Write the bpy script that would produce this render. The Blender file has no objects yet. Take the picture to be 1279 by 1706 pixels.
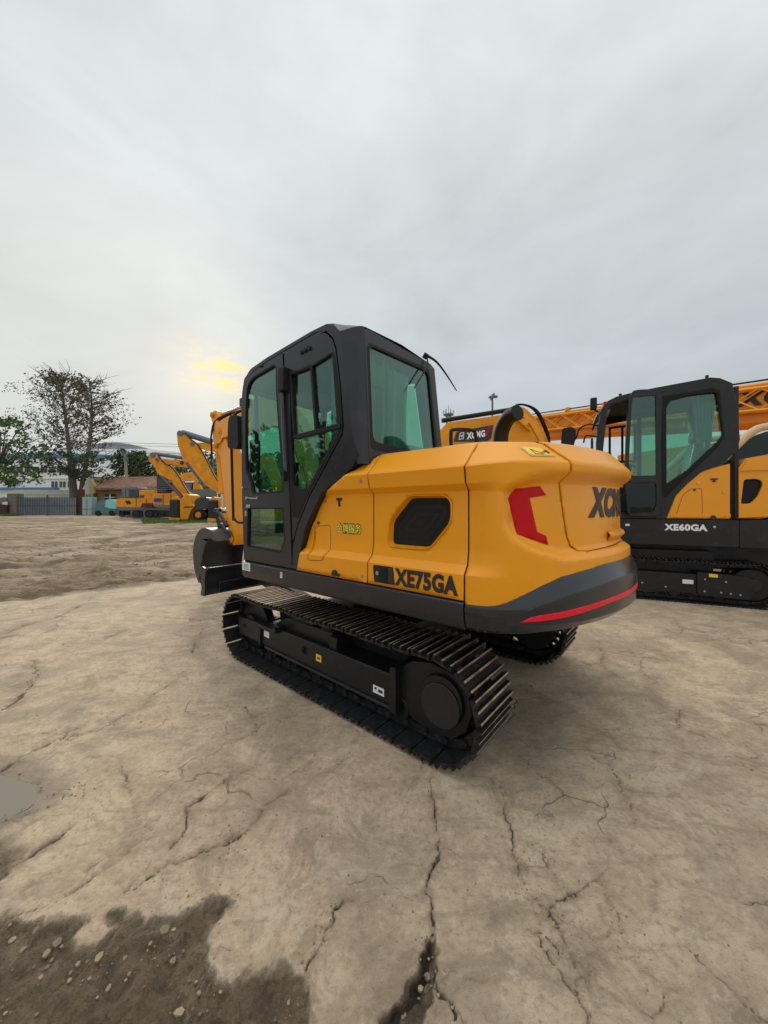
import bpy, bmesh, math, random
import numpy as np
from mathutils import Vector, Matrix, noise as mnoise
from mathutils.geometry import tessellate_polygon
random.seed(7)
R = math.radians
SC = bpy.context.scene
COL = SC.collection

# ------------------------------------------------------------------ camera, world, sun, exposure
FPX, U0, V0, CH = 597.0, 639.5, 846.0, 1.5
cam = bpy.data.cameras.new('camera')
camo = bpy.data.objects.new('camera', cam)
COL.objects.link(camo)
camo.location = (0, 0, CH)
camo.rotation_euler = (R(90), 0, 0)
cam.sensor_fit = 'VERTICAL'
cam.sensor_height = 36
cam.lens = 36 * FPX / 1706
cam.shift_y = -7.0 / 1706
cam.clip_start = 0.05
cam.clip_end = 3000
SC.camera = camo
SC.view_settings.view_transform = 'Standard'
SC.view_settings.look = 'None'
SC.view_settings.exposure = 0.2
SC.view_settings.gamma = 1.0

SUN_AZ, SUN_EL = -26.0, 24.0      # azimuth from +Y, negative = to the left
world = bpy.data.worlds.new('World')
SC.world = world
world.use_nodes = True
nt = world.node_tree
nt.nodes.clear()
def wn(t, **k):
    n = nt.nodes.new(t)
    for a, b in k.items():
        setattr(n, a, b)
    return n
def wl(a, b): nt.links.new(a, b)
out = wn('ShaderNodeOutputWorld')
bg = wn('ShaderNodeBackground')
bg.inputs[1].default_value = 1.0
sky = wn('ShaderNodeTexSky', sky_type='NISHITA', sun_disc=False, sun_elevation=R(SUN_EL), sun_rotation=R(SUN_AZ))
skym = wn('ShaderNodeVectorMath', operation='SCALE'); skym.inputs[3].default_value = 0.07
wl(sky.outputs[0], skym.inputs[0])
tc = wn('ShaderNodeTexCoord')
sep = wn('ShaderNodeSeparateXYZ')
wl(tc.outputs['Generated'], sep.inputs[0])
def wmath(op, a, b=None, c=None):
    n = wn('ShaderNodeMath', operation=op)
    for i, v in enumerate((a, b, c)):
        if v is None: continue
        if isinstance(v, (int, float)): n.inputs[i].default_value = v
        else: wl(v, n.inputs[i])
    return n.outputs[0]
zz = wmath('ADD', wmath('MAXIMUM', sep.outputs[2], 0.0), 0.22)
cx = wmath('DIVIDE', sep.outputs[0], zz)
cy = wmath('DIVIDE', sep.outputs[1], zz)
cmb = wn('ShaderNodeCombineXYZ'); wl(cx, cmb.inputs[0]); wl(cy, cmb.inputs[1])
mp = wn('ShaderNodeMapping'); mp.inputs['Scale'].default_value = (1.7, 1.7, 3.6); mp.inputs['Rotation'].default_value = (0, 0, R(20))
wl(tc.outputs['Generated'], mp.inputs[0])
n1 = wn('ShaderNodeTexNoise'); n1.inputs['Scale'].default_value = 1.5; n1.inputs['Detail'].default_value = 8; n1.inputs['Roughness'].default_value = 0.56
n1.inputs['Distortion'].default_value = 0.3
wl(mp.outputs[0], n1.inputs[0])
# overcast base by height
rmp = wn('ShaderNodeValToRGB')
cr = rmp.color_ramp
cr.elements[0].position = 0.0; cr.elements[0].color = (0.53, 0.585, 0.605, 1)
cr.elements[1].position = 1.0; cr.elements[1].color = (2.6, 2.65, 2.6, 1)
e = cr.elements.new(0.18); e.color = (0.49, 0.54, 0.56, 1)
e = cr.elements.new(0.45); e.color = (0.53, 0.58, 0.59, 1)
e = cr.elements.new(0.84); e.color = (0.70, 0.745, 0.745, 1)
wl(sep.outputs[2], rmp.inputs[0])
cl = wn('ShaderNodeMapRange'); cl.inputs[1].default_value = 0.32; cl.inputs[2].default_value = 0.68; cl.inputs[3].default_value = 0.89; cl.inputs[4].default_value = 1.10
wl(n1.outputs[0], cl.inputs[0])
basec = wn('ShaderNodeVectorMath', operation='SCALE'); wl(rmp.outputs[0], basec.inputs[0]); wl(cl.outputs[0], basec.inputs[3])
# a brighter veil to the upper left
def glow(az, el, p, colr, src):
    d = Vector((math.sin(R(az)) * math.cos(R(el)), math.cos(R(az)) * math.cos(R(el)), math.sin(R(el))))
    dt = wn('ShaderNodeVectorMath', operation='DOT_PRODUCT'); wl(tc.outputs['Generated'], dt.inputs[0]); dt.inputs[1].default_value = d
    pw = wmath('POWER', wmath('MAXIMUM', dt.outputs['Value'], 0.0), p)
    return pw
def addc(base, fac, colr):
    s = wn('ShaderNodeVectorMath', operation='SCALE'); s.inputs[0].default_value = colr; wl(fac, s.inputs[3])
    a = wn('ShaderNodeVectorMath', operation='ADD'); wl(base, a.inputs[0]); wl(s.outputs[0], a.inputs[1])
    return a.outputs[0]
c0 = addc(basec.outputs[0], glow(-46, 34, 9, None, None), (0.09, 0.085, 0.07))
c0 = addc(c0, glow(-42, 14, 26, None, None), (0.07, 0.04, 0.005))
# the sunset break in the cloud, broken up by noise stretched along the horizon
mp2 = wn('ShaderNodeMapping'); mp2.inputs['Scale'].default_value = (14, 14, 46)
wl(tc.outputs['Generated'], mp2.inputs[0])
n2 = wn('ShaderNodeTexNoise'); n2.inputs['Scale'].default_value = 1.0; n2.inputs['Detail'].default_value = 6; n2.inputs['Roughness'].default_value = 0.62
wl(mp2.outputs[0], n2.inputs[0])
nm = wn('ShaderNodeMapRange'); nm.inputs[1].default_value = 0.44; nm.inputs[2].default_value = 0.60; wl(n2.outputs[0], nm.inputs[0])
g1 = wmath('MAXIMUM', glow(-23.4, 18.9, 1500, None, None), wmath('MULTIPLY', glow(-27.8, 19.6, 1200, None, None), 0.85))
gmx = wn('ShaderNodeMix', data_type='RGBA'); wl(wmath('MULTIPLY', wmath('MINIMUM', wmath('MULTIPLY', g1, 1.6), 1.0), nm.outputs[0]), gmx.inputs[0]); wl(c0, gmx.inputs[6]); gmx.inputs[7].default_value = (0.93, 0.69, 0.27, 1); c0 = gmx.outputs[2]
c0 = addc(c0, glow(-26, 17.5, 240, None, None), (0.10, 0.06, 0.0))
# unseen sky behind the camera brightened to fill the ground and machine
dk = wn('ShaderNodeMapRange'); dk.inputs[1].default_value = -0.8; dk.inputs[2].default_value = 0.3; dk.inputs[3].default_value = 1.4; dk.inputs[4].default_value = 1.0
dotd = wn('ShaderNodeVectorMath', operation='DOT_PRODUCT'); wl(tc.outputs['Generated'], dotd.inputs[0]); dotd.inputs[1].default_value = (math.sin(R(SUN_AZ)), math.cos(R(SUN_AZ)), 0)
wl(dotd.outputs['Value'], dk.inputs[0])
c0s = wn('ShaderNodeVectorMath', operation='SCALE'); wl(c0, c0s.inputs[0]); wl(dk.outputs[0], c0s.inputs[3]); c0 = c0s.outputs[0]
mixs = wn('ShaderNodeMix', data_type='RGBA'); mixs.inputs[0].default_value = 0.9
wl(skym.outputs[0], mixs.inputs[6]); wl(c0, mixs.inputs[7])
wl(mixs.outputs[2], bg.inputs[0])
wl(bg.outputs[0], out.inputs[0])

sun = bpy.data.lights.new('sun', 'SUN')
sun.energy = 1.3; sun.angle = R(18); sun.color = (1.0, 0.88, 0.72)
suno = bpy.data.objects.new('sun', sun); COL.objects.link(suno)
sd = Vector((math.sin(R(SUN_AZ)) * math.cos(R(SUN_EL)), math.cos(R(SUN_AZ)) * math.cos(R(SUN_EL)), math.sin(R(SUN_EL))))
suno.rotation_euler = sd.to_track_quat('Z', 'Y').to_euler()
suno.location = sd * 50

# ------------------------------------------------------------------ materials
MATS = {}
def newmat(name):
    m = bpy.data.materials.new(name); m.use_nodes = True
    MATS[name] = m
    return m, m.node_tree, m.node_tree.nodes['Principled BSDF']
def pmat(name, col, rough=0.5, metal=0.0, coat=0.0, bump=0.0, bscale=60.0, var=0.0, vscale=4.0, dust=0.0, spec=0.5):
    """painted / metal surface with gentle procedural variation, grime and micro bump"""
    m, t, b = newmat(name)
    b.inputs['Roughness'].default_value = rough
    b.inputs['Metallic'].default_value = metal
    b.inputs['Coat Weight'].default_value = coat
    b.inputs['Coat Roughness'].default_value = 0.16
    b.inputs['Specular IOR Level'].default_value = spec
    tcn = t.nodes.new('ShaderNodeTexCoord')
    nn = t.nodes.new('ShaderNodeTexNoise'); nn.inputs['Scale'].default_value = vscale; nn.inputs['Detail'].default_value = 6; nn.inputs['Roughness'].default_value = 0.65
    t.links.new(tcn.outputs['Object'], nn.inputs[0])
    mr = t.nodes.new('ShaderNodeMapRange'); mr.inputs[1].default_value = 0.3; mr.inputs[2].default_value = 0.7
    mr.inputs[3].default_value = 1 - var; mr.inputs[4].default_value = 1 + var
    t.links.new(nn.outputs[0], mr.inputs[0])
    sc_ = t.nodes.new('ShaderNodeVectorMath'); sc_.operation = 'SCALE'; sc_.inputs[0].default_value = col[:3]
    t.links.new(mr.outputs[0], sc_.inputs[3])
    last = sc_.outputs[0]
    if dust:
        n3 = t.nodes.new('ShaderNodeTexNoise'); n3.inputs['Scale'].default_value = vscale * 2.3; n3.inputs['Detail'].default_value = 8; n3.inputs['Roughness'].default_value = 0.7
        t.links.new(tcn.outputs['Object'], n3.inputs[0])
        m3 = t.nodes.new('ShaderNodeMapRange'); m3.inputs[1].default_value = 0.52; m3.inputs[2].default_value = 0.75; m3.inputs[4].default_value = dust
        t.links.new(n3.outputs[0], m3.inputs[0])
        mx = t.nodes.new('ShaderNodeMix'); mx.data_type = 'RGBA'; mx.inputs[7].default_value = (0.27, 0.22, 0.165, 1)
        t.links.new(m3.outputs[0], mx.inputs[0]); t.links.new(last, mx.inputs[6])
        last = mx.outputs[2]
    t.links.new(last, b.inputs['Base Color'])
    r2 = t.nodes.new('ShaderNodeMapRange'); r2.inputs[1].default_value = 0.3; r2.inputs[2].default_value = 0.7
    r2.inputs[3].default_value = max(0.02, rough - 0.07); r2.inputs[4].default_value = min(1, rough + 0.1)
    t.links.new(nn.outputs[0], r2.inputs[0]); t.links.new(r2.outputs[0], b.inputs['Roughness'])
    if bump:
        n2_ = t.nodes.new('ShaderNodeTexNoise'); n2_.inputs['Scale'].default_value = bscale; n2_.inputs['Detail'].default_value = 3
        t.links.new(tcn.outputs['Object'], n2_.inputs[0])
        bp = t.nodes.new('ShaderNodeBump'); bp.inputs['Strength'].default_value = bump; bp.inputs['Distance'].default_value = 0.01
        t.links.new(n2_.outputs[0], bp.inputs['Height']); t.links.new(bp.outputs[0], b.inputs['Normal'])
    return m
YEL = pmat('yellow_paint', (0.80, 0.305, 0.001), 0.34, coat=0.15, spec=0.36, bump=0.02, bscale=5, var=0.05, vscale=1.5, dust=0.05)
YEL2 = pmat('yellow_paint_used', (0.70, 0.27, 0.006), 0.5, spec=0.28, var=0.22, vscale=2, dust=0.22)
DGR = pmat('dark_grey_paint', (0.022, 0.0205, 0.0245), 0.30, coat=0.05, spec=0.35, bump=0.02, bscale=5, var=0.1, vscale=2, dust=0.05)
DGR2 = pmat('grey_cast_paint', (0.016, 0.0175, 0.022), 0.20, coat=0.12, bump=0.03, bscale=4, var=0.1, vscale=2, dust=0.05)
BLK = pmat('black_paint', (0.010, 0.010, 0.0115), 0.4, coat=0.05, spec=0.35, bump=0.05, bscale=30, var=0.2, vscale=4, dust=0.06)
TRK = pmat('track_steel', (0.010, 0.010, 0.0115), 0.45, spec=0.35, bump=0.25, bscale=40, var=0.3, vscale=9, dust=0.28)
EDGE = pmat('worn_grouser_edge', (0.40, 0.29, 0.17), 0.42, metal=0.35, bump=0.1, var=0.75, vscale=7)
RUB = pmat('rubber', (0.009, 0.009, 0.009), 0.6, spec=0.3, bump=0.1, var=0.2)
VOID = pmat('dark_liner', (0.006, 0.006, 0.006), 0.9)
RED = pmat('red_decal', (0.50, 0.001, 0.004), 0.4, coat=0.0, var=0.03, spec=.2)
REDR = pmat('red_reflector', (0.80, 0.004, 0.02), 0.3, coat=0.1, spec=.3, var=0.05, bump=0.2, bscale=220)
LET = pmat('black_lettering', (0.016, 0.013, 0.018), 0.45)
WHT = pmat('white_lettering', (0.78, 0.78, 0.78), 0.4)
STK = pmat('white_sticker', (0.72, 0.73, 0.74), 0.35)
YST = pmat('yellow_sticker', (0.85, 0.55, 0.03), 0.35)
YLT = pmat('pale_yellow_lettering', (0.85, 0.78, 0.08), 0.4)
STL = pmat('bare_steel', (0.45, 0.45, 0.46), 0.3, metal=0.9, bump=0.05, var=0.15)
CHR = pmat('chrome_rod', (0.55, 0.50, 0.45), 0.2, metal=0.9, var=0.1)
BKT = pmat('bucket_steel', (0.04, 0.036, 0.037), 0.42, bump=0.1, bscale=20, var=0.25, vscale=6, dust=0.15)
SEATM = pmat('seat_vinyl', (0.018, 0.018, 0.02), 0.6, bump=0.1)
BEIGE = pmat('interior_beige', (0.36, 0.37, 0.28), 0.6)
HEADL = pmat('headliner_grey', (0.16, 0.16, 0.14), 0.8)
PLAS = pmat('clear_plastic_wrap', (0.17, 0.215, 0.20), 0.3, coat=0.5)
def curtain_mat():
    m = pmat('grey_curtain', (0.30, 0.37, 0.39), 0.8, var=0.1, vscale=6)
    return m
CUR = curtain_mat()
GRNB = pmat('green_bag', (0.01, 0.22, 0.08), 0.5)
def glass(name, tint, refl=1.0, trans=1.0):
    m, t, b = newmat(name)
    t.nodes.remove(b)
    o = t.nodes['Material Output']
    tr = t.nodes.new('ShaderNodeBsdfTransparent'); tr.inputs[0].default_value = tuple(c * trans for c in tint) + (1,)
    gl = t.nodes.new('ShaderNodeBsdfGlossy'); gl.inputs['Roughness'].default_value = 0.015; gl.inputs[0].default_value = (0.80, 0.92, 0.88, 1)
    # Schlick reflectance that is the same for both faces of the pane
    ge = t.nodes.new('ShaderNodeNewGeometry'); dp = t.nodes.new('ShaderNodeVectorMath'); dp.operation = 'DOT_PRODUCT'
    t.links.new(ge.outputs['Normal'], dp.inputs[0]); t.links.new(ge.outputs['Incoming'], dp.inputs[1])
    def mm(op, a, c=None):
        n = t.nodes.new('ShaderNodeMath'); n.operation = op
        for i, v in enumerate((a, c)):
            if v is None: continue
            if isinstance(v, (int, float)): n.inputs[i].default_value = v
            else: t.links.new(v, n.inputs[i])
        return n.outputs[0]
    fre = mm('ADD', mm('MULTIPLY', mm('POWER', mm('SUBTRACT', 1.0, mm('ABSOLUTE', dp.outputs['Value'])), 4.0), 0.9), 0.045)
    tcn = t.nodes.new('ShaderNodeTexCoord')
    nn = t.nodes.new('ShaderNodeTexNoise'); nn.inputs['Scale'].default_value = 2.2; nn.inputs['Detail'].default_value = 1
    t.links.new(tcn.outputs['Object'], nn.inputs[0])
    bp = t.nodes.new('ShaderNodeBump'); bp.inputs['Strength'].default_value = 0.10; bp.inputs['Distance'].default_value = 0.02
    t.links.new(nn.outputs[0], bp.inputs['Height']); t.links.new(bp.outputs[0], gl.inputs['Normal'])
    ml = t.nodes.new('ShaderNodeMath'); ml.operation = 'MULTIPLY_ADD'; ml.inputs[1].default_value = 1.15 * refl; ml.inputs[2].default_value = 0.0
    ml.use_clamp = True
    t.links.new(fre, ml.inputs[0])
    mx = t.nodes.new('ShaderNodeMixShader')
    t.links.new(ml.outputs[0], mx.inputs[0]); t.links.new(tr.outputs[0], mx.inputs[1]); t.links.new(gl.outputs[0], mx.inputs[2])
    t.links.new(mx.outputs[0], o.inputs[0])
    return m
GLS = glass('green_tinted_glass', (0.55, 0.81, 0.71), 1.35)
GLSD = glass('dark_tinted_glass', (0.12, 0.17, 0.15), 0.6)

# ------------------------------------------------------------------ mesh helpers
class MB:
    def __init__(s): s.v = []; s.f = []; s.m = []
    def add(s, vs, fs, mi=0):
        o = len(s.v); s.v += [tuple(p) for p in vs]
        s.f += [tuple(i + o for i in q) for q in fs]; s.m += [mi] * len(fs)
        return s
    def box(s, x0, x1, y0, y1, z0, z1, mi=0):
        vs = [(x, y, z) for x in (x0, x1) for y in (y0, y1) for z in (z0, z1)]
        return s.add(vs, [(0, 1, 3, 2), (4, 6, 7, 5), (0, 4, 5, 1), (2, 3, 7, 6), (0, 2, 6, 4), (1, 5, 7, 3)], mi)
    def bar(s, p, q, w, h, up=(0, 0, 1), mi=0, w2=None, h2=None):
        p, q, up = Vector(p), Vector(q), Vector(up)
        d = (q - p).normalized(); r = d.cross(up)
        if r.length < 1e-4: r = d.cross(Vector((1, 0, 0)))
        r.normalize(); u = r.cross(d)
        w2 = w if w2 is None else w2; h2 = h if h2 is None else h2
        vs = []
        for c, a, b in ((p, w, h), (q, w2, h2)):
            vs += [c + r * (sx * a / 2) + u * (sy * b / 2) for sx, sy in ((-1, -1), (1, -1), (1, 1), (-1, 1))]
        return s.add(vs, [(3, 2, 1, 0), (4, 5, 6, 7), (0, 1, 5, 4), (1, 2, 6, 5), (2, 3, 7, 6), (3, 0, 4, 7)], mi)
    def cyl(s, p, q, r0, r1=None, n=16, mi=0, caps=True):
        p, q = Vector(p), Vector(q); r1 = r0 if r1 is None else r1
        d = (q - p).normalized(); a = d.orthogonal().normalized(); b = d.cross(a)
        vs = []
        for c, r in ((p, r0), (q, r1)):
            vs += [c + a * (r * math.cos(2 * math.pi * k / n)) + b * (r * math.sin(2 * math.pi * k / n)) for k in range(n)]
        fs = [(k, (k + 1) % n, n + (k + 1) % n, n + k) for k in range(n)]
        if caps: fs += [tuple(range(n))[::-1], tuple(range(n, 2 * n))]
        return s.add(vs, fs, mi)
    def tube(s, path, r, n=8, mi=0, smooth=0):
        P = [Vector(p) for p in path]
        if smooth: P = [Vector(p) for p in catmull(P, smooth)]
        rs = r if isinstance(r, (list, tuple)) else [r] * len(P)
        if len(rs) != len(P): rs = [rs[0] + (rs[-1] - rs[0]) * i / (len(P) - 1) for i in range(len(P))]
        vs = []; fs = []; a = None
        for i, c in enumerate(P):
            d = (P[min(i + 1, len(P) - 1)] - P[max(i - 1, 0)]).normalized()
            if a is None: a = d.orthogonal().normalized()
            else: a = (a - d * a.dot(d)).normalized()
            b = d.cross(a)
            vs += [c + a * (rs[i] * math.cos(2 * math.pi * k / n)) + b * (rs[i] * math.sin(2 * math.pi * k / n)) for k in range(n)]
        for i in range(len(P) - 1):
            fs += [(i * n + k, i * n + (k + 1) % n, (i + 1) * n + (k + 1) % n, (i + 1) * n + k) for k in range(n)]
        fs += [tuple(range(n))[::-1], tuple(range((len(P) - 1) * n, len(P) * n))]
        return s.add(vs, fs, mi)
    def plate(s, poly, ax, a, b, holes=(), mi=0):
        """polygon in the plane across axis ax ('y': (x,z) / 'x': (y,z) / 'z': (x,y)) from a to b, with holes"""
        def P(p, t):
            return {'y': (p[0], t, p[1]), 'x': (t, p[0], p[1]), 'z': (p[0], p[1], t)}[ax]
        rings = [list(poly)] + [list(h) for h in holes]
        if len(rings) == 1 and False: tris = []
        flat = [p for r_ in rings for p in r_]
        tris = tessellate_polygon([[Vector((p[0], p[1], 0)) for p in r_] for r_ in rings])
        n = len(flat)
        vs = [P(p, a) for p in flat] + [P(p, b) for p in flat]
        fs = [tuple(t) for t in tris] + [tuple(i + n for i in t)[::-1] for t in tris]
        o = 0
        for r_ in rings:
            k = len(r_)
            fs += [(o + i, o + (i + 1) % k, n + o + (i + 1) % k, n + o + i) for i in range(k)]
            o += k
        return s.add(vs, fs, mi)
    def xf(s, M):
        s.v = [tuple(M @ Vector(p)) for p in s.v]; return s
    def build(s, name, mats, parent=None, bevel=0, seg=2, angle=32, flat=False, solid=0, label=None, loc=None):
        me = bpy.data.meshes.new(name)
        me.from_pydata(s.v, [], s.f)
        mats = mats if isinstance(mats, (list, tuple)) else [mats]
        for m in mats: me.materials.append(m)
        if len(mats) > 1: me.polygons.foreach_set('material_index', s.m)
        bm = bmesh.new(); bm.from_mesh(me)
        bmesh.ops.recalc_face_normals(bm, faces=bm.faces)
        bm.to_mesh(me); bm.free()
        if not flat:
            me.shade_smooth(); me.set_sharp_from_angle(angle=R(angle))
        o = bpy.data.objects.new(name, me); COL.objects.link(o)
        if parent: o.parent = parent
        if solid:
            md = o.modifiers.new('solid', 'SOLIDIFY'); md.thickness = solid; md.offset = -1
        if bevel:
            md = o.modifiers.new('bevel', 'BEVEL'); md.width = bevel; md.segments = seg; md.limit_method = 'ANGLE'; md.angle_limit = R(40)
            md.harden_normals = False
        if label: o['label'] = label
        if loc: o.location = loc
        return o
def catmull(P, n=8, closed=False):
    P = [Vector(p) for p in P]; Q = [P[0] * 2 - P[1]] + P + [P[-1] * 2 - P[-2]]
    o = []
    for i in range(1, len(Q) - 2):
        a, b, c, d = Q[i - 1:i + 3]
        for k in range(n):
            t = k / n
            o.append(0.5 * ((2 * b) + (c - a) * t + (2 * a - 5 * b + 4 * c - d) * t * t + (-a + 3 * b - 3 * c + d) * t ** 3))
    o.append(P[-1]); return o
def rpoly(pts, r=0.03, n=4):
    """polygon with rounded corners"""
    out = []; N = len(pts)
    for i in range(N):
        p = Vector(pts[i][:2]); a = Vector(pts[i - 1][:2]); b = Vector(pts[(i + 1) % N][:2])
        rr = r[i] if isinstance(r, (list, tuple)) else r
        d1 = (a - p); d2 = (b - p); k = min(rr, d1.length * .48, d2.length * .48)
        if k < 1e-4: out.append(tuple(p)); continue
        s_, e_ = p + d1.normalized() * k, p + d2.normalized() * k
        for j in range(n + 1):
            t = j / n; out.append(tuple(s_ * (1 - t) ** 2 + p * 2 * t * (1 - t) + e_ * t * t))
    return out
def inset(poly, d):
    """offset a polygon inwards by d"""
    N = len(poly); A = sum(poly[i][0] * poly[(i + 1) % N][1] - poly[(i + 1) % N][0] * poly[i][1] for i in range(N))
    sg = 1 if A > 0 else -1; out = []
    for i in range(N):
        p = Vector(poly[i][:2]); a = (p - Vector(poly[i - 1][:2])).normalized(); b = (Vector(poly[(i + 1) % N][:2]) - p).normalized()
        n_ = Vector((-(a + b).y, (a + b).x)) * sg
        if n_.length < 1e-6: n_ = Vector((-a.y, a.x)) * sg
        n_.normalize(); c = max(0.4, abs(n_.dot(Vector((-a.y, a.x)) * sg)))
        out.append(tuple(p + n_ * (d / c)))
    return out
def thing(name, label, cat, loc=(0, 0, 0), rz=0, group=None, scale=1):
    o = bpy.data.objects.new(name, None); COL.objects.link(o)
    o.location = loc; o.rotation_euler = (0, 0, R(rz)); o.scale = (scale,) * 3
    o['label'] = label; o['category'] = cat
    if group: o['group'] = group
    o.empty_display_size = 0.1
    return o
def tag(o, label=None, cat=None, group=None, kind=None):
    if label: o['label'] = label
    if cat: o['category'] = cat
    if group: o['group'] = group
    if kind: o['kind'] = kind
    return o
def copy_tree(o, parent=None):
    c = o.copy(); COL.objects.link(c); c.parent = parent
    for ch in [x for x in bpy.data.objects if x.parent == o]: copy_tree(ch, c)
    return c
def uv(u, v, Y):
    """point seen at pixel (u, v) of the photograph at depth Y"""
    return ((u - U0) / FPX * Y, Y, CH + (V0 - v) / FPX * Y)
def smooth(a, b, x):
    t = min(1, max(0, (x - a) / (b - a))); return t * t * (3 - 2 * t)
def text_mesh(body, height, width=None, bold=0.0, shear=0.0):
    cu = bpy.data.curves.new('t', 'FONT'); cu.body = body; cu.size = 1; cu.offset = bold; cu.shear = shear; cu.resolution_u = 3; cu.space_character = 1.0 + bold * 1.6
    o = bpy.data.objects.new('t', cu); COL.objects.link(o)
    bpy.context.view_layer.update()
    me = bpy.data.meshes.new_from_object(o.evaluated_get(bpy.context.evaluated_depsgraph_get()))
    vs = [v.co.copy() for v in me.vertices]; fs = [tuple(p.vertices) for p in me.polygons]
    bpy.data.objects.remove(o); bpy.data.curves.remove(cu); bpy.data.meshes.remove(me)
    x0 = min(v.x for v in vs); x1 = max(v.x for v in vs); y0 = min(v.y for v in vs); y1 = max(v.y for v in vs)
    ky = height / (y1 - y0); kx = ky if width is None else width / (x1 - x0)
    return [((v.x - x0) * kx, (v.y - y0) * ky) for v in vs], fs

# ------------------------------------------------------------------ ground
def hsh(ix, iy, seed):
    with np.errstate(over='ignore'):
        h = (ix.astype(np.int64) * 374761393 + iy.astype(np.int64) * 668265263 + seed * 1274126177) & 0xffffffff
        h = ((h ^ (h >> 13)) * 1274126177) & 0xffffffff
        h = h ^ (h >> 16)
    return (h & 0xffff) / 65535.0
def vn(x, y, seed=0):
    ix = np.floor(x); iy = np.floor(y); fx = x - ix; fy = y - iy
    fx = fx * fx * (3 - 2 * fx); fy = fy * fy * (3 - 2 * fy)
    ix = ix.astype(np.int64); iy = iy.astype(np.int64)
    a = hsh(ix, iy, seed); b = hsh(ix + 1, iy, seed); c = hsh(ix, iy + 1, seed); d = hsh(ix + 1, iy + 1, seed)
    return (a * (1 - fx) + b * fx) * (1 - fy) + (c * (1 - fx) + d * fx) * fy
def fbm(x, y, oct=4, seed=0, gain=0.5):
    s = 0; a = 1; t = 0
    for i in range(oct):
        s = s + a * vn(x * 2 ** i, y * 2 ** i, seed + i * 17); t += a; a *= gain
    return s / t
def sst(a, b, x):
    t = np.clip((x - a) / (b - a), 0, 1); return t * t * (3 - 2 * t)
def gpt(u, v):
    Y = CH * FPX / (v - V0); return ((u - U0) / FPX * Y, Y)
def rise(x, y):
    return 0.62 * sst(11, 40, y + 0.25 * np.abs(np.minimum(x, 0)) * 0) * sst(6, -6, x * 0 - 7)
def gh(x, y):
    """height of the yard away from the near slab"""
    return float(0.62 * sst(11., 40., np.float64(y)))
angs = list(np.arange(-58, 58.01, 0.26)) + list(np.arange(60, 301, 4.0))
angs = np.radians(np.array(angs)); NA = len(angs)
rs = [0.35]
while rs[-1] < 16: rs.append(rs[-1] * 1.0052)
while rs[-1] < 900: rs.append(rs[-1] * 1.03)
rs = np.array(rs); NR = len(rs)
RR, AA = np.meshgrid(rs, angs, indexing='ij')
GX = (RR * np.sin(AA)).ravel(); GY = (RR * np.cos(AA)).ravel(); GR = RR.ravel()
# domain warp used for every hand-placed outline
wx = GX + (fbm(GX * 6, GY * 6, 4, 3) - .5) * .10 + (fbm(GX * 30, GY * 30, 3, 5) - .5) * .03
wy = GY + (fbm(GX * 6, GY * 6, 4, 11) - .5) * .10 + (fbm(GX * 30, GY * 30, 3, 13) - .5) * .03
def Z(pts, ox, oy, z): return [gpt(ox + a / z, oy + b / z) for a, b in pts]
cr7 = lambda p: Z(p, 640, 1060, 2.0)
cr6 = lambda p: Z(p, 0, 1100, 2.0)
cr5 = lambda p: Z(p, 0, 860, 3.2)
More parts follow.
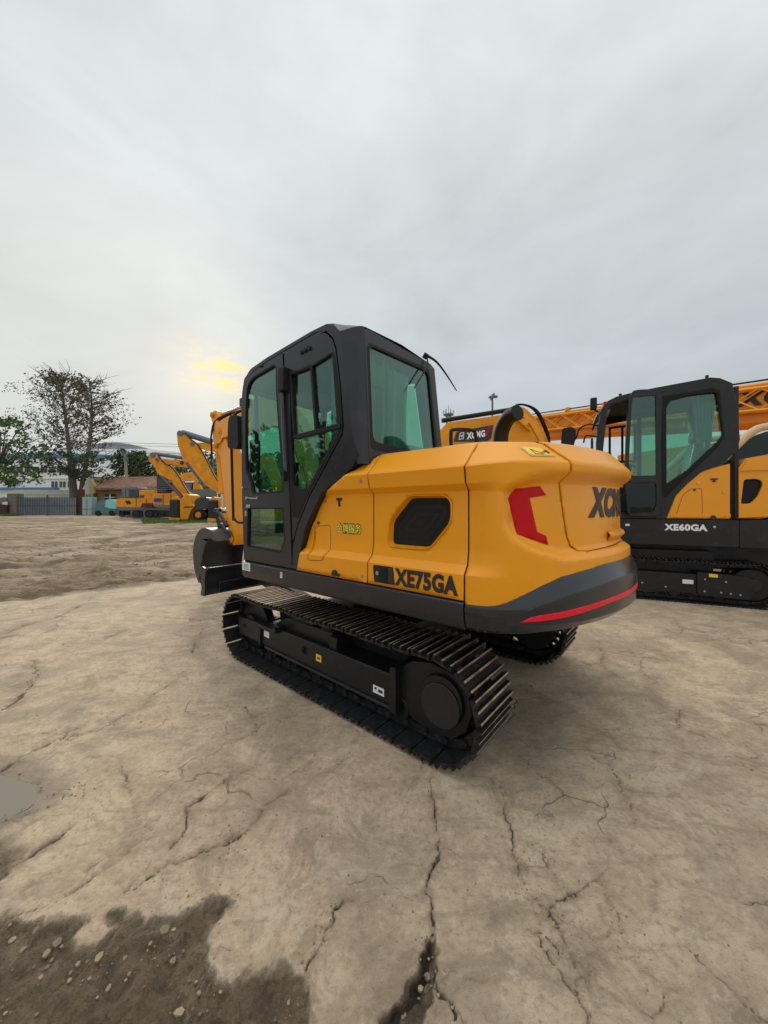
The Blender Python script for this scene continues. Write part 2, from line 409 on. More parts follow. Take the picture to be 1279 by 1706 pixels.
# (polyline, half width in metres at start, at end)
CRK = [
 (cr7([(150,480),(160,560),(165,650),(180,700),(170,780),(165,870),(150,960)]), .006, .010),
 (cr7([(165,870),(150,960),(130,1040),(115,1130),(90,1200),(20,1290)]), .010, .040),
 (cr7([(150,1120),(180,1170),(205,1210),(230,1290)]), .008, .006),
 (cr7([(390,490),(405,560),(410,640),(430,700),(440,760)]), .006, .006),
 (cr7([(440,760),(460,810),(500,860),(570,920),(600,980),(620,1060),(650,1120),(685,1175)]), .0035, .004),
 (cr7([(570,945),(620,890),(660,850),(715,820),(740,850),(770,920),(800,990)]), .006, .006),
 (cr7([(715,820),(745,760),(780,690)]), .003, .002), (cr7([(705,620),(750,690)]), .004, .003),
 (cr7([(750,430),(780,490),(810,540),(835,605)]), .006, .003),
 (cr7([(620,70),(680,95),(720,95),(775,135)]), .012, .006), (cr7([(720,95),(735,60),(718,10)]), .012, .005),
 (cr7([(860,170),(920,215),(970,240),(985,310)]), .006, .006), (cr7([(985,310),(1080,335),(1180,360),(1260,405)]), .004, .003),
 (cr7([(900,930),(980,1000),(1040,1070),(1120,1140),(1190,1200),(1270,1290)]), .0025, .0045),
 (cr7([(480,960),(540,1010),(580,1050),(600,1090),(660,1100),(720,1160)]), .004, .003),
 (cr7([(430,690),(500,700),(560,740),(650,770)]), .0025, .0015),
 (cr7([(690,400),(730,430),(760,440)]), .01, .004), (cr7([(740,330),(790,380),(800,390)]), .006, .004),
 (cr6([(-40,375),(0,360),(100,310),(200,260),(340,225),(400,185),(470,155),(530,100),(590,60),(700,30),(800,5)]), .010, .004),
 (cr6([(0,530),(150,490),(260,420),(350,400)]), .006, .003),
 (cr6([(50,850),(150,820),(250,760),(320,715),(400,660),(440,610)]), .006, .003),
 (cr6([(300,315),(370,315),(420,350),(430,450),(440,500),(510,560)]), .004, .005),
 (cr6([(560,620),(610,560),(630,490),(700,445),(780,385),(870,345),(920,320),(1000,310)]), .006, .004),
 (cr6([(400,790),(480,740),(560,690),(640,650),(720,610),(820,560),(860,510),(960,440)]), .006, .004),
 (cr6([(1000,1010),(1060,920),(1100,830),(1130,800)]), .005, .004), (cr6([(1100,830),(1130,790),(1180,800)]), .006,.003),
 (cr6([(770,275),(850,240),(900,200),(1020,165)]), .005, .003), (cr6([(830,150),(860,220),(880,290)]), .006, .004),
 (cr6([(265,98),(350,60),(440,35)]), .006, .004), (cr6([(215,240),(260,220),(330,200)]), .006, .003),
 (cr6([(20,165),(80,110),(120,50),(110,0)]), .018, .008),
 (cr5([(0,630),(150,580),(300,540),(420,480)]), .012, .02), (cr5([(0,650),(90,630)]), .02, .006),
 (cr5([(880,767),(920,725)]), .008, .006), (cr5([(1040,720),(1040,670),(1080,610),(1110,560)]), .012, .005),
 (cr5([(540,650),(680,605)]), .02, .012), (cr5([(780,530),(1000,550),(1080,560)]), .006, .004),
 (cr6([(170,620),(200,590),(235,565)]), .012, .006), (cr6([(0,700),(60,680),(160,620)]), .006, .006),
]
rb_ = random.Random(44)
for pl, w0, w1 in list(CRK):
    for i in range(len(pl) - 1):
        L = math.dist(pl[i], pl[i + 1])
        for _ in range(int(L * 5 + rb_.random() * 1.3)):
            f = rb_.random(); p = (pl[i][0] + f * (pl[i + 1][0] - pl[i][0]), pl[i][1] + f * (pl[i + 1][1] - pl[i][1]))
            a = math.atan2(pl[i + 1][1] - pl[i][1], pl[i + 1][0] - pl[i][0]) + rb_.choice((-1, 1)) * rb_.uniform(.4, 1.3); q = [p]; l = rb_.uniform(.03, .11)
            for _k in range(rb_.randint(2, 5)): a += rb_.gauss(0, .5); q.append((q[-1][0] + l * math.cos(a), q[-1][1] + l * math.sin(a)))
            CRK.append((q, .0032, .001))
crack = np.zeros_like(GX); halo = np.zeros_like(GX)
for pl, w0, w1 in CRK:
    L = sum(math.dist(pl[i], pl[i + 1]) for i in range(len(pl) - 1)); acc = 0
    bx0 = min(p[0] for p in pl) - .15; bx1 = max(p[0] for p in pl) + .15; by0 = min(p[1] for p in pl) - .15; by1 = max(p[1] for p in pl) + .15
    idx = np.nonzero((wx > bx0) & (wx < bx1) & (wy > by0) & (wy < by1))[0]
    if not len(idx): continue
    X = wx[idx]; Y = wy[idx]; sp = GR[idx] * .0050
    best = np.zeros(len(idx)); hb_ = np.zeros(len(idx))
    for i in range(len(pl) - 1):
        a, b = pl[i], pl[i + 1]; dx, dy = b[0] - a[0], b[1] - a[1]; l = math.hypot(dx, dy) + 1e-9
        t = np.clip(((X - a[0]) * dx + (Y - a[1]) * dy) / l ** 2, 0, 1)
        d = np.hypot(X - a[0] - t * dx, Y - a[1] - t * dy)
        w = w0 + (w1 - w0) * (acc + t * l) / L
        w = w * .72 * (0.42 + 1.2 * vn(X * 14, Y * 14, 31) ** 1.3); ww = np.maximum(w, sp * .6)
        best = np.maximum(best, np.clip(1.35 - d / ww, 0, 1) * np.clip(w / ww, .15, 1))
        hb_ = np.maximum(hb_, np.exp(-(d / (.012 + w * 5)) ** 1.3) * (1 if w0 > .0033 else .5))
        acc += l
    halo[idx] = np.maximum(halo[idx], hb_)
    crack[idx] = np.maximum(crack[idx], best)
def polymask(poly, soft, X, Y):
    ins = np.zeros(len(X), bool); dist = np.full(len(X), 1e9)
    n = len(poly)
    for i in range(n):
        a, b = poly[i], poly[(i + 1) % n]
        c = ((a[1] > Y) != (b[1] > Y)) & (X < (b[0] - a[0]) * (Y - a[1]) / (b[1] - a[1] + 1e-12) + a[0])
        ins ^= c
        dx, dy = b[0] - a[0], b[1] - a[1]; l2 = dx * dx + dy * dy + 1e-12
        t = np.clip(((X - a[0]) * dx + (Y - a[1]) * dy) / l2, 0, 1)
        dist = np.minimum(dist, np.hypot(X - a[0] - t * dx, Y - a[1] - t * dy))
    sd = np.where(ins, -dist, dist)
    return sst(soft, -soft, sd), sd
mudp = [gpt(*p) for p in [(-60,1540),(0,1538),(30,1545),(75,1535),(120,1525),(150,1542),(180,1535),(235,1525),(290,1525),(350,1495),(382,1505),(352,1525),(356,1535),(332,1575),(336,1602),(390,1626),(465,1606),(495,1616),(515,1665),(516,1700),(530,1760),(-200,1760)]]
mud, mud_sd = polymask(mudp, .022, wx + (fbm(GX * 18, GY * 18, 4, 301, .65) - .5) * .07, wy + (fbm(GX * 18, GY * 18, 4, 307, .65) - .5) * .07)
isl, _ = polymask([gpt(*p) for p in [(108,1575),(135,1540),(170,1530),(190,1550),(165,1572),(130,1580)]], .015, wx, wy)
mud = mud * (1 - isl)
mud2, _ = polymask([gpt(*p) for p in [(-80,1400),(0,1405),(35,1425),(20,1450),(0,1465),(-80,1490)]], .03, wx, wy)
mud2b, _ = polymask([gpt(*p) for p in [(645,1715),(670,1660),(690,1630),(705,1560),(718,1555),(716,1640),(700,1720)]], .012, wx, wy)
mud = np.maximum(np.maximum(mud, mud2 * .8), mud2b)
pudp = [gpt(*p) for p in [(-80,1282),(0,1287),(35,1300),(66,1305),(70,1318),(50,1345),(0,1362),(-80,1385)]]
pud, pud_sd = polymask(pudp, .05, GX, GY)
wet, _ = polymask([gpt(*p) for p in [(-80,1262),(40,1262),(100,1280),(112,1300),(70,1350),(0,1380),(-80,1410)]], .05, wx, wy)
soilp = [gpt(*p) for p in [(-900,1010),(-300,1010),(0,1003),(60,1000),(120,988),(200,982),(260,972),(330,962),(420,952),(520,940)]] + [(9, 10.5), (60, 12), (60, 34), (-60, 34), (-60, 6)]
wx2 = GX + (fbm(GX * .9, GY * .9, 4, 21) - .5) * .9; wy2 = GY + (fbm(GX * .9, GY * .9, 4, 25) - .5) * .5
soil, soil_sd = polymask(soilp, .12, wx2, wy2)
lump = fbm(GX * .8, GY * 1.5, 5, 41)
ruts = np.zeros_like(GX)
for pl, hw in (([(-60, 1000), (60, 998), (130, 985), (210, 976), (300, 966)], .16), ([(-60, 948), (40, 944), (90, 936), (130, 932)], .28), ([(140, 968), (170, 958), (215, 956), (250, 960)], .22), ([(150, 905), (200, 897), (250, 892), (310, 886)], .45), ([(170, 912), (240, 905), (320, 903)], .35), ([(60, 925), (120, 915), (180, 912)], .22), ([(240, 880), (300, 876), (330, 878)], .8), ([(-40, 900), (60, 896), (140, 888)], .3)):
    q_ = [gpt(*p) for p in pl]
    for i in range(len(q_) - 1):
        a, b = q_[i], q_[i + 1]; dx, dy = b[0] - a[0], b[1] - a[1]; t_ = np.clip(((wx2_ := GX + (vn(GX * 2, GY * 2, 77) - .5) * .5) * 0 + (wx2_ - a[0]) * dx + (GY - a[1]) * dy) / (dx * dx + dy * dy), 0, 1)
        d_ = np.hypot(wx2_ - a[0] - t_ * dx, GY + (vn(GX * 3, GY * 3, 79) - .5) * .35 - a[1] - t_ * dy)
        ruts = np.maximum(ruts, np.exp(-(d_ / hw) ** 2) * sst(.22, .5, fbm(GX * 1.8, GY * 2.5, 3, 85)) )
rut = np.exp(-((soil_sd + .45 + .2 * (lump - .5)) / .22) ** 2) * sst(-1.5, -3, GX)
base = (fbm(GX * 1.6, GY * 1.6, 5, 51) - .5) * .018 + (fbm(GX * 9, GY * 9, 3, 57) - .5) * .006
rut = np.maximum(rut, ruts)
near = sst(14, 9, GY)
h = base * near
h = h - crack * .016 - mud * .020 + mud * ((fbm(GX * 7, GY * 7, 5, 61, .6) - .5) * .05 + (fbm(GX * 26, GY * 16, 4, 63, .75) - .5) * .035)
h = h + soil * sst(34, 24, GY) * ((lump - .45) * .20 + (fbm(GX * 2.6, GY * 4.2, 4, 71, .6) - .5) * .05 + (fbm(GX * 9, GY * 9, 4, 171, .75) - .5) * .07 + np.maximum(vn(GX * 6, GY * 6, 172) - .7, 0) * .12) * sst(5, 7, GY) + soil * rut * -.09 + np.exp(-((soil_sd + .12) / .1) ** 2) * .03
h = h + np.where(soil > 0, 0, 0)
h = np.where(pud > .01, np.minimum(h, -.022 * pud + (fbm(GX * 8, GY * 8, 4, 99) - .5) * .016), h) - wet * .004
tr_near = np.exp(-((GX - .18) ** 2 + (GY - 3.6) ** 2) / 6.)      # flat under the machine
h = h * (1 - .8 * tr_near * (1 - crack)) 
h = h + .62 * sst(11., 40., GY)
me = bpy.data.meshes.new('ground')
nv = NA * NR
ii, jj = np.meshgrid(np.arange(NR - 1), np.arange(NA), indexing='ij')
a = (ii * NA + jj).ravel(); b = (ii * NA + (jj + 1) % NA).ravel(); c = ((ii + 1) * NA + (jj + 1) % NA).ravel(); d = ((ii + 1) * NA + jj).ravel()
quads = np.stack([a, d, c, b], 1).astype(np.int32)
me.vertices.add(nv + 1)
co = np.empty((nv + 1, 3), np.float32); co[:nv, 0] = GX; co[:nv, 1] = GY; co[:nv, 2] = h; co[nv] = (0, 0, 0)
me.vertices.foreach_set('co', co.ravel())
nq = len(quads); ntri = NA
tris_ = np.stack([np.full(NA, nv), np.arange(NA), (np.arange(NA) + 1) % NA], 1)[:, ::-1].astype(np.int32)
me.loops.add(nq * 4 + ntri * 3); me.polygons.add(nq + ntri)
me.loops.foreach_set('vertex_index', np.concatenate([quads.ravel(), tris_.ravel()]))
ls = np.concatenate([np.arange(nq) * 4, nq * 4 + np.arange(ntri) * 3]).astype(np.int32)
me.polygons.foreach_set('loop_start', ls)
me.update(calc_edges=True)
me.polygons.foreach_set('use_smooth', np.ones(nq + ntri, bool))
pink = sst(.45, .75, fbm(GX * 1.3 + 4, GY * 1.3, 3, 81)) * .5 + .9 * np.exp(-(((GX + .45) / .65) ** 2 + ((GY - 2.0) / .35) ** 2))
dark_marks = sst(.5, .72, fbm(GX * 2.2, GY * 2.2, 5, 91, .6)) * .6 + .5 * np.exp(-(((GX - .75) / .5) ** 2 + ((GY - 2.3) / .5) ** 2))  # random stains and spots, with broader dark patches beneath the tail
for (u_, v_, s_) in ((415, 1155, .06), (428, 1152, .07), (195, 1050, .15), (150, 1010, .3), (1055, 1315, .03), (865, 1190, .2), (330, 880, .5)):
    q = gpt(u_, v_); dark_marks = dark_marks + .9 * np.exp(-(((wx - q[0]) ** 2 + (wy - q[1]) ** 2) / s_ ** 2))
for nm_, arr in (('crack', crack), ('halo', halo), ('mud', mud), ('soil', soil), ('pink', pink), ('dark_marks', np.clip(dark_marks, 0, 1)), ('wet', np.maximum(wet, mud * .6)), ('rut', rut)):
    at = me.attributes.new(nm_, 'FLOAT', 'POINT')
    at.data.foreach_set('value', np.concatenate([np.clip(arr, 0, 1), [0]]).astype(np.float32))
ground = bpy.data.objects.new('ground', me); COL.objects.link(ground); tag(ground, kind='structure')

m, t, bs = newmat('cracked_concrete_and_soil')
def N(tp, **k):
    n = t.nodes.new(tp)
    for a_, b_ in k.items(): setattr(n, a_, b_)
    return n
def Lk(a_, b_): t.links.new(a_, b_)
def MA(op, a_, b_=None, c_=None, clamp=False):
    n = N('ShaderNodeMath', operation=op); n.use_clamp = clamp
    for i, v in enumerate((a_, b_, c_)):
        if v is None: continue
        if isinstance(v, (int, float)): n.inputs[i].default_value = v
        else: Lk(v, n.inputs[i])
    return n.outputs[0]
def AT(nm): return N('ShaderNodeAttribute', attribute_name=nm).outputs['Fac']
def NZ(scale, det=5, rough=.6, dist=0, vec=None, mapscale=None):
    n = N('ShaderNodeTexNoise'); n.inputs['Scale'].default_value = scale; n.inputs['Detail'].default_value = det
    n.inputs['Roughness'].default_value = rough; n.inputs['Distortion'].default_value = dist
    v = vec or gtc.outputs['Object']
    if mapscale:
        mpn = N('ShaderNodeMapping'); mpn.inputs['Scale'].default_value = mapscale; mpn.inputs['Rotation'].default_value = (0, 0, .5); Lk(v, mpn.inputs[0]); v = mpn.outputs[0]
    Lk(v, n.inputs[0]); return n.outputs[0]
def RG(v, a_, b_, c_=0, d_=1):
    n = N('ShaderNodeMapRange'); n.interpolation_type = 'SMOOTHSTEP'
    Lk(v, n.inputs[0]); n.inputs[1].default_value = a_; n.inputs[2].default_value = b_; n.inputs[3].default_value = c_; n.inputs[4].default_value = d_
    return n.outputs[0]
def MX(f, a_, b_):
    n = N('ShaderNodeMix', data_type='RGBA')
    for i, v in ((0, f), (6, a_), (7, b_)):
        if isinstance(v, tuple): n.inputs[i].default_value = v + (1,)
        elif isinstance(v, (int, float)): n.inputs[i].default_value = v
        else: Lk(v, n.inputs[i])
    return n.outputs[2]
gtc = N('ShaderNodeTexCoord')
big = NZ(.9, 5, .6, .4); mid = NZ(4.5, 7, .7, .3); fine = NZ(38, 6, .75); grit = NZ(190, 3, .7)
strk = NZ(3, 6, .7, .5, mapscale=(1, 3.5, 1))
col = MX(RG(mid, .3, .7), (.385, .285, .185), (.57, .44, .305))
col = MX(MA('MULTIPLY', RG(big, .35, .7), .55), col, (.42, .33, .225))
col = MX(MA('MULTIPLY', AT('pink'), .38), col, (.46, .30, .225))
col = MX(MA('MULTIPLY', RG(strk, .48, .66), .55), col, (.25, .19, .125))
col = MX(MA('MULTIPLY', RG(fine, .50, .66), .55), col, (.20, .16, .115))
col = MX(MA('MULTIPLY', RG(fine, .48, .34), .42), col, (.56, .49, .39))
col = MX(MA('MULTIPLY', RG(NZ(.75, 8, .7, 1.0), .49, .58), .5), col, (.235, .18, .125))
col = MX(MA('MULTIPLY', RG(NZ(2.6, 9, .8, 1.4), .53, .60), .42), col, (.20, .15, .10))
col = MX(MA('MULTIPLY', RG(NZ(1.7, 7, .75, 1.0), .46, .38), .35), col, (.60, .50, .37))
col = MX(MA('MULTIPLY', AT('dark_marks'), .5), col, (.19, .15, .105))
blot = NZ(9.5, 8, .78, .8)
col = MX(MA('MULTIPLY', RG(blot, .56, .66), .42), col, (.215, .17, .12))
col = MX(MA('MULTIPLY', RG(blot, .44, .34), .30), col, (.53, .455, .36))
sc1 = NZ(17, 10, .85, 1.2, mapscale=(1, 1.9, 1)); sc2 = NZ(70, 6, .8, .4)
col = MX(MA('MULTIPLY', RG(sc1, .555, .60), MA('MULTIPLY', RG(NZ(1.9, 4, .6), .42, .62), .62)), col, (.155, .118, .078))
col = MX(MA('MULTIPLY', RG(sc1, .43, .38), .35), col, (.58, .50, .395))
col = MX(MA('MULTIPLY', RG(sc2, .60, .66), .55), col, (.13, .10, .07))
# specks
vor = N('ShaderNodeTexVoronoi'); vor.inputs['Scale'].default_value = 26; Lk(gtc.outputs['Object'], vor.inputs[0])
spk = MA('MULTIPLY', RG(vor.outputs['Distance'], .16, .09), RG(NZ(2.3, 3), .5, .62))
col = MX(MA('MULTIPLY', spk, .75), col, (.10, .08, .06))
# hair cracks: warped voronoi cell borders, only here and there
wv = N('ShaderNodeTexNoise'); wv.inputs['Scale'].default_value = 3.0; wv.inputs['Detail'].default_value = 5; Lk(gtc.outputs['Object'], wv.inputs[0])
wadd = N('ShaderNodeVectorMath', operation='MULTIPLY_ADD'); Lk(wv.outputs[1], wadd.inputs[0]); wadd.inputs[1].default_value = (.55, .55, 0); Lk(gtc.outputs['Object'], wadd.inputs[2])
v2 = N('ShaderNodeTexVoronoi', feature='DISTANCE_TO_EDGE'); v2.inputs['Scale'].default_value = 1.7; Lk(wadd.outputs[0], v2.inputs[0])
HALO = MA('MULTIPLY', AT('halo'), RG(NZ(7, 6, .75), .42, .6))
col = MX(MA('MULTIPLY', HALO, .75), col, (.20, .135, .085))
hair = MA('MULTIPLY', RG(v2.outputs['Distance'], .012, .001), RG(NZ(1.3, 4, .6), .50, .62))
col = MX(MA('MULTIPLY', hair, .38), col, (.10, .078, .055))
# loose soil
s1_ = NZ(1.1, 8, .72, .8, mapscale=(1, 2.4, 1)); s2_ = NZ(24, 6, .75)
scol = MX(RG(s1_, .38, .62), (.15, .095, .052), (.36, .26, .16))
scol = MX(MA('MULTIPLY', RG(s2_, .45, .75), .55), scol, (.13, .09, .055))
scol = MX(MA('MULTIPLY', RG(NZ(.55, 4, .6), .52, .66), .7), scol, (.43, .37, .285))
scol = MX(RG(NZ(.35, 6, .65, .8, mapscale=(1, 2.6, 1)), .50, .60), scol, (.43, .335, .225))
scol = MX(MA('MULTIPLY', RG(s2_, .5, .7), .35), scol, (.12, .08, .05))
scol = MX(MA('MULTIPLY', AT('rut'), .85), scol, (.105, .07, .042))
col = MX(AT('soil'), col, scol)
mcol = MX(RG(NZ(13, 7, .75, .5), .3, .7), (.10, .068, .040), (.27, .195, .12))
mcol = MX(MA('MULTIPLY', RG(NZ(34, 8, .85, .8, mapscale=(1, 1.8, 1)), .50, .60), .6), mcol, (.05, .033, .02))
mcol = MX(MA('MULTIPLY', RG(NZ(5, 6, .8, 1.0), .52, .60), .7), mcol, (.33, .25, .165))
col = MX(AT('mud'), col, mcol)
col = MX(MA('MULTIPLY', AT('wet'), MA('SUBTRACT', .55, MA('MULTIPLY', AT('mud'), .35))), col, (.10, .075, .05))
crk = MA('MULTIPLY', RG(AT('crack'), .16, .8), .88)
col = MX(crk, col, (.05, .034, .022))
edge = MA('MULTIPLY', RG(AT('crack'), .0, .2), RG(NZ(9, 4), .45, .65))
Lk(col, bs.inputs['Base Color'])
rg = MA('SUBTRACT', RG(mid, .3, .7, .74, .92), MA('MULTIPLY', AT('wet'), .28))
Lk(rg, bs.inputs['Roughness']); bs.inputs['Specular IOR Level'].default_value = .35
hgt = MA('ADD', MA('MULTIPLY', fine, .5), MA('MULTIPLY', grit, .25))
hgt = MA('ADD', hgt, MA('MULTIPLY', mid, .9))
hgt = MA('SUBTRACT', hgt, MA('MULTIPLY', hair, .7))
hgt = MA('ADD', hgt, MA('MULTIPLY', MA('MAXIMUM', AT('soil'), AT('mud')), MA('MULTIPLY', s2_, 4.5)))
bp = N('ShaderNodeBump'); bp.inputs['Strength'].default_value = .95; bp.inputs['Distance'].default_value = .016
Lk(hgt, bp.inputs['Height']); Lk(bp.outputs[0], bs.inputs['Normal'])
me.materials.append(m)
GM = m

# puddle water
pm = MB(); pc = [(x, y) for x, y in rpoly([(p[0], p[1]) for p in pudp], .08, 4)]
pm.plate(pc, 'z', -.013, -.0095)
m, t2, b2 = newmat('muddy_water')
b2.inputs['Base Color'].default_value = (.20, .175, .14, 1); b2.inputs['Roughness'].default_value = .3; b2.inputs['Specular IOR Level'].default_value = .15
pud_o = pm.build('puddle', m, flat=True); tag(pud_o, kind='structure')

# pebbles and crumbs of broken concrete: nobody could count them
gb = MB(); rnd = random.Random(5)
def stone(x, y, z, r):
    n = 6; sx, sy, sz = r * rnd.uniform(.7, 1.3), r * rnd.uniform(.7, 1.3), r * rnd.uniform(.35, .8); a0 = rnd.uniform(0, 6)
    vs = [(x, y, z + sz)]
    for k in range(n):
        a_ = a0 + k * 2 * math.pi / n; q = rnd.uniform(.75, 1.15)
        vs.append((x + sx * q * math.cos(a_), y + sy * q * math.sin(a_), z + sz * rnd.uniform(.1, .5)))
    for k in range(n):
        a_ = a0 + k * 2 * math.pi / n; vs.append((x + sx * .9 * math.cos(a_), y + sy * .9 * math.sin(a_), z - r * .5))
    fs = [(0, 1 + k, 1 + (k + 1) % n) for k in range(n)] + [(1 + k, 1 + n + k, 1 + n + (k + 1) % n, 1 + (k + 1) % n) for k in range(n)]
    gb.add(vs, fs, rnd.choice((0, 0, 0, 2, 1) if r < .008 else (1, 2, 1)))
def inpoly(x, y, poly):
    c = False
    for i in range(len(poly)):
        a_, b_ = poly[i], poly[i - 1]
        if (a_[1] > y) != (b_[1] > y) and x < (b_[0] - a_[0]) * (y - a_[1]) / (b_[1] - a_[1]) + a_[0]: c = not c
    return c
for i in range(260):
    u_, v_ = rnd.uniform(-40, 540), rnd.uniform(1530, 1720); x_, y_ = gpt(u_, v_)
    if inpoly(x_, y_, mudp): stone(x_, y_, -.018, rnd.choice((.002, .003, .003, .004, .006)) * rnd.uniform(.7, 1.4))
for u_, v_, r_ in ((275, 1543, .016), (236, 1527, .012), (60, 1545, .014), (95, 1565, .012), (165, 1588, .014), (288, 1594, .010), (78, 1582, .013), (20, 1560, .012),
                   (130, 1600, .009), (205, 1558, .011), (298, 1680, .012), (250, 1566, .008), (40, 1575, .010), (180, 1640, .009), (718, 1545, .018), (722, 1560, .014), (712, 1620, .012), (700, 1640, .010), (745, 1668, .010)):
    x_, y_ = gpt(u_, v_); stone(x_, y_, -.012, r_)
for i in range(420):
    a_ = rnd.uniform(-.9, .9); r_ = rnd.uniform(1.3, 5.5); x_, y_ = r_ * math.sin(a_), r_ * math.cos(a_)
    stone(x_, y_, 0.0, rnd.uniform(.0015, .004) * (1 + r_ * .25))
for i in range(2200):
    x_, y_ = rnd.uniform(-14, -2.5), rnd.uniform(6, 18)
    if inpoly(x_, y_, soilp): stone(x_, y_, gh(x_, y_) + .005, rnd.choice((.008, .012, .018, .03)) * rnd.uniform(.7, 1.5))
# crumbs beside the big cracks
for pl, w0, w1 in CRK:
    for i in range(len(pl) - 1):
        for k in range(int(3 + math.dist(pl[i], pl[i + 1]) * 14)):
            f_ = rnd.random(); x_ = pl[i][0] + f_ * (pl[i + 1][0] - pl[i][0]) + rnd.gauss(0, .02); y_ = pl[i][1] + f_ * (pl[i + 1][1] - pl[i][1]) + rnd.gauss(0, .02)
            stone(x_, y_, -.002, rnd.uniform(.002, .005))
G1 = pmat('pale_pebble', (.30, .225, .14), .9, var=.2, vscale=20); G2 = pmat('brown_pebble', (.17, .13, .09), .9, var=.2, vscale=20); G3 = pmat('grey_pebble', (.20, .155, .10), .9, var=.2, vscale=20)
go = gb.build('gravel', [G2, G1, G3], flat=True); tag(go, 'loose pebbles and concrete crumbs scattered over the cracked yard', 'gravel', kind='stuff')

# ------------------------------------------------------------------ the main excavator (local axes: x forward, y left, z up)
EX = (0.17656, 3.57843); EXROT = math.degrees(math.atan2(0.644377, -0.764708))
main = thing('excavator', 'yellow crawler excavator parked in the foreground with dark grey cab and XE75GA on its side', 'excavator', (EX[0], EX[1], 0), EXROT)

# plan contour of the upper body and its arc length, s = 0 at x = -1.26 on the left side
CP = [(1.4, 1.1), (.6, 1.1), (-.2, 1.1), (-.6, 1.1), (-1.0, 1.1), (-1.26, 1.1), (-1.42, 1.055), (-1.57, .94), (-1.70, .745), (-1.80, .5), (-1.862, .25), (-1.885, 0)]
CP = CP + [(x, -y) for x, y in CP[-2::-1]]
CC = [tuple(p)[:2] for p in catmull([(x, y, 0) for x, y in CP], 14)]
CS = [0]
for i in range(1, len(CC)): CS.append(CS[-1] + math.dist(CC[i], CC[i - 1]))
_i0 = min(range(len(CC)), key=lambda i: abs(CC[i][0] + 1.26) + (CC[i][1] < 0) * 9)
_o = CS[_i0]; CS = np.array([c - _o for c in CS]); CX = np.array([c[0] for c in CC]); CY = np.array([c[1] for c in CC])
SM = float(CS[len(CS) // 2])        # arc length of the middle of the tail
def cont(s, e=.012):
    x = float(np.interp(s, CS, CX)); y = float(np.interp(s, CS, CY))
    dx = float(np.interp(s + e, CS, CX) - np.interp(s - e, CS, CX)); dy = float(np.interp(s + e, CS, CY) - np.interp(s - e, CS, CY))
    l = math.hypot(dx, dy); return x, y, -(-dy / l) * -1 if False else dy / l * -1 * -1 if False else -dy / l * -1, (dx / l) * -1
def contour(s):
    x, y, _, _ = cont(s); e = .02
    dx = float(np.interp(s + e, CS, CX) - np.interp(s - e, CS, CX)); dy = float(np.interp(s + e, CS, CY) - np.interp(s - e, CS, CY))
    l = math.hypot(dx, dy)
    n = Vector((dy / l, -dx / l, 0))
    # outward: on the left side (dx < 0) this must be +y
    return Vector((x, y, 0)), n
T_SIDE = [(.80, 0, .80), (.995, .0, .995), (1.138, 0, 1.138), (1.20, .046, 1.185), (1.27, .062, 1.26), (1.59, .062, 1.595), (1.635, .018, 1.632), (1.722, 0, 1.722), (1.734, .006, 1.733), (1.885, .135, 1.862), (1.92, .175, 1.878), (2.4, .62, 1.905)]
T_REAR = [(.80, 0, .80), (.995, .0, .995), (1.138, 0, 1.138), (1.20, .0, 1.20), (1.27, .0, 1.27), (1.59, .004, 1.59), (1.635, .006, 1.632), (1.722, 0, 1.735), (1.734, .006, 1.746), (1.885, .105, 1.852), (1.92, .14, 1.866), (2.4, .62, 1.90)]
RECP = [(.19, 1.60), (.25, 1.635), (.34, 1.665), (.47, 1.69), (SM, 1.70), (2 * SM - .47, 1.69), (2 * SM - .25, 1.635), (2 * SM - .19, 1.60), (2 * SM - .20, 1.41), (2 * SM - .24, 1.34), (2 * SM - .36, 1.27), (2 * SM - .56, 1.215),
        (SM, 1.235), (.56, 1.215), (.36, 1.27), (.24, 1.34), (.20, 1.41)]
def tab(T, t):
    for i in range(len(T) - 1):
        if t <= T[i + 1][0]:
            a, b = T[i], T[i + 1]; k = (t - a[0]) / (b[0] - a[0]); return a[1] + k * (b[1] - a[1]), a[2] + k * (b[2] - a[2])
    return T[-1][1], T[-1][2]
def sdpoly(x, y, poly):
    d = 1e9; n = len(poly)
    for i in range(n):
        a, b = poly[i], poly[(i + 1) % n]; dx, dy = b[0] - a[0], b[1] - a[1]
        t = max(0, min(1, ((x - a[0]) * dx + (y - a[1]) * dy) / (dx * dx + dy * dy)))
        d = min(d, math.hypot(x - a[0] - t * dx, y - a[1] - t * dy))
    return -d if inpoly(x, y, poly) else d
def surf(s, t, out=0.0):
    """point of the body skin at arc length s, profile position t, moved outwards by out"""
    sm = min(s, 2 * SM - s)
    b = smooth(.0, .26, sm)
    d1, z1 = tab(T_SIDE, t)
    if b > 0:
        d2, z2 = tab(T_REAR, t)
        if 1.1 < t < 1.73:
            sd = sdpoly(s, t, RECP)
            d2 += .064 * smooth(.004, -.06, sd)
        d1 = d1 + (d2 - d1) * b; z1 = z1 + (z2 - z1) * b
    p, n = contour(s)
    q = p + n * (out - d1)
    return Vector((q.x, q.y, z1 + (out if t > 1.87 else (out * .6 if t > 1.735 else 0))))
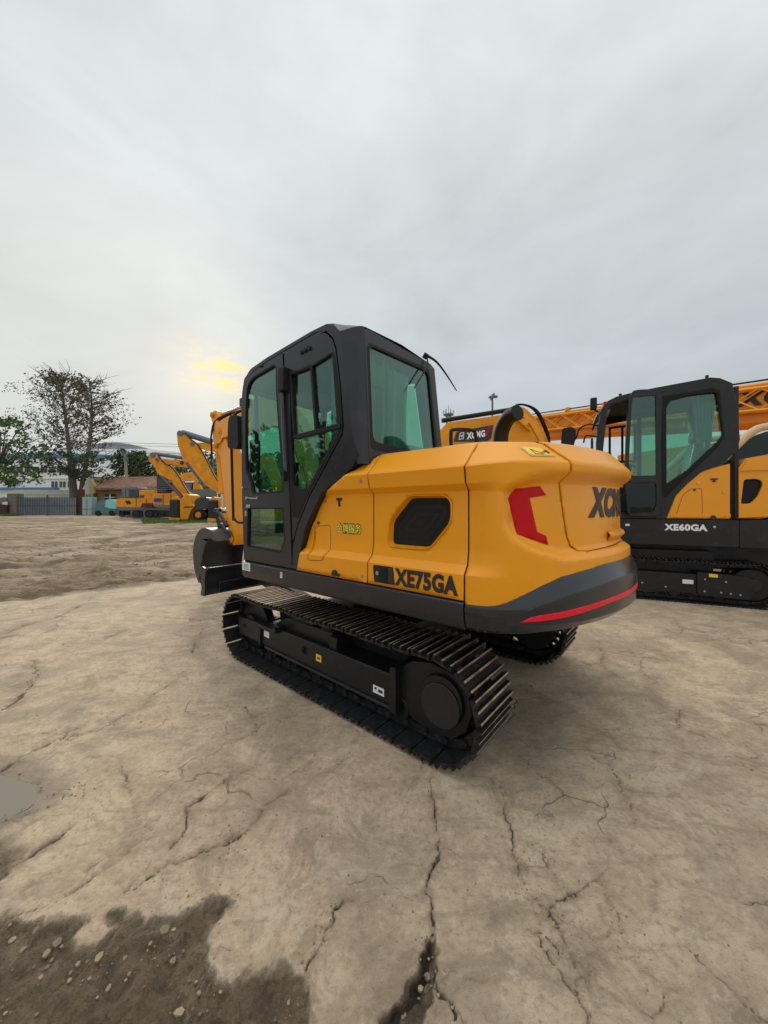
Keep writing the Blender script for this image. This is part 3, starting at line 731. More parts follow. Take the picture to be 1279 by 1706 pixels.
def cut(poly, holes=(), ds=.04, dt=.03, lines_t=(), lines_s=()):
    """flat polygon in (s, t) diced into small cells"""
    bm = bmesh.new(); rings = [list(poly)] + [list(h) for h in holes]
    flat = [p for r_ in rings for p in r_]
    tris = tessellate_polygon([[Vector((p[0], p[1], 0)) for p in r_] for r_ in rings])
    vs = [bm.verts.new((p[0], p[1], 0)) for p in flat]
    for q in tris:
        try: bm.faces.new([vs[i] for i in q])
        except ValueError: pass
    x0, x1 = min(p[0] for p in flat), max(p[0] for p in flat); y0, y1 = min(p[1] for p in flat), max(p[1] for p in flat)
    xs = [x0 + ds * k for k in range(1, int((x1 - x0) / ds) + 1)] + list(lines_s)
    ys = sorted([y0 + dt * k for k in range(1, int((y1 - y0) / dt) + 1)] + [l for l in lines_t if y0 < l < y1])
    for x in xs:
        bmesh.ops.bisect_plane(bm, geom=bm.verts[:] + bm.edges[:] + bm.faces[:], plane_co=(x, 0, 0), plane_no=(1, 0, 0), dist=1e-5)
    for y in ys:
        bmesh.ops.bisect_plane(bm, geom=bm.verts[:] + bm.edges[:] + bm.faces[:], plane_co=(0, y, 0), plane_no=(0, 1, 0), dist=1e-5)
    bmesh.ops.dissolve_limit(bm, angle_limit=.001, verts=[], edges=[]) if False else None
    return bm
TL = (1.138, 1.20, 1.27, 1.59, 1.635, 1.722, 1.734, 1.885, 1.92)
def skin(name, poly, mat, parent, holes=(), out=0.0, ds=.04, dt=.04, solid=.012, label=None, fn=None, angle=20, lines=TL):
    bm = cut(poly, holes, ds, dt, lines)
    f = fn or surf
    for v in bm.verts: v.co = f(v.co.x, v.co.y, out)
    bmesh.ops.recalc_face_normals(bm, faces=bm.faces)
    # make the faces look outwards from the body
    c = Vector((0, 0, 1.3)); s_ = sum((1 if fc.normal.dot(fc.calc_center_median() - c) > 0 else -1) * fc.calc_area() for fc in bm.faces)
    if s_ < 0: bmesh.ops.reverse_faces(bm, faces=bm.faces)
    m_ = bpy.data.meshes.new(name); bm.to_mesh(m_); bm.free()
    m_.materials.append(mat); m_.shade_smooth(); m_.set_sharp_from_angle(angle=R(angle))
    o = bpy.data.objects.new(name, m_); COL.objects.link(o); o.parent = parent
    if solid:
        md = o.modifiers.new('solid', 'SOLIDIFY'); md.thickness = solid; md.offset = -1
    if label: o['label'] = label
    return o
G = .005
def X2S(x): return -1.26 - x
# --- bumper height along the contour
BT = [(-2.4, .996), (.05, .996), (.155, 1.0), (.207, 1.015), (.29, 1.055), (.396, 1.103), (.528, 1.146), (.673, 1.164), (.924, 1.188), (SM, 1.195)]
def btop(s):
    s = min(s, 2 * SM - s); return float(np.interp(s, [b[0] for b in BT], [b[1] for b in BT]))
# forward side panel under the cab's rear pillar
sidep = [(X2S(x), z) for x, z in [(.222, 1.0), (.136, 1.311), (.03, 1.47), (-.068, 1.60), (-.18, 1.66), (-.295, 1.71)]] + [(X2S(-.40), 1.775), (X2S(-.50), 1.855), (X2S(-.55) - G, 1.90), (X2S(-.55) - G, 1.0)]
skin('side_panel', sidep, YEL, main)
pd = rpoly([(X2S(x), z) for x, z in [(.075, 1.36), (-.11, 1.375), (-.13, 1.20), (-.105, 1.105), (.085, 1.09)]], .03)
pn = main.children[-1] if main.children else None
o = skin('service_flap', inset(pd, .0035), YEL, main, out=.003, solid=.006)
ring = [tuple(p) for p in pd]
skin('flap_seam', ring, LET, main, holes=[inset(pd, .0035)], out=.0012, solid=.001)
mesh_p = [(-.41, 1.564), (-.155, 1.56), (-.118, 1.53), (-.118, 1.428), (-.27, 1.266), (-.568, 1.266), (-.558, 1.418)]
mo = rpoly(inset(mesh_p, -.012), .045, 5); mi_ = rpoly(inset(mesh_p, .006), .035, 5)
ed = [(X2S(-.55) + G, 1.0), (0 - G, 1.0), (0 - G, 1.725), (.0, 1.74), (.045 - G, 1.95), (.045 - G, 2.0), (X2S(-.50) - .01, 2.0), (X2S(-.535), 1.90), (X2S(-.55) + G, 1.73)]
door = skin('engine_door', ed, YEL, main, holes=[mo])
# sloped lip and perforated mesh of the air intake
lip = MB(); n_ = len(mo)
lip.add([surf(p[0], p[1], .001) for p in mo] + [surf(p[0], p[1], .010) for p in inset(mo, .006)] + [surf(p[0], p[1], -.028) for p in mi_], [(i, (i + 1) % n_, n_ + (i + 1) % n_, n_ + i) for i in range(n_)] + [(n_ + i, n_ + (i + 1) % n_, 2 * n_ + (i + 1) % n_, 2 * n_ + i) for i in range(n_)])
lip.build('intake_rim', YEL, door, angle=50)
m, t, b = newmat('perforated_intake_mesh')
tcn = t.nodes.new('ShaderNodeTexCoord'); vo = t.nodes.new('ShaderNodeTexVoronoi'); vo.inputs['Scale'].default_value = 130; vo.inputs['Randomness'].default_value = 0.0
mpn = t.nodes.new('ShaderNodeMapping'); mpn.inputs['Scale'].default_value = (1, .01, 1); mpn.inputs['Rotation'].default_value = (0, R(45), 0)
t.links.new(tcn.outputs['Object'], mpn.inputs[0]); t.links.new(mpn.outputs[0], vo.inputs[0])
mr = t.nodes.new('ShaderNodeMapRange'); mr.inputs[1].default_value = .30; mr.inputs[2].default_value = .42; mr.inputs[3].default_value = .002; mr.inputs[4].default_value = .016
t.links.new(vo.outputs['Distance'], mr.inputs[0]); t.links.new(mr.outputs[0], b.inputs['Base Color']); b.inputs['Roughness'].default_value = .5; b.inputs['Specular IOR Level'].default_value = .2
PERF = m
def meshsurf(s, z, out=0):
    dd = sdpoly(s, z, mi_); w = .0009 * math.sin(max(0, -dd) * 150) * (1 if -dd < .13 else .3)
    return surf(s, z, out - .03 + w)
skin('intake_mesh', rpoly(inset(mesh_p, .002), .035, 5), PERF, door, fn=meshsurf, ds=.014, dt=.014, solid=.004, lines=())
# counterweight cover: left side behind the seam, corner, tail, right side
hl = [(.459 + .02, 1.92), (.586, 1.745), (.597, 1.69), (.582, 1.64), (.613, 1.455), (.640, 1.34), (.668, 1.285), (.72, 1.258), (.80, 1.252), (SM, 1.275)]
hatch = hl + [(2 * SM - s, z) for s, z in hl[-2::-1]]
def bt_line(a, b, n=24): return [(a + (b - a) * k / n, btop(a + (b - a) * k / n)) for k in range(n + 1)]
cover = [(s_, z_ - .012) for s_, z_ in bt_line(G, 2 * SM - G, 60)] + [(2 * SM - G, 2.0), (2 * SM - .46, 2.0)] + [(s, t_) for s, t_ in [(2 * SM - .479, 1.92)] ] + hatch[::-1][1:-1] + [(.479, 1.92), (.46, 2.0), (.055, 2.0), (.05, 1.95), (.006, 1.74), (G, 1.72)]
skin('counterweight_cover', cover, YEL, main, ds=.018, dt=.018, angle=32)
hin = inset(hatch, .006)
htc = skin('rear_hatch', hin, YEL, main, ds=.02, dt=.02, out=.006, angle=32)
# flat top of the hatch and of the hood
topb = MB()
def ringpt(s, t, o=0): return surf(s, t, o)
tops = [(-.70, 1.99)] + [(s, 1.99) for s in np.linspace(0, 2 * SM, 40)] + [(2 * SM + .70, 1.99)]
pts = [ringpt(s, t) for s, t in tops]
topb.add(pts + [Vector((p.x * .5 - .25, p.y * .5, p.z + .012)) for p in pts], [(i, i + 1, len(pts) + i + 1, len(pts) + i) for i in range(len(pts) - 1)])
k0 = len(topb.v) // 2
cc = [Vector(p) for p in topb.v[k0:]]
topb.add(cc, [tuple(range(len(cc)))])
topb.build('hood_top', YEL, main, angle=40)
tcap = MB(); hp = [surf(s, 1.925, .004) for s in np.linspace(.50, 2 * SM - .50, 24)]; hq = [surf(s, 2.25, .004) for s in np.linspace(.50, 2 * SM - .50, 24)]
tcap.add(hp + hq, [(i, i + 1, 24 + i + 1, 24 + i) for i in range(23)])
tcap.build('hatch_top', YEL, htc)
# right hand side cover, plain
rs_ = 2 * SM
skin('right_panel', [(rs_ + G, 1.0), (rs_ + 2.2, 1.0), (rs_ + 2.2, 1.45), (rs_ + 1.1, 1.6), (rs_ + .72, 2.0), (rs_ + G, 2.0)], YEL, main)
# dark inside behind the seams
def liner(s, t, out=0): return surf(s, t, out - .03)
skin('inner_liner', [(X2S(.15), 1.0), (rs_ + .7, 1.0), (rs_ + .7, 2.0), (-.70, 2.0), (-.78, 1.76), (X2S(-.1), 1.55), (X2S(.1), 1.3)], VOID, main, fn=liner, ds=.1, dt=.06, solid=.01)
# bumper / counterweight in dark grey
bm_ = MB(); ss = list(np.linspace(.006, 2 * SM - .006, 110)); rowsn = 0
for s in ss:
    sm = min(s, 2 * SM - s); k = smooth(0, .5, sm); zt = btop(s); ch = .034 + .05 * k; po = .006 + .030 * k
    zb = .826 - .006 * k
    prof = [(-.05, zt - .002), (-.004, zt), (po, zt - ch), (po + .004, zt - ch - .02), (po + .006 - .004 * k, .97 + .02 * k), (po - .004, .90), (po - .02 - .03 * k, .855), (po - .05 - .045 * k, .832), (po - .10 - .05 * k, .824), (-.55, .83)]
    p, n = contour(s); rowsn = len(prof)
    bm_.v += [tuple(p + n * d + Vector((0, 0, z))) for d, z in prof]
for i in range(len(ss) - 1):
    for j in range(rowsn - 1):
        a = i * rowsn + j; bm_.f.append((a, a + 1, a + rowsn + 1, a + rowsn)); bm_.m.append(0)
bm_.add([bm_.v[k] for k in range(rowsn)], [tuple(range(rowsn))]); L_ = (len(ss) - 1) * rowsn
bm_.add([bm_.v[L_ + k] for k in range(rowsn)], [tuple(range(rowsn))])
bumper = bm_.build('counterweight', DGR2, main, angle=24)
def bsurf(s, z, out=0):
    sm = min(s, 2 * SM - s); k = smooth(0, .5, sm); p, n = contour(s)
    zt = btop(s); ch = .034 + .05 * k; po = .006 + .030 * k
    d = float(np.interp(z, [.855, .90, .97 + .02 * k, zt - ch - .02], [po - .02 - .03 * k, po - .004, po + .006 - .004 * k, po + .004]))
    q = p + n * (d + out); return Vector((q.x, q.y, z))
rsx = [(.275, .917), (.33, .945), (.379, .955), (.637, .978), (.924, .997), (SM, 1.01)]
rsb = [(SM, .975), (.924, .968), (.637, .944), (.432, .928)]
strip = rsx + [(2 * SM - s, z) for s, z in rsx[-2::-1]] + [(2 * SM - s, z) for s, z in rsb[::-1][:-1]] + rsb[0:1] + rsb[1:]
skin('reflective_strip', strip, REDR, main, fn=bsurf, out=.003, solid=.002, ds=.03, dt=.05, lines=())
# --- lettering and decals wrapped on the skin
def wrap(name, body, s0, s1, z0, z1, mat, parent, out=.0035, bold=.03, shear=0, fn=None, ds=.03, rev=False, slant=0.0, drop=0.0):
    vs, fs = text_mesh(body, z1 - z0, s1 - s0, bold, shear)
    bm = bmesh.new(); V = [bm.verts.new((x, y, 0)) for x, y in vs]
    for f in fs:
        try: bm.faces.new([V[i] for i in f])
        except ValueError: pass
    w = s1 - s0
    for k in range(1, int(w / ds) + 1): bmesh.ops.bisect_plane(bm, geom=bm.verts[:] + bm.edges[:] + bm.faces[:], plane_co=(ds * k, 0, 0), plane_no=(1, 0, 0), dist=1e-5)
    for k in range(1, int((z1 - z0) / ds) + 1): bmesh.ops.bisect_plane(bm, geom=bm.verts[:] + bm.edges[:] + bm.faces[:], plane_co=(0, ds * k, 0), plane_no=(0, 1, 0), dist=1e-5)
    f_ = fn or surf
    for v in bm.verts: v.co = f_(s0 + v.co.x, z0 + v.co.y - drop * v.co.x, out)
    m_ = bpy.data.meshes.new(name); bm.to_mesh(m_); bm.free(); m_.materials.append(mat)
    o = bpy.data.objects.new(name, m_); COL.objects.link(o); o.parent = parent
    md = o.modifiers.new('solid', 'SOLIDIFY'); md.thickness = .002; md.offset = 0
    return o
wrap('model_lettering', 'XE75GA', -.475, -.035, 1.016, 1.127, LET, main, bold=.05)
wrap('service_lettering', '金牌服务', X2S(-.19), X2S(-.44), 1.318, 1.396, LET, main, bold=.045, out=.0025)
wrap('service_lettering', '金牌服务', X2S(-.192), X2S(-.438), 1.326, 1.388, YLT, main, bold=.0, out=.0045)
wrap('brand_lettering', 'XCMG', .835, 1.54, 1.44, 1.628, LET, htc, bold=.065, shear=.28, out=.009)
skin('red_bracket_decal', [(.278, 1.602), (.445, 1.618), (.487, 1.568), (.375, 1.553), (.423, 1.372), (.485, 1.348), (.498, 1.298), (.292, 1.360), (.240, 1.549)], RED, main, out=.003, solid=.001, ds=.03, dt=.03, label='red angular bracket stripe on the rear corner')
rb = [(.278, 1.602), (.445, 1.618), (.487, 1.568), (.375, 1.553), (.423, 1.372), (.485, 1.348), (.498, 1.298), (.292, 1.360), (.240, 1.549)]
skin('red_bracket_decal', [(2 * SM - s, z) for s, z in rb], RED, main, out=.003, solid=.001, ds=.03, dt=.03)
wq = [(.317, 1.845), (.452, 1.842), (.518, 1.772), (.362, 1.766)]
ws = skin('warning_sticker', wq, STK, main, out=.003, solid=.001, ds=.03, dt=.02)
skin('sticker_face', inset(wq, .004), YST, ws, out=.0045, solid=.001, ds=.03, dt=.02)
tr_ = [(.372, 1.829), (.393, 1.782), (.452, 1.784)]
skin('warning_triangle', tr_, LET, ws, holes=[inset(tr_, .004)], out=.006, solid=.001)
for q in ([(.448, 1.808), (.468, 1.812), (.47, 1.804), (.452, 1.800)], [(.462, 1.822), (.480, 1.824), (.492, 1.796), (.482, 1.792), (.470, 1.806)], [(.435, 1.804), (.449, 1.806), (.449, 1.802), (.436, 1.800)]):
    skin('hand_symbol', q, LET, ws, out=.006, solid=.001)
# hatch handle, lock, latch plate beside the model lettering
skin('latch_plate', rpoly([(-.655, 1.128), (-.49, 1.128), (-.476, 1.018), (-.645, 1.018)], .012), BLK, door, out=.004, solid=.004, ds=.05, dt=.05, lines=())
skin('latch_recess', rpoly([(-.60, 1.122), (-.535, 1.122), (-.53, 1.024), (-.595, 1.024)], .008), VOID, door, out=.006, solid=.002, ds=.05, dt=.05, lines=())
skin('latch_recess', rpoly([(-.528, 1.122), (-.496, 1.122), (-.482, 1.024), (-.523, 1.024)], .006), DGR, door, out=.009, solid=.004, ds=.05, dt=.05, lines=())
hb = MB()
for s0_, s1_ in ((1.06, 1.30), (2 * SM - 1.30, 2 * SM - 1.06)):
    if s0_ > 1.2: continue
A_ = [surf(s, 1.29, .004) for s in np.linspace(1.09, 2 * SM - 1.09, 9)]; B_ = [surf(s, 1.325, .032) for s in np.linspace(1.07, 2 * SM - 1.07, 9)]; C_ = [surf(s, 1.34, .03) for s in np.linspace(1.07, 2 * SM - 1.07, 9)]; D_ = [surf(s, 1.36, .004) for s in np.linspace(1.09, 2 * SM - 1.09, 9)]
hb.add(A_ + B_ + C_ + D_, [(r * 9 + i, r * 9 + i + 1, r * 9 + 10 + i, r * 9 + 9 + i) for r in range(3) for i in range(8)])
hb.build('hatch_handle', YEL, htc, solid=.006)
def bolt(s, z, r=.009, mat=STL, name='screw', out=.002, par=None):
    p = surf(s, z, out); _, n = contour(s); b_ = MB()
    b_.cyl(p - n * .004, p + n * .006, r, n=12); b_.cyl(p - n * .002, p + n * .0015, r * 1.6, n=14)
    return b_.build(name, mat, par or main)
bolt(X2S(-.482), 1.685); bolt(X2S(-.06), 1.545, .007); bolt(X2S(.185), 1.02, .006); bolt(X2S(-.50), 1.04, .008)
bolt(1.20, 1.395, .010, par=htc, name='hatch_lock'); bolt(-.615, 1.078, .008, par=door, out=.008)
def keyhole(s, z):
    p = surf(s, z, .0); b_ = MB(); b_.box(p.x - .028, p.x + .028, p.y, p.y + .012, z, z + .018); b_.box(p.x - .009, p.x + .009, p.y, p.y + .010, z - .035, z + .002)
    return b_.build('lock_plate', LET, main, bevel=.004)
keyhole(X2S(-.215), 1.555); bolt(X2S(-.215), 1.515, .006, LET)
b_ = MB(); p = surf(X2S(-.235), 1.03); b_.cyl((p.x, p.y - .01, 1.03), (p.x, p.y + .014, 1.03), .024, n=14); b_.box(p.x - .05, p.x + .03, p.y, p.y + .012, 1.01, 1.03); b_.build('door_catch', LET, main, bevel=.003)
b_ = MB(); p = surf(X2S(.02), 1.385); b_.cyl((p.x, p.y, 1.383), (p.x, p.y + .012, 1.383), .010, n=10); b_.build('flap_lock', LET, main)
# --- lower frame: dark grey skirt and deck
b_ = MB()
pr_ = [(1.085, .997), (1.112, .985), (1.116, .93), (1.108, .868), (1.085, .838), (1.0, .826), (.95, .83), (.95, .997)]
b_.v = [(x, y, z) for x in (-1.258, 1.07) for y, z in pr_]; n8 = len(pr_)
b_.f = [(i, (i + 1) % n8, n8 + (i + 1) % n8, n8 + i) for i in range(n8)] + [tuple(range(n8)), tuple(range(n8, 2 * n8))]; b_.m = [0] * len(b_.f)
sk = b_.build('side_skirt', DGR, main, bevel=.006)
b_ = MB(); b_.v = [(x, -y, z) for x in (-1.258, 1.07) for y, z in pr_]; b_.f = [(i, (i + 1) % n8, n8 + (i + 1) % n8, n8 + i) for i in range(n8)] + [tuple(range(n8)), tuple(range(n8, 2 * n8))]; b_.m = [0] * len(b_.f)
b_.build('side_skirt', DGR, main, bevel=.006)
b_ = MB(); b_.box(-1.4, 1.02, -.94, .94, .85, .975); b_.cyl((0, 0, .60), (0, 0, .86), .42, n=40); b_.cyl((0, 0, .66), (0, 0, .74), .50, n=40)
b_.box(.9, 1.12, -.32, .10, .85, 1.25)
b_.build('slewing_deck', BLK, main, bevel=.01)
b_ = MB(); b_.box(.905, 1.045, 1.1165, 1.118, .913, .988); s_ = b_.build('data_sticker', STK, main)
b_ = MB()
for k in range(5): b_.box(.925, 1.02, 1.1184, 1.119, .925 + k * .011, .929 + k * .011)
b_.build('sticker_print', DGR, s_)
b_ = MB(); b_.box(.395, .425, 1.1165, 1.118, .915, .962); s2_ = b_.build('lifting_sticker', STK, main)
b_ = MB(); b_.bar((.402, 1.1188, .923), (.418, 1.1188, .953), .004, .002); b_.bar((.402, 1.1188, .953), (.418, 1.1188, .950), .004, .002); b_.build('sticker_print', LET, s2_)

# --- cab
CABF = [(1.065, 1.003), (1.10, 1.6), (1.117, 2.3), (1.116, 2.48), (1.096, 2.625), (1.060, 2.735), (.945, 2.800), (.67, 2.832), (.04, 2.868), (-.13, 2.866), (-.20, 2.845), (-.275, 2.765), (-.300, 2.68), (-.335, 2.44), (-.371, 2.18), (-.42, 1.95),
        (-.47, 1.865), (-.40, 1.785), (-.295, 1.718), (-.18, 1.668), (-.068, 1.608), (.03, 1.478), (.136, 1.318), (.226, 1.003)]
cab = MB()
opening = [(1.035, 1.075), (1.085, 2.3), (1.08, 2.50), (1.05, 2.66), (1.02, 2.70), (.90, 2.765), (.67, 2.795), (.0, 2.838), (-.12, 2.815), (-.20, 2.74), (-.235, 2.66), (-.282, 2.388), (-.312, 2.076), (-.30, 2.02), (.062, 1.60), (.222, 1.36), (.285, 1.20), (.30, 1.06)]
opening = inset(opening, -.004)
cab.plate(CABF, 'y', 1.035, 1.092, holes=[opening])
# raised outer rib along the rear pillar, as pressed into the panel
# bevelled rear corner, rear wall with its window, inner side
RX = -.47
top_prof = [(-.30, 2.86), (-.36, 2.74), (-.395, 2.44), (-.43, 2.18), (-.47, 1.95)]
def rearx(z): return float(np.interp(z, [1.7, 2.1, 2.8], [-.515, -.492, -.455]))
def sidex(z): return float(np.interp(z, [1.80, 1.95, 2.18, 2.44, 2.68, 2.765, 2.845], [-.45, -.42, -.371, -.335, -.300, -.275, -.20]))
zs = [1.80, 1.95, 2.18, 2.44, 2.68, 2.765]
for i in range(len(zs) - 1):
    a, b2_ = zs[i], zs[i + 1]
    def xo(z): return rearx(z) if z < 2.77 else rearx(z) + .06
    rows = []
    for z in (a, b2_):
        rows.append([(sidex(z), 1.092, z), (sidex(z) - .03, 1.088, z), ((sidex(z) + xo(z)) / 2 - .015, 1.073, z), (xo(z) + .012, 1.048, z), (xo(z), 1.02, z), (xo(z) + .05, 1.0, z)])
    k = len(rows[0])
    cab.add(rows[0] + rows[1], [(j, j + 1, k + j + 1, k + j) for j in range(k - 1)])
STRIPTOP = rows[1][:5]
rw = [(1.03, 1.80), (1.03, 2.74), (1.0, 2.762), (.20, 2.762), (.12, 2.74), (.06, 2.1), (.04, 1.80)]
rwin = rpoly([(1.005, 1.915), (1.0, 2.655), (.215, 2.70), (.135, 2.0), (.135, 1.915)], [.05, .06, .07, .05, .03])
rm = MB(); rm.plate(rw, 'x', 0, .045, holes=[rwin])
rm.v = [(rearx(z) + x, y, z) for x, y, z in rm.v]
cab.add(rm.v, rm.f)
# roof shell with rounded edges
rx_ = [(1.09, 2.60), (1.06, 2.72), (.945, 2.80), (.67, 2.833), (.04, 2.869), (-.13, 2.867)]
ry = [(1.092, -.05), (1.085, -.02), (1.06, .006), (1.02, .022), (.6, .035), (.2, .022), (.14, .006), (.115, -.02), (.108, -.06)]
vs = [(x, min(y, 1.092 - max(0, -.2 - x) * .28), z + dz * ((1 if i > 1 else .4) if x > -.2 else .35)) for i, (x, z) in enumerate(rx_) for y, dz in ry]
k = len(ry); cab.add(vs, [(i * k + j, i * k + j + 1, (i + 1) * k + j + 1, (i + 1) * k + j) for i in range(len(rx_) - 1) for j in range(k - 1)])
A_ = vs[-k:]
U_ = (-.20, 1.088, 2.848); V_ = (-.26, 1.02, 2.842)
ring_ = [A_[3], A_[2], A_[1], A_[0], U_] + STRIPTOP
cab.add(ring_ + [V_], [(i, i + 1, len(ring_)) for i in range(len(ring_) - 1)] + [(len(ring_) - 1, 0, len(ring_))])
Q_ = (-.458, .6, 2.785); S_ = (-.45, .16, 2.765); T_ = (-.44, .108, 2.72)
cab.add([A_[3], STRIPTOP[4], Q_, A_[4], S_, A_[5], T_, A_[8], (-.40, .108, 1.9), (-.13, .108, 1.9)], [(0, 1, 2, 3), (3, 2, 4, 5), (5, 4, 6, 7)])
# front pillars, floor, inner (right) wall
cab.plate([(1.035, 1.0), (1.09, 1.6), (1.105, 2.3), (1.10, 2.5), (1.07, 2.68), (.945, 2.785), (-.13, 2.84), (-.38, 2.74), (-.47, 1.9), (-.47, 1.0)], 'y', .10, .135,
          holes=[[(.98, 1.55), (1.04, 2.3), (1.0, 2.6), (.3, 2.7), (-.25, 2.66), (-.36, 1.95), (-.36, 1.72), (.4, 1.68), (.5, 1.5)]])
cab.box(-.45, 1.05, .12, 1.04, 1.0, 1.05)
cab.bar((1.03, .12, 1.0), (1.09, .12, 2.5), .06, .06); cab.bar((1.05, .62, 1.0), (1.05, .62, 1.08), .9, .08)
cab.bar((1.03, 1.06, 2.66), (1.03, .12, 2.66), .05, .06)
cabo = cab.build('cab_frame', DGR, main, bevel=.008, angle=40)
g = MB(); g.v = []; gw = rpoly([(1.02, 1.90), (1.015, 2.675), (.20, 2.72), (.12, 2.0), (.12, 1.90)], .05)
g.plate(gw, 'x', .012, .016); g.v = [(rearx(z) + x, y, z) for x, y, z in g.v]; g.build('rear_window', GLS, main, flat=True)
b_ = MB(); b_.plate(rpoly([(1.015, 1.905), (1.01, 2.665), (.205, 2.71), (.125, 2.0), (.125, 1.905)], .05), 'x', -.002, .010, holes=[rpoly([(.985, 1.965), (.985, 2.645), (.225, 2.675), (.165, 2.0), (.16, 1.955)], .06)])
b_.v = [(rearx(z) + x, y, z) for x, y, z in b_.v]; b_.build('window_seal', RUB, main, bevel=.003)
# windscreen
g = MB(); g.plate([(1.02, 1.1), (1.02, 2.62), (.15, 2.62), (.15, 1.1)], 'x', 1.085, 1.09); g.v = [(x - .03 * (2.4 - z if z < 2.4 else (z - 2.4) * 2), y, z) for x, y, z in g.v]; g.build('windscreen', GLS, main, flat=True)
g = MB(); g.plate([(.96, 1.57), (1.02, 2.3), (.98, 2.58), (.3, 2.68), (-.23, 2.64), (-.34, 1.97), (-.34, 1.74), (.4, 1.70), (.5, 1.52)], 'y', .11, .114); g.build('right_window', GLS, main, flat=True)
# door
DO = rpoly([(1.022, 1.03), (1.045, 1.5), (1.072, 2.3), (1.068, 2.50), (1.04, 2.645), (1.0, 2.71), (.90, 2.752), (.67, 2.785), (.422, 2.803), (.395, 2.44), (.33, 1.72), (.293, 1.03)], .015)
G1_ = rpoly([(1.035, 2.30), (1.008, 2.62), (.96, 2.68), (.89, 2.708), (.54, 2.738), (.505, 2.70), (.505, 2.50), (.472, 2.204), (.425, 1.882), (.400, 1.632), (.90, 1.628), (.925, 1.72), (1.02, 1.85), (1.028, 1.95)], .03)
G2_ = rpoly([(.99, 1.50), (.41, 1.50), (.385, 1.225), (.45, 1.12), (1.0, 1.135)], .02)
b_ = MB(); b_.plate(DO, 'y', 1.070, 1.098, holes=[G1_, G2_]); dr = b_.build('cab_door', DGR, main, bevel=.006)
for nm_, pg in (('door_glass', G1_), ('door_glass', G2_)):
    g = MB(); g.plate(inset(pg, -.01), 'y', 1.078, 1.082); g.build(nm_, GLS, dr, flat=True)
    b_ = MB(); b_.plate(inset(pg, -.003), 'y', 1.076, 1.0995, holes=[inset(pg, .012)]); b_.build('glass_seal', RUB, dr, bevel=.002)
b_ = MB(); b_.plate([(.93, 1.51), (.93, 1.62), (.398, 1.622), (.388, 1.51)], 'y', 1.082, 1.0965); b_.build('door_rail', BLK, dr, bevel=.004)
b_ = MB(); b_.bar((1.005, 1.108, 1.595), (.80, 1.108, 1.583), .012, .012); b_.box(.985, 1.005, 1.09, 1.112, 1.575, 1.605); b_.box(.80, .815, 1.09, 1.112, 1.575, 1.6); b_.build('door_handle', STL, dr, bevel=.002)
b_ = MB(); b_.box(.93, 1.0, 1.09, 1.110, 1.50, 1.53); b_.build('door_lock', STL, dr, bevel=.003)
b_ = MB(); b_.cyl((1.045, 1.07, 1.68), (1.045, 1.125, 1.69), .012, n=10); b_.build('striker', STL, dr, bevel=.003)
b_ = MB(); b_.box(.985, 1.01, 1.07, 1.115, 1.42, 1.47); b_.build('door_stop', STL, dr, bevel=.003)
b_ = MB(); b_.box(.338, .408, 1.09, 1.150, 2.462, 2.655); b_.box(.408, .462, 1.088, 1.106, 2.47, 2.65)
h_ = b_.build('door_hinge', RUB, dr, bevel=.006)
b_ = MB(); b_.box(.355, .375, 1.09, 1.13, 1.72, 1.82); b_.build('door_hinge', RUB, dr, bevel=.004)
for z_ in (2.50, 2.56, 2.62): b_ = MB(); b_.cyl((.435, 1.10, z_), (.435, 1.113, z_), .012, n=8); b_.build('hinge_bolt', BLK, h_)
b_ = MB(); b_.tube([(.40, 1.112, 2.46), (.385, 1.116, 2.2), (.358, 1.116, 1.9), (.352, 1.11, 1.8)], .014, smooth=4); b_.build('hinge_rod', DGR2, dr)
# quarter panel with the sliding window, opaque above
QO = rpoly([(.408, 2.806), (.02, 2.828), (-.115, 2.805), (-.19, 2.735), (-.226, 2.66), (-.272, 2.388), (-.302, 2.076), (-.29, 2.025), (.067, 1.605), (.228, 1.36), (.285, 1.22), (.322, 1.72), (.388, 2.44)], .03)
QG = rpoly([(.335, 2.60), (.06, 2.615), (.045, 2.60), (-.205, 2.64), (-.232, 2.55), (-.272, 2.30), (-.290, 2.09), (-.28, 2.04), (.07, 1.63), (.215, 1.42), (.262, 1.42), (.30, 1.75)], .02)
b_ = MB(); b_.plate(QO, 'y', 1.066, 1.092, holes=[QG]); qp = b_.build('quarter_panel', DGR, main, bevel=.004)
g = MB(); g.plate(inset(QG, -.01), 'y', 1.072, 1.076); g.build('quarter_glass', GLS, qp, flat=True)
def fr_(pg, w, y0, y1, nm, mat=RUB, par=qp):
    b_ = MB(); b_.plate(pg, 'y', y0, y1, holes=[inset(pg, w)]); return b_.build(nm, mat, par, bevel=.002)
sf = [(.318, 2.60), (.06, 2.597), (-.01, 2.075), (.262, 2.070)]
b_ = MB()
for i in (0, 3): a_, c_ = sf[i], sf[(i + 1) % 4]; b_.bar((a_[0], 1.082, a_[1]), (c_[0], 1.082, c_[1]), .032, .022, up=(0, 0, 1) if i == 0 else (1, 0, 0))
b_.build('sliding_frame', RUB, qp, bevel=.003)
fr_(QG, .010, 1.066, 1.0955, 'glass_seal')
b_ = MB(); b_.plate([(.255, 2.055), (-.292, 2.068), (-.29, 2.105), (.262, 2.088)], 'y', 1.070, 1.104); b_.plate([(.058, 2.60), (.038, 2.60), (-.022, 2.09), (.002, 2.09)], 'y', 1.064, 1.099)
b_.plate([(-.19, 2.645), (-.226, 2.62), (-.285, 2.09), (-.247, 2.09)], 'y', 1.070, 1.0945)
b_.plate([(.262, 1.64), (.20, 1.44), (.07, 1.62), (.062, 1.655), (.045, 1.66), (-.28, 2.05), (-.262, 2.06), (.09, 1.66)], 'y', 1.070, 1.0945)
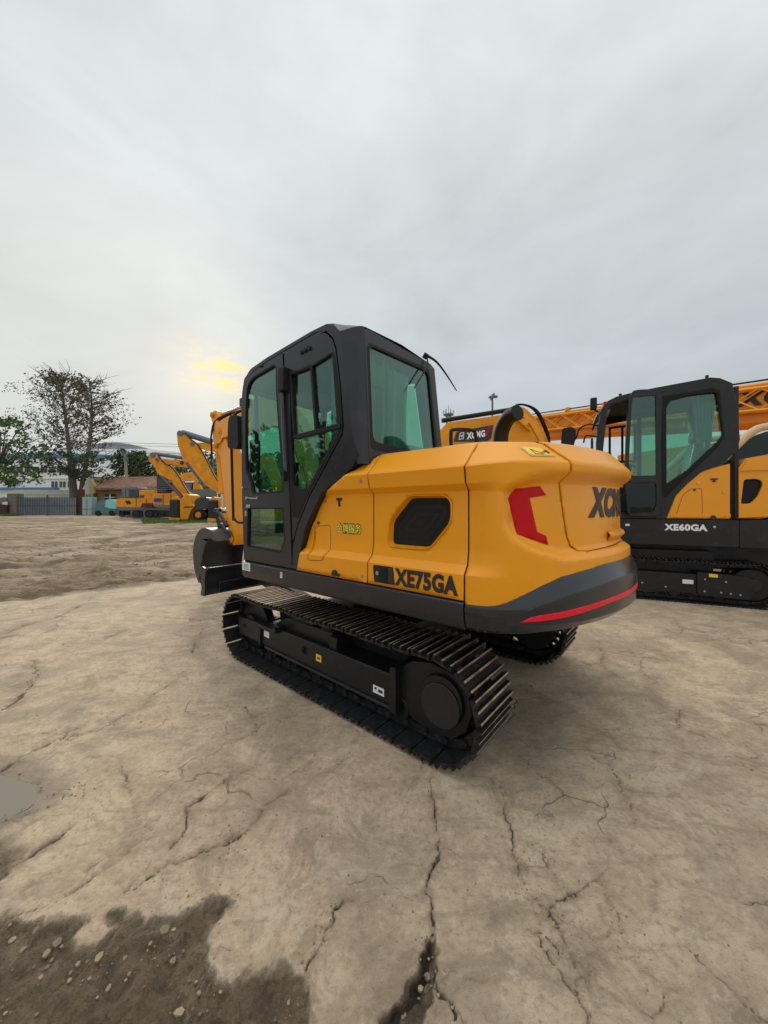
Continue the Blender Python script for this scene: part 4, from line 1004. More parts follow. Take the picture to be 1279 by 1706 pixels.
b_.plate([(.335, 1.70), (.30, 1.42), (.20, 1.42), (.09, 1.62)], 'y', 1.070, 1.093)
b_.build('window_rail', RUB, qp, bevel=.003)
b_ = MB()
for x_ in (.165, .115, .065): b_.cyl((x_, 1.088, 2.735 + (.165 - x_) * .04), (x_, 1.104, 2.735 + (.165 - x_) * .04), .017, n=12)
b_.box(.06, .17, 1.089, 1.096, 2.725, 2.74); b_.build('roof_latch', RUB, qp)
b_ = MB(); b_.cyl((.74, 1.095, 2.775), (.74, 1.108, 2.765), .013, n=10); b_.build('door_stud', RUB, dr)
for x_, y_ in ((.03, .97), (.93, .97), (.03, .25)):
    b_ = MB(); b_.cyl((x_, y_, 2.80), (x_, y_, 2.93), .022, n=12); b_.cyl((x_, y_, 2.925), (x_, y_, 2.945), .022, .012, n=12)
    if x_ > .9: b_.v = [(a, c, d - .06) for a, c, d in b_.v]
    b_.build('roof_plug', RUB, main)
# work lamp with cable, mirror and hand rail on the front corner
b_ = MB(); b_.box(1.12, 1.20, .97, 1.07, 2.50, 2.58); b_.bar((1.10, 1.02, 2.48), (1.15, 1.02, 2.52), .03, .02); wl_ = b_.build('work_lamp', BLK, main, bevel=.01)
b_ = MB(); b_.tube([(1.16, 1.0, 2.5), (1.20, 1.0, 2.44), (1.19, 1.0, 2.37), (1.14, 1.0, 2.35), (1.11, 1.0, 2.38)], .004, smooth=5); b_.build('lamp_cable', RUB, wl_)
b_ = MB(); b_.tube([(1.10, 1.04, 2.44), (1.20, 1.06, 2.455), (1.34, 1.06, 2.42), (1.375, 1.06, 2.33), (1.335, 1.06, 1.46), (1.31, 1.06, 1.39), (1.22, 1.06, 1.355), (1.07, 1.05, 1.36)], .013, smooth=5, n=10)
b_.build('hand_rail', RUB, main)
b_ = MB(); b_.plate(rpoly([(1.345, 2.10), (1.335, 2.36), (1.30, 2.42), (1.15, 2.40), (1.13, 2.10), (1.17, 2.07)], .04), 'y', 1.05, 1.115); b_.build('mirror', RUB, main, bevel=.018, seg=3)
# rear wiper / antenna
b_ = MB(); b_.cyl((-.44, .26, 2.79), (-.47, .26, 2.825), .022, n=10); b_.tube([(-.46, .25, 2.815), (-.47, .10, 2.80), (-.47, -.08, 2.73), (-.47, -.26, 2.635)], [.012, .005], smooth=4); b_.build('antenna', RUB, main)
b_ = MB(); b_.tube([(-.47, .26, 2.80), (-.49, .28, 2.72), (-.50, .36, 2.62)], .007, smooth=3); b_.tube([(-.50, .36, 2.62), (-.51, .50, 2.46)], .006); b_.build('wiper', RUB, main)
# cab interior
b_ = MB(); b_.box(.20, .70, .36, .84, 1.30, 1.46); b_.bar((.25, .60, 1.42), (.10, .60, 2.06), .44, .14, up=(1, 0, 0)); b_.bar((.10, .60, 2.06), (.06, .60, 2.26), .26, .10, up=(1, 0, 0)); b_.box(.25, .6, .42, .78, 1.05, 1.30)
b_.build('seat', SEATM, main, bevel=.03, seg=3)
b_ = MB(); b_.box(.0, .5, .20, .34, 1.05, 1.62); b_.box(.0, .5, .86, .98, 1.05, 1.60); b_.cyl((.45, .27, 1.6), (.47, .27, 1.82), .014, n=8); b_.cyl((.45, .92, 1.6), (.47, .92, 1.82), .014, n=8)
b_.cyl((.47, .27, 1.80), (.47, .27, 1.90), .022, n=8); b_.cyl((.47, .92, 1.80), (.47, .92, 1.90), .022, n=8); b_.box(.86, 1.02, .2, .98, 1.05, 1.35)
b_.cyl((.80, .50, 1.1), (.86, .50, 1.75), .015, n=8); b_.cyl((.80, .66, 1.1), (.86, .66, 1.75), .015, n=8)
b_.build('console', SEATM, main, bevel=.015)
b_ = MB(); b_.box(.97, 1.04, .97, 1.05, 1.05, 2.15); b_.tube([(.99, 1.0, 2.1), (1.0, 1.0, 2.4), (1.0, 1.0, 2.6)], .02); b_.build('dark_reflection_post', SEATM, main, bevel=.02)  # added dark post standing in for hoses and a tree reflection in the glass
b_ = MB(); b_.box(.78, .80, .18, .34, 1.95, 2.12); b_.build('monitor', SEATM, main, bevel=.01)
b_ = MB(); b_.box(-.36, .9, .15, 1.03, 2.71, 2.74); b_.box(.55, .95, .2, 1.0, 2.62, 2.70); b_.build('headliner', HEADL, main, bevel=.01)
b_ = MB(); b_.box(-.44, -.20, .22, .50, 1.62, 2.02); b_.box(-.44, -.18, .50, .66, 1.62, 1.90); b_.build('storage_box', BEIGE, main, bevel=.02)
def curtain(name, y0, y1, x, z0, z1, amp, mat, wave, axis='y', gather=.0):
    b_ = MB(); n = 60; rows = 8
    for j in range(rows + 1):
        for i in range(n + 1):
            f = i / n; g_ = 1 - gather * math.sin(j / rows * math.pi); y_ = y0 + (y1 - y0) * (f * g_)
            d_ = amp * math.sin(f * wave * 2 * math.pi) + amp * .4 * math.sin(f * wave * 4.7 * math.pi + 1)
            z_ = z1 + (z0 - z1) * j / rows
            b_.v.append((x + d_, y_, z_) if axis == 'y' else (y_, x + d_, z_))
    b_.f = [(j * (n + 1) + i, j * (n + 1) + i + 1, (j + 1) * (n + 1) + i + 1, (j + 1) * (n + 1) + i) for j in range(rows) for i in range(n)]; b_.m = [0] * len(b_.f)
    return b_.build(name, mat, main, angle=80)
curtain('curtain', .96, .72, -.40, 1.85, 2.68, .018, PLAS, 6)
curtain('curtain', .70, .42, -.38, 1.80, 2.60, .016, CUR, 5, gather=.12)
curtain('curtain', -.25, -.02, .95, 1.9, 2.62, .015, CUR, 5, axis='x')
b_ = MB(); b_.box(-.42, -.33, .74, .92, 2.38, 2.58); b_.build('green_pouch', GRNB, main, bevel=.03, seg=3)

# --- exhaust, hand rail on the hood
b_ = MB(); b_.tube([(-.98, -.08, 1.85), (-.98, -.08, 2.06), (-1.0, -.07, 2.16), (-1.07, -.03, 2.235), (-1.16, .02, 2.25)], .062, smooth=6, n=16)
b_.cyl((-.98, -.08, 1.88), (-.98, -.08, 1.93), .085, n=20)
b_.build('exhaust_pipe', RUB, main, bevel=.004)
b_ = MB(); b_.tube([(-.80, .42, 1.88), (-.80, .43, 2.06), (-.81, .40, 2.10), (-.86, .22, 2.12), (-.87, .16, 2.09), (-.88, .14, 1.88)], .014, smooth=5, n=10); b_.build('hood_rail', RUB, main)

# --- boom, arm, bucket
BY = -.10; BW = .13
bpoly = [(.75, 1.16), (.98, 1.02), (1.30, 1.62), (1.75, 2.30), (2.15, 2.62), (2.6, 2.72), (3.75, 2.66), (3.95, 2.72), (3.97, 2.86), (3.85, 2.95), (2.9, 3.04), (2.35, 3.08), (1.85, 2.95), (1.45, 2.60), (1.05, 1.95)]
b_ = MB(); b_.plate(rpoly(bpoly, .06, 3), 'y', BY - BW, BY + BW); boom = b_.build('boom', YEL, main, bevel=.01)
def ram(p, q, frac, r1, r2, names=('cylinder', 'cylinder_rod'), par=None, mat=YEL):
    p, q = Vector(p), Vector(q); m1 = p.lerp(q, frac)
    b_ = MB(); b_.cyl(p, m1, r1, n=16); b_.cyl(m1 - (q - p).normalized() * .05, m1, r1 * 1.12, n=16); b_.cyl(p + Vector((0, -.05, 0)), p + Vector((0, .05, 0)), r1 * 1.1, n=14)
    c_ = b_.build(names[0], mat, par or main, bevel=.004)
    b_ = MB(); b_.cyl(m1, q, r2, n=14); b_.cyl(q + Vector((0, -.05, 0)), q + Vector((0, .05, 0)), r2 * 1.8, n=14); b_.build(names[1], CHR, c_)
ram((2.25, BY, 3.14), (4.09, BY, 3.12), .55, .055, .030, ('arm_cylinder', 'arm_cylinder_rod'))
b_ = MB(); b_.bar((2.25, BY - .06, 3.0), (2.25, BY - .06, 3.16), .12, .02, up=(0, 1, 0)); b_.bar((2.25, BY + .06, 3.0), (2.25, BY + .06, 3.16), .12, .02, up=(0, 1, 0)); b_.build('cylinder_lug', YEL, boom)
ram((1.15, .02, 1.15), (2.05, BY, 2.5), .62, .055, .03, ('boom_cylinder', 'boom_cylinder_rod'))
# arm: tapering box hanging from the boom end
apoly = [(4.16, 3.17), (4.02, 3.19), (3.96, 3.10), (3.95, 2.95), (3.80, 2.86), (3.70, 2.70), (3.50, 2.40), (3.33, 1.05), (3.35, .90), (3.46, .90), (3.56, 1.05), (3.86, 2.35), (4.04, 2.56), (4.15, 2.68), (4.13, 2.95), (4.20, 3.06), (4.20, 3.13)]
b_ = MB(); b_.plate(rpoly(apoly, .05, 3), 'y', BY - .095, BY + .095)
arm = b_.build('arm', YEL, main, bevel=.012)
b_ = MB()
for y_ in (BY - .125, BY + .125):
    for x_, z_, r_ in ((4.11, 3.11, .05), (3.82, 2.78, .085), (3.44, .99, .06), (3.97, 2.56, .05)):
        b_ = MB(); b_.cyl((x_, y_ - .022, z_), (x_, y_ - .012, z_), r_ * .45, r_, n=18); b_.cyl((x_, y_ - .012, z_), (x_, y_ + .012, z_), r_, n=18); b_.cyl((x_, y_ + .012, z_), (x_, y_ + .022, z_), r_ * .45, n=12); b_.build('pivot_pin', YEL2, arm, bevel=.003)
b_ = MB()
for k, y_ in enumerate((BY + .06, BY + .02)):
    b_.tube([(3.0 + k * .05, y_, 3.02), (3.6, y_ + .02, 3.05), (4.0, y_ + .06, 2.98), (4.05, BY + .16, 2.75), (4.02, BY + .17, 2.5), (4.12 - k * .04, BY + .14, 2.35)], .014, smooth=6)
b_.build('hose', RUB, arm)
b_ = MB(); b_.plate(rpoly([(3.78, 2.88), (3.98, 3.02), (4.10, 2.78), (4.00, 2.60), (3.84, 2.58), (3.68, 2.70)], .06), 'y', BY + .106, BY + .122); b_.plate(rpoly([(3.78, 2.88), (3.98, 3.02), (4.10, 2.78), (4.00, 2.60), (3.84, 2.58), (3.68, 2.70)], .06), 'y', BY - .122, BY - .106)
b_.build('arm_gusset', YEL, arm, bevel=.004)
ram((4.12, BY, 2.50), (3.95, BY, 1.45), .72, .05, .028, ('bucket_cylinder', 'bucket_cylinder_rod'))
b_ = MB()
for y_ in (BY - .13, BY + .13):
    b_.tube([(3.95, y_, 1.46), (3.88, y_, 1.30), (3.80, y_, 1.18)], .03, smooth=4); b_.tube([(3.95, y_, 1.46), (3.75, y_, 1.36), (3.56, y_, 1.20)], .028, smooth=4)
b_.cyl((3.95, BY - .16, 1.46), (3.95, BY + .16, 1.46), .032, n=12); b_.cyl((3.80, BY - .16, 1.16), (3.80, BY + .16, 1.16), .035, n=12)
b_.build('bucket_link', BLK, main)
# bucket: curved shell between two cheek plates
bk = MB(); HY = .34
shell = [(3.42, .98), (3.60, 1.13), (3.85, 1.17), (4.06, 1.12), (4.22, .98), (4.30, .78), (4.28, .56), (4.20, .38), (4.08, .24)]
sc_ = [tuple(p)[:2] for p in catmull([(x, z, 0) for x, z in shell], 5)]
ins_ = [tuple(p) for p in inset(sc_ + [(3.8, .45)], .025)][:len(sc_)]
n_ = len(sc_)
for a, b in ((sc_, ins_),):
    vs = [(x, BY - HY, z) for x, z in a] + [(x, BY + HY, z) for x, z in a] + [(x, BY - HY, z) for x, z in b] + [(x, BY + HY, z) for x, z in b]
    fs = []
    for i in range(n_ - 1):
        fs += [(i, i + 1, n_ + i + 1, n_ + i), (2 * n_ + i, 2 * n_ + i + 1, 3 * n_ + i + 1, 3 * n_ + i)]
    fs += [(0, n_, 3 * n_, 2 * n_), (n_ - 1, 2 * n_ - 1, 4 * n_ - 1, 3 * n_ - 1)]
    bk.add(vs, fs)
cheek = sc_ + [(3.99, .30), (3.98, .50), (3.94, .72), (3.84, .90), (3.70, 1.0), (3.50, .98)]
bk.plate(cheek, 'y', BY + HY, BY + HY + .02); bk.plate(cheek, 'y', BY - HY - .02, BY - HY)
bk.plate([(4.02, .30), (4.10, .36), (4.02, .62), (3.95, .60)], 'y', BY + HY + .02, BY + HY + .035)
bk.plate([(3.44, .90), (3.40, 1.05), (3.46, 1.12), (3.62, 1.16), (3.72, 1.24), (3.86, 1.24), (3.9, 1.15)], 'y', BY + .11, BY + .14)
bk.plate([(3.44, .90), (3.40, 1.05), (3.46, 1.12), (3.62, 1.16), (3.72, 1.24), (3.86, 1.24), (3.9, 1.15)], 'y', BY - .14, BY - .11)
bucket = bk.build('bucket', BKT, main, bevel=.004)
for k in range(5):
    y_ = BY - HY + .05 + k * (2 * HY - .1) / 4; tb = MB(); tb.bar((4.14, y_, .30), (3.98, y_, .10), .06, .05, up=(0, 1, 0), w2=.02, h2=.045); tb.build('bucket_tooth', BKT, bucket)
# --- dozer blade, raised, with its push arms
bl = MB(); pro = [(0, .0), (.05, .05), (.075, .13), (.06, .22), (.02, .30), (-.015, .305), (-.01, .30), (.035, .22), (.05, .13), (.025, .06), (-.03, .0)]
pro = [(1.92 + .0 + x, .525 + z) for x, z in [(.06, -.0), (.03, .04), (.005, .12), (.0, .20), (.02, .27), (.05, .305), (.02, .31), (-.015, .29), (-.03, .20), (-.025, .11), (.0, .03), (.03, -.01)]]
bl.plate(pro, 'y', -1.08, 1.08); 
blade = bl.build('dozer_blade', DGR, main, bevel=.003)
b_ = MB(); b_.plate([(1.985, .515), (1.90, .52), (1.885, .60), (1.895, .70), (1.87, .79), (1.89, .83), (1.96, .845), (2.02, .83), (2.03, .78), (1.99, .70), (1.98, .60), (2.0, .53)], 'y', 1.08, 1.10)
b_.plate([(1.985, .515), (1.90, .52), (1.885, .60), (1.895, .70), (1.87, .79), (1.89, .83), (1.96, .845), (2.02, .83), (2.03, .78), (1.99, .70), (1.98, .60), (2.0, .53)], 'y', -1.10, -1.08); b_.build('end_plate', DGR, blade, bevel=.004)
b_ = MB(); b_.box(1.86, 1.90, -1.06, 1.06, .815, .835); b_.build('top_bar', DGR2, blade, bevel=.004)
b_ = MB(); b_.bar((1.90, .42, .66), (.75, .42, .42), .10, .16); b_.bar((1.90, -.42, .66), (.75, -.42, .42), .10, .16); b_.bar((1.88, .35, .62), (1.88, .95, .60), .03, .12); b_.build('push_arm', BLK, main, bevel=.008)
ram((.6, 0, .60), (1.86, 0, .68), .6, .05, .03, ('blade_cylinder', 'blade_cylinder_rod'), mat=BLK)
# --- undercarriage
b_ = MB(); b_.box(-.55, .55, -.62, .62, .30, .60); b_.box(-.80, .95, -.78, -.70, .17, .53); b_.box(-.80, .95, .70, .78, .17, .53)
for sx in (-1, 1):
    for sy in (-1, 1): b_.bar((sx * .35, sy * .3, .48), (sx * .75, sy * .72, .36), .22, .20, w2=.25, h2=.16)
b_.build('car_body', BLK, main, bevel=.02)
FX, RXX, RAD = 1.175, -1.035, .285     # idler, sprocket, radius of the chain line outside
def loop_pts(n):
    """n equally spaced points and directions on the chain loop, starting at the rear bottom"""
    zc = .335; L1 = FX - RXX; arc = math.pi * RAD; tot = 2 * L1 + 2 * arc; out_ = []
    for k in range(n):
        q = (k + .35) / n * tot
        if q < L1: out_.append((RXX + q, zc - RAD, 0, q))
        elif q < L1 + arc:
            a = (q - L1) / RAD; out_.append((FX + RAD * math.sin(a), zc - RAD * math.cos(a), a, q))
        elif q < 2 * L1 + arc:
            w = q - L1 - arc; f_ = w / L1; sag = 0; out_.append((FX - w, zc + RAD - .012 * math.sin(f_ * 3 * math.pi) ** 2, math.pi, q))
        else:
            a = (q - 2 * L1 - arc) / RAD; out_.append((RXX - RAD * math.sin(a), zc + RAD * math.cos(a), math.pi + a, q))
    return out_
def shoe_mesh(L, W=.45):
    b = MB(); h = L / 2
    # plate cross-section along travel (x), outward is -z ; three grousers
    prof = [(-h + .010, .0), (-h + .010, -.012), (-h + .012, -.034), (-h + .022, -.034), (-h + .030, -.012), (-.012, -.012), (-.006, -.034), (.006, -.034), (.012, -.012), (h - .030, -.012), (h - .022, -.034), (h - .012, -.034), (h - .008, -.010), (h - .006, .0)]
    n = len(prof)
    for y in (-W / 2, W / 2): b.v += [(x, y, z) for x, z in prof]
    for i in range(n):
        j = (i + 1) % n
        edge = prof[i][1] < -.03 and prof[j][1] < -.03
        b.f.append((i, j, n + j, n + i)); b.m.append(1 if edge and i in (2, 6, 10) else 0)
    b.f += [tuple(range(n)), tuple(range(n, 2 * n))]; b.m += [0, 0]
    # bolts on the inner face, seen from above on the bottom run
    for x in (-.03, .03):
        for y in (-.06, .06, .0): b.cyl((x, y, 0), (x, y, .012), .009, n=6, mi=0)
    b.cyl((-.02, W / 2 - .05, -.001), (-.02, W / 2 - .05, .002), .006, n=8, mi=1) if False else None
    me_ = bpy.data.meshes.new('track_shoe'); me_.from_pydata(b.v, [], b.f)
    me_.materials.append(TRK); me_.materials.append(EDGE); me_.polygons.foreach_set('material_index', b.m)
    bm = bmesh.new(); bm.from_mesh(me_); bmesh.ops.recalc_face_normals(bm, faces=bm.faces); bm.to_mesh(me_); bm.free()
    return me_
NS = 43
def make_track(parent, yc, side, shoe_me, nshoe=NS):
    ch = MB(); lp = loop_pts(nshoe)
    for yy in (-.055, .055):
        for (x, z, a, q) in loop_pts(nshoe):
            c = Vector((x, yc + yy, z)); d = Vector((math.cos(a), 0, math.sin(a))); u = Vector((-math.sin(a), 0, math.cos(a)))
            ch.bar(c - d * .07 + u * .03, c + d * .07 + u * .03, .028, .05, up=u)
            ch.cyl(c + u * .04 - d * .07 + Vector((0, -.03, 0)), c + u * .04 - d * .07 + Vector((0, .03, 0)), .022, n=8)
    tk = ch.build('track', TRK, parent, bevel=0, flat=True)
    for (x, z, a, q) in lp:
        o = bpy.data.objects.new('track_shoe', shoe_me); COL.objects.link(o); o.parent = tk
        o.location = (x, yc, z); o.rotation_euler = (0, -a, 0)
    return tk
def undercarriage(parent, shoe_me, yo=.875):
    for sgn in (1, -1):
        yc = sgn * yo
        make_track(parent, yc, sgn, shoe_me)
        oy = lambda y: sgn * y
        def bx(b, x0, x1, y0, y1, z0, z1): b.box(x0, x1, min(oy(y0), oy(y1)), max(oy(y0), oy(y1)), z0, z1)
        # track frame beam with its details
        b = MB()
        pl = [(.94, .205), (.94, .39), (.75, .405), (-.665, .375), (-.70, .17), (-.64, .165), (.86, .20)]
        b.plate([(x, z) for x, z in pl], 'y', oy(.985), oy(.78))
        b.plate([(1.33, .215), (1.345, .385), (.95, .40), (.94, .215)], 'y', oy(1.0), oy(.955)); b.plate([(1.33, .215), (1.345, .385), (.95, .40), (.94, .215)], 'y', oy(.80), oy(.76))
        b.plate([(.95, .405), (.95, .18), (.925, .18), (.925, .405)], 'y', oy(1.005), oy(.76))
        b.plate([(-.66, .14), (-.72, .14), (-.72, .44), (-.70, .455), (-.665, .44)], 'y', oy(1.01), oy(.76))
        # hollow bevelled box on top of the beam
        b.plate([(.80, .40), (.62, .50), (-.02, .50), (-.02, .39)], 'y', oy(.93), oy(.78))
        bx(b, -.10, -.015, .78, .965, .38, .49)
        bx(b, .66, .93, .93, 1.04, .375, .41)
        bx(b, .62, .66, .93, 1.045, .375, .425)
        fr = b.build('track_frame', BLK, parent, bevel=.006)
        b = MB(); b.bar((.86, oy(.995), .193), (-.69, oy(.995), .163), .012, .02); b.bar((.94, oy(.98), .398), (-.66, oy(.98), .381), .012, .008)
        b.build('frame_flange', DGR2, fr, bevel=.002)
        for x, z, r in ((1.22, .318, .022), (.27, .31, .034)):
            b = MB(); b.cyl((x - .01, oy(.985 if x < 1 else 1.0), z), (x - .01, oy(.9872 if x < 1 else 1.0022), z), r, n=14); b.cyl((x + .012, oy(.985 if x < 1 else 1.0), z), (x + .012, oy(.9872 if x < 1 else 1.0022), z), r, n=14)
            b.build('frame_hole', VOID, fr)
        for x0, x1, z0, z1, mt in ((.83, .88, .305, .35, STK), (-.06 + .02, .03, .275, .33, YST), (-.585, -.485, .235, .285, STK)):
            pass
        b = MB(); b.plate([(.885, .285), (.885, .34), (.80, .338), (.80, .283)], 'y', oy(.9855), oy(.9868)); s_ = b.build('data_sticker', STK, fr)
        b = MB(); b.plate([(.12, .265), (.12, .32), (.055, .318), (.055, .263)], 'y', oy(.9855), oy(.9868)); s3_ = b.build('warning_sticker', YST, fr)
        b = MB(); b.plate([(.105, .283), (.105, .300), (.07, .299), (.07, .282)], 'y', oy(.987), oy(.9874)); b.build('sticker_print', LET, s3_)
        b = MB(); b.plate([(-.50, .215), (-.50, .268), (-.60, .265), (-.60, .213)], 'y', oy(.9855), oy(.9868)); s4_ = b.build('data_sticker', STK, fr)
        b = MB(); b.cyl((-.525, oy(.9869), .248), (-.525, oy(.9875), .248), .010, n=12); b.plate([(-.548, .23), (-.548, .25), (-.588, .249), (-.588, .229)], 'y', oy(.987), oy(.9874)); b.build('sticker_print', DGR2, s4_)
        # rollers, idler, sprocket with travel motor cover
        for x in (.82, .50, .18, -.14, -.46, -.70):
            b = MB(); b.cyl((x, oy(.80), .155), (x, oy(.95), .155), .055, n=18); b.cyl((x, oy(.80), .155), (x, oy(.83), .155), .078, n=18); b.cyl((x, oy(.93), .155), (x, oy(.95), .155), .078, n=18); b.build('roller', BLK, parent, bevel=.003)
        b = MB(); b.cyl((.3, oy(.82), .515), (.3, oy(.92), .515), .05, n=16); b.build('carrier_roller', BLK, parent, bevel=.003)
        b = MB(); b.cyl((FX, oy(.83), .335), (FX, oy(.92), .335), .235, n=36); b.cyl((FX, oy(.78), .335), (FX, oy(.97), .335), .09, n=20); b.build('idler_wheel', BLK, parent, bevel=.006)
        b = MB(); b.cyl((RXX, oy(.70), .335), (RXX, oy(.93), .335), .19, n=36); b.cyl((RXX, oy(.93), .335), (RXX, oy(.975), .335), .155, .145, n=36)
        for k in range(20):
            a = k * math.pi / 10; c = Vector((RXX, oy(.875), .335)); d = Vector((math.cos(a), 0, math.sin(a))); b.bar(c + d * .18, c + d * .25, .04, .055, up=(0, 1, 0), w2=.03, h2=.02)
        for k in range(14):
            a = k * math.pi / 7; b.cyl((RXX + .165 * math.cos(a), oy(.93), .335 + .165 * math.sin(a)), (RXX + .165 * math.cos(a), oy(.942), .335 + .165 * math.sin(a)), .010, n=6)
        b.build('sprocket', BLK, parent, bevel=.004)
        b = MB(); b.plate([(-.72, .17), (-.72, .43), (-.80, .50), (-.95, .53), (-1.12, .50), (-1.20, .42), (-1.23, .31), (-1.19, .19), (-1.10, .11), (-.95, .09), (-.80, .13)], 'y', oy(.945), oy(.93)); b.build('motor_guard', BLK, parent, bevel=.004)
        b = MB(); b.cyl((RXX, oy(.975), .335 - .03), (RXX, oy(.985), .335 - .03), .135, n=36); b.build('motor_cover', DGR, parent, bevel=.006)
SHOE = shoe_mesh(.1475)
undercarriage(main, SHOE)

# ------------------------------------------------------------------ the second excavator at the right
e2 = thing('excavator', 'yellow excavator at the right, cab door ajar, white XE60GA on black skirt', 'excavator', (5.2917504, 5.35, 0), math.degrees(math.atan2(.43598, -.89996)))
def nx(p): return [(-x, z) for x, z in p]
CO = nx([(-1.834, 2.40), (-1.834, 2.642), (-1.80, 2.938), (-1.755, 3.19), (-1.655, 3.315), (-1.534, 3.37), (-1.334, 3.405), (-1.033, 3.44), (-.319, 3.499), (-.207, 3.470), (-.07, 3.375), (-.043, 3.236), (.01, 2.658), (.019, 2.515), (-.03, 2.33), (-.189, 2.165), (-.433, 2.061), (-.60, 1.89), (-.746, 1.697), (-.872, 1.322), (-1.85, 1.322)])
DOOR0 = nx([(-1.75, 1.40), (-1.73, 2.5), (-1.67, 3.15), (-1.60, 3.26), (-1.05, 3.34), (-1.0, 3.34), (-.985, 1.40)])
QH = nx([(-.915, 1.70), (-.94, 3.25), (-.90, 3.29), (-.30, 3.33), (-.215, 3.28), (-.165, 2.58), (-.245, 2.42), (-.875, 1.67)])
c2 = MB(); c2.plate(CO, 'y', -.07, 0, holes=[DOOR0, QH])
CO2 = nx([(-1.834, 1.4), (-1.80, 2.938), (-1.755, 3.19), (-1.655, 3.315), (-1.534, 3.37), (-1.033, 3.43), (-.319, 3.49), (-.207, 3.46), (-.07, 3.37), (.01, 2.658), (.019, 1.4)])
c2.plate(CO2, 'y', -1.28, -1.22, holes=[nx([(-1.66, 1.9), (-1.66, 2.9), (-1.60, 3.15), (-1.05, 3.22), (-1.05, 1.9)]), nx([(-.98, 1.9), (-.98, 3.22), (-.28, 3.26), (-.16, 2.6), (-.16, 1.9)])])
# roof, floor, posts, rear wall
rr = nx([(-1.80, 3.10), (-1.655, 3.315), (-1.534, 3.37), (-1.033, 3.44), (-.319, 3.499), (-.207, 3.47), (-.07, 3.375)])
ryy = [(0, -.05), (-.03, .0), (-.09, .02), (-.65, .035), (-1.2, .02), (-1.26, -.0), (-1.28, -.05)]
kk = len(ryy); c2.add([(x, y, z + d) for x, z in rr for y, d in ryy], [(i * kk + j, i * kk + j + 1, (i + 1) * kk + j + 1, (i + 1) * kk + j) for i in range(len(rr) - 1) for j in range(kk - 1)])
c2.box(-.0, 1.83, -1.26, -.06, 1.32, 1.42)
for y in (-.05, -1.24): c2.bar((1.80, y, 1.35), (1.79, y, 2.9), .07, .07)
c2.bar((1.81, 0, 1.45), (1.81, -1.26, 1.45), .06, .2)
c2.plate([(-1.24, 1.35), (-1.24, 3.33), (-.04, 3.33), (-.04, 1.35)], 'x', -.02, .03, holes=[rpoly([(-1.16, 2.25), (-1.16, 3.25), (-.12, 3.25), (-.12, 2.25)], .06)])
c2.bar((.98, -.03, 1.32), (.95, -.03, 3.40), .09, .06)
cb2 = c2.build('cab_frame', BLK, e2, bevel=.014)
b_ = MB(); b_.v = []; b_.bar((.03, .004, 2.36), (.245, .004, 2.20), .02, .006); b_.build('pillar_crease', DGR, cb2) if False else None
g = MB(); g.plate(inset(rpoly(QH, .04), -.012), 'y', -.05, -.045); g.build('quarter_glass', GLS, e2, flat=True)
b_ = MB(); b_.plate(rpoly(QH, .04), 'y', -.045, .006, holes=[rpoly(nx([(-.862, 1.88), (-.868, 3.10), (-.80, 3.22), (-.56, 3.265), (-.25, 3.265), (-.18, 2.603), (-.235, 2.50), (-.60, 2.09)]), .03)]); b_.build('glass_border', VOID, e2, bevel=.003)
g = MB(); g.plate(nx([(-1.12, 1.9), (-1.12, 3.2), (-.15, 3.25), (-.1, 1.9)]), 'y', -1.24, -1.236); g.build('right_window', GLS, e2, flat=True)
b_ = MB(); b_.plate(nx([(-1.52, 2.38), (-1.52, 3.10), (-1.06, 3.12), (-1.06, 2.38)]), 'y', -1.235, -1.215, holes=[nx([(-1.48, 2.42), (-1.48, 3.06), (-1.31, 3.07), (-1.31, 2.42)]), nx([(-1.27, 2.42), (-1.27, 3.07), (-1.10, 3.08), (-1.10, 2.42)])]); b_.build('window_frame', RUB, e2, bevel=.003)
g = MB(); g.box(1.80, 1.804, -1.2, -.1, 1.6, 3.0); g.build('windscreen', GLS, e2, flat=True)
# open door, swung back a little towards the viewer about its rear hinge
DD = rpoly([(.0, 1.40), (.04, 1.36), (.40, 1.37), (.44, 1.42), (.475, 2.0), (.455, 2.8), (.425, 3.30), (.36, 3.41), (.28, 3.42), (.0, 3.41)], .02)
d2 = MB(); up_ = rpoly([(.055, 2.385), (.055, 3.31), (.36, 3.31), (.385, 3.2), (.41, 2.39)], .03); md_ = rpoly([(.045, 2.02), (.055, 2.345), (.41, 2.335), (.425, 2.22), (.38, 2.02)], .03); lw_ = rpoly([(.045, 1.57), (.05, 1.89), (.39, 1.87), (.43, 1.75), (.40, 1.41), (.09, 1.43)], .03)
d2.plate(DD, 'y', -.02, .02, holes=[rpoly([(.045, 2.02), (.055, 3.31), (.36, 3.31), (.385, 3.2), (.425, 2.22), (.38, 2.02)], .03), lw_])
M_ = Matrix.Translation((.955, .0, 0)) @ Matrix.Rotation(R(12), 4, 'Z') @ Matrix.Diagonal((1.04, 1, 1, 1))
d2.xf(M_); dd = d2.build('cab_door', BLK, e2, bevel=.01)
g = MB(); g.plate(rpoly([(.04, 2.01), (.05, 3.32), (.37, 3.32), (.39, 3.2), (.43, 2.22), (.39, 2.01)], .03), 'y', -.003, .003); g.xf(M_); g.build('door_glass', GLS, dd, flat=True)
g = MB(); g.plate(lw_, 'y', -.003, .003); g.xf(M_); g.build('door_glass', GLSD, dd, flat=True)
b_ = MB(); b_.bar((.05, .02, 1.93), (.42, .02, 1.93), .03, .05); b_.xf(M_); b_.build('door_rail', BLK, dd, bevel=.006)
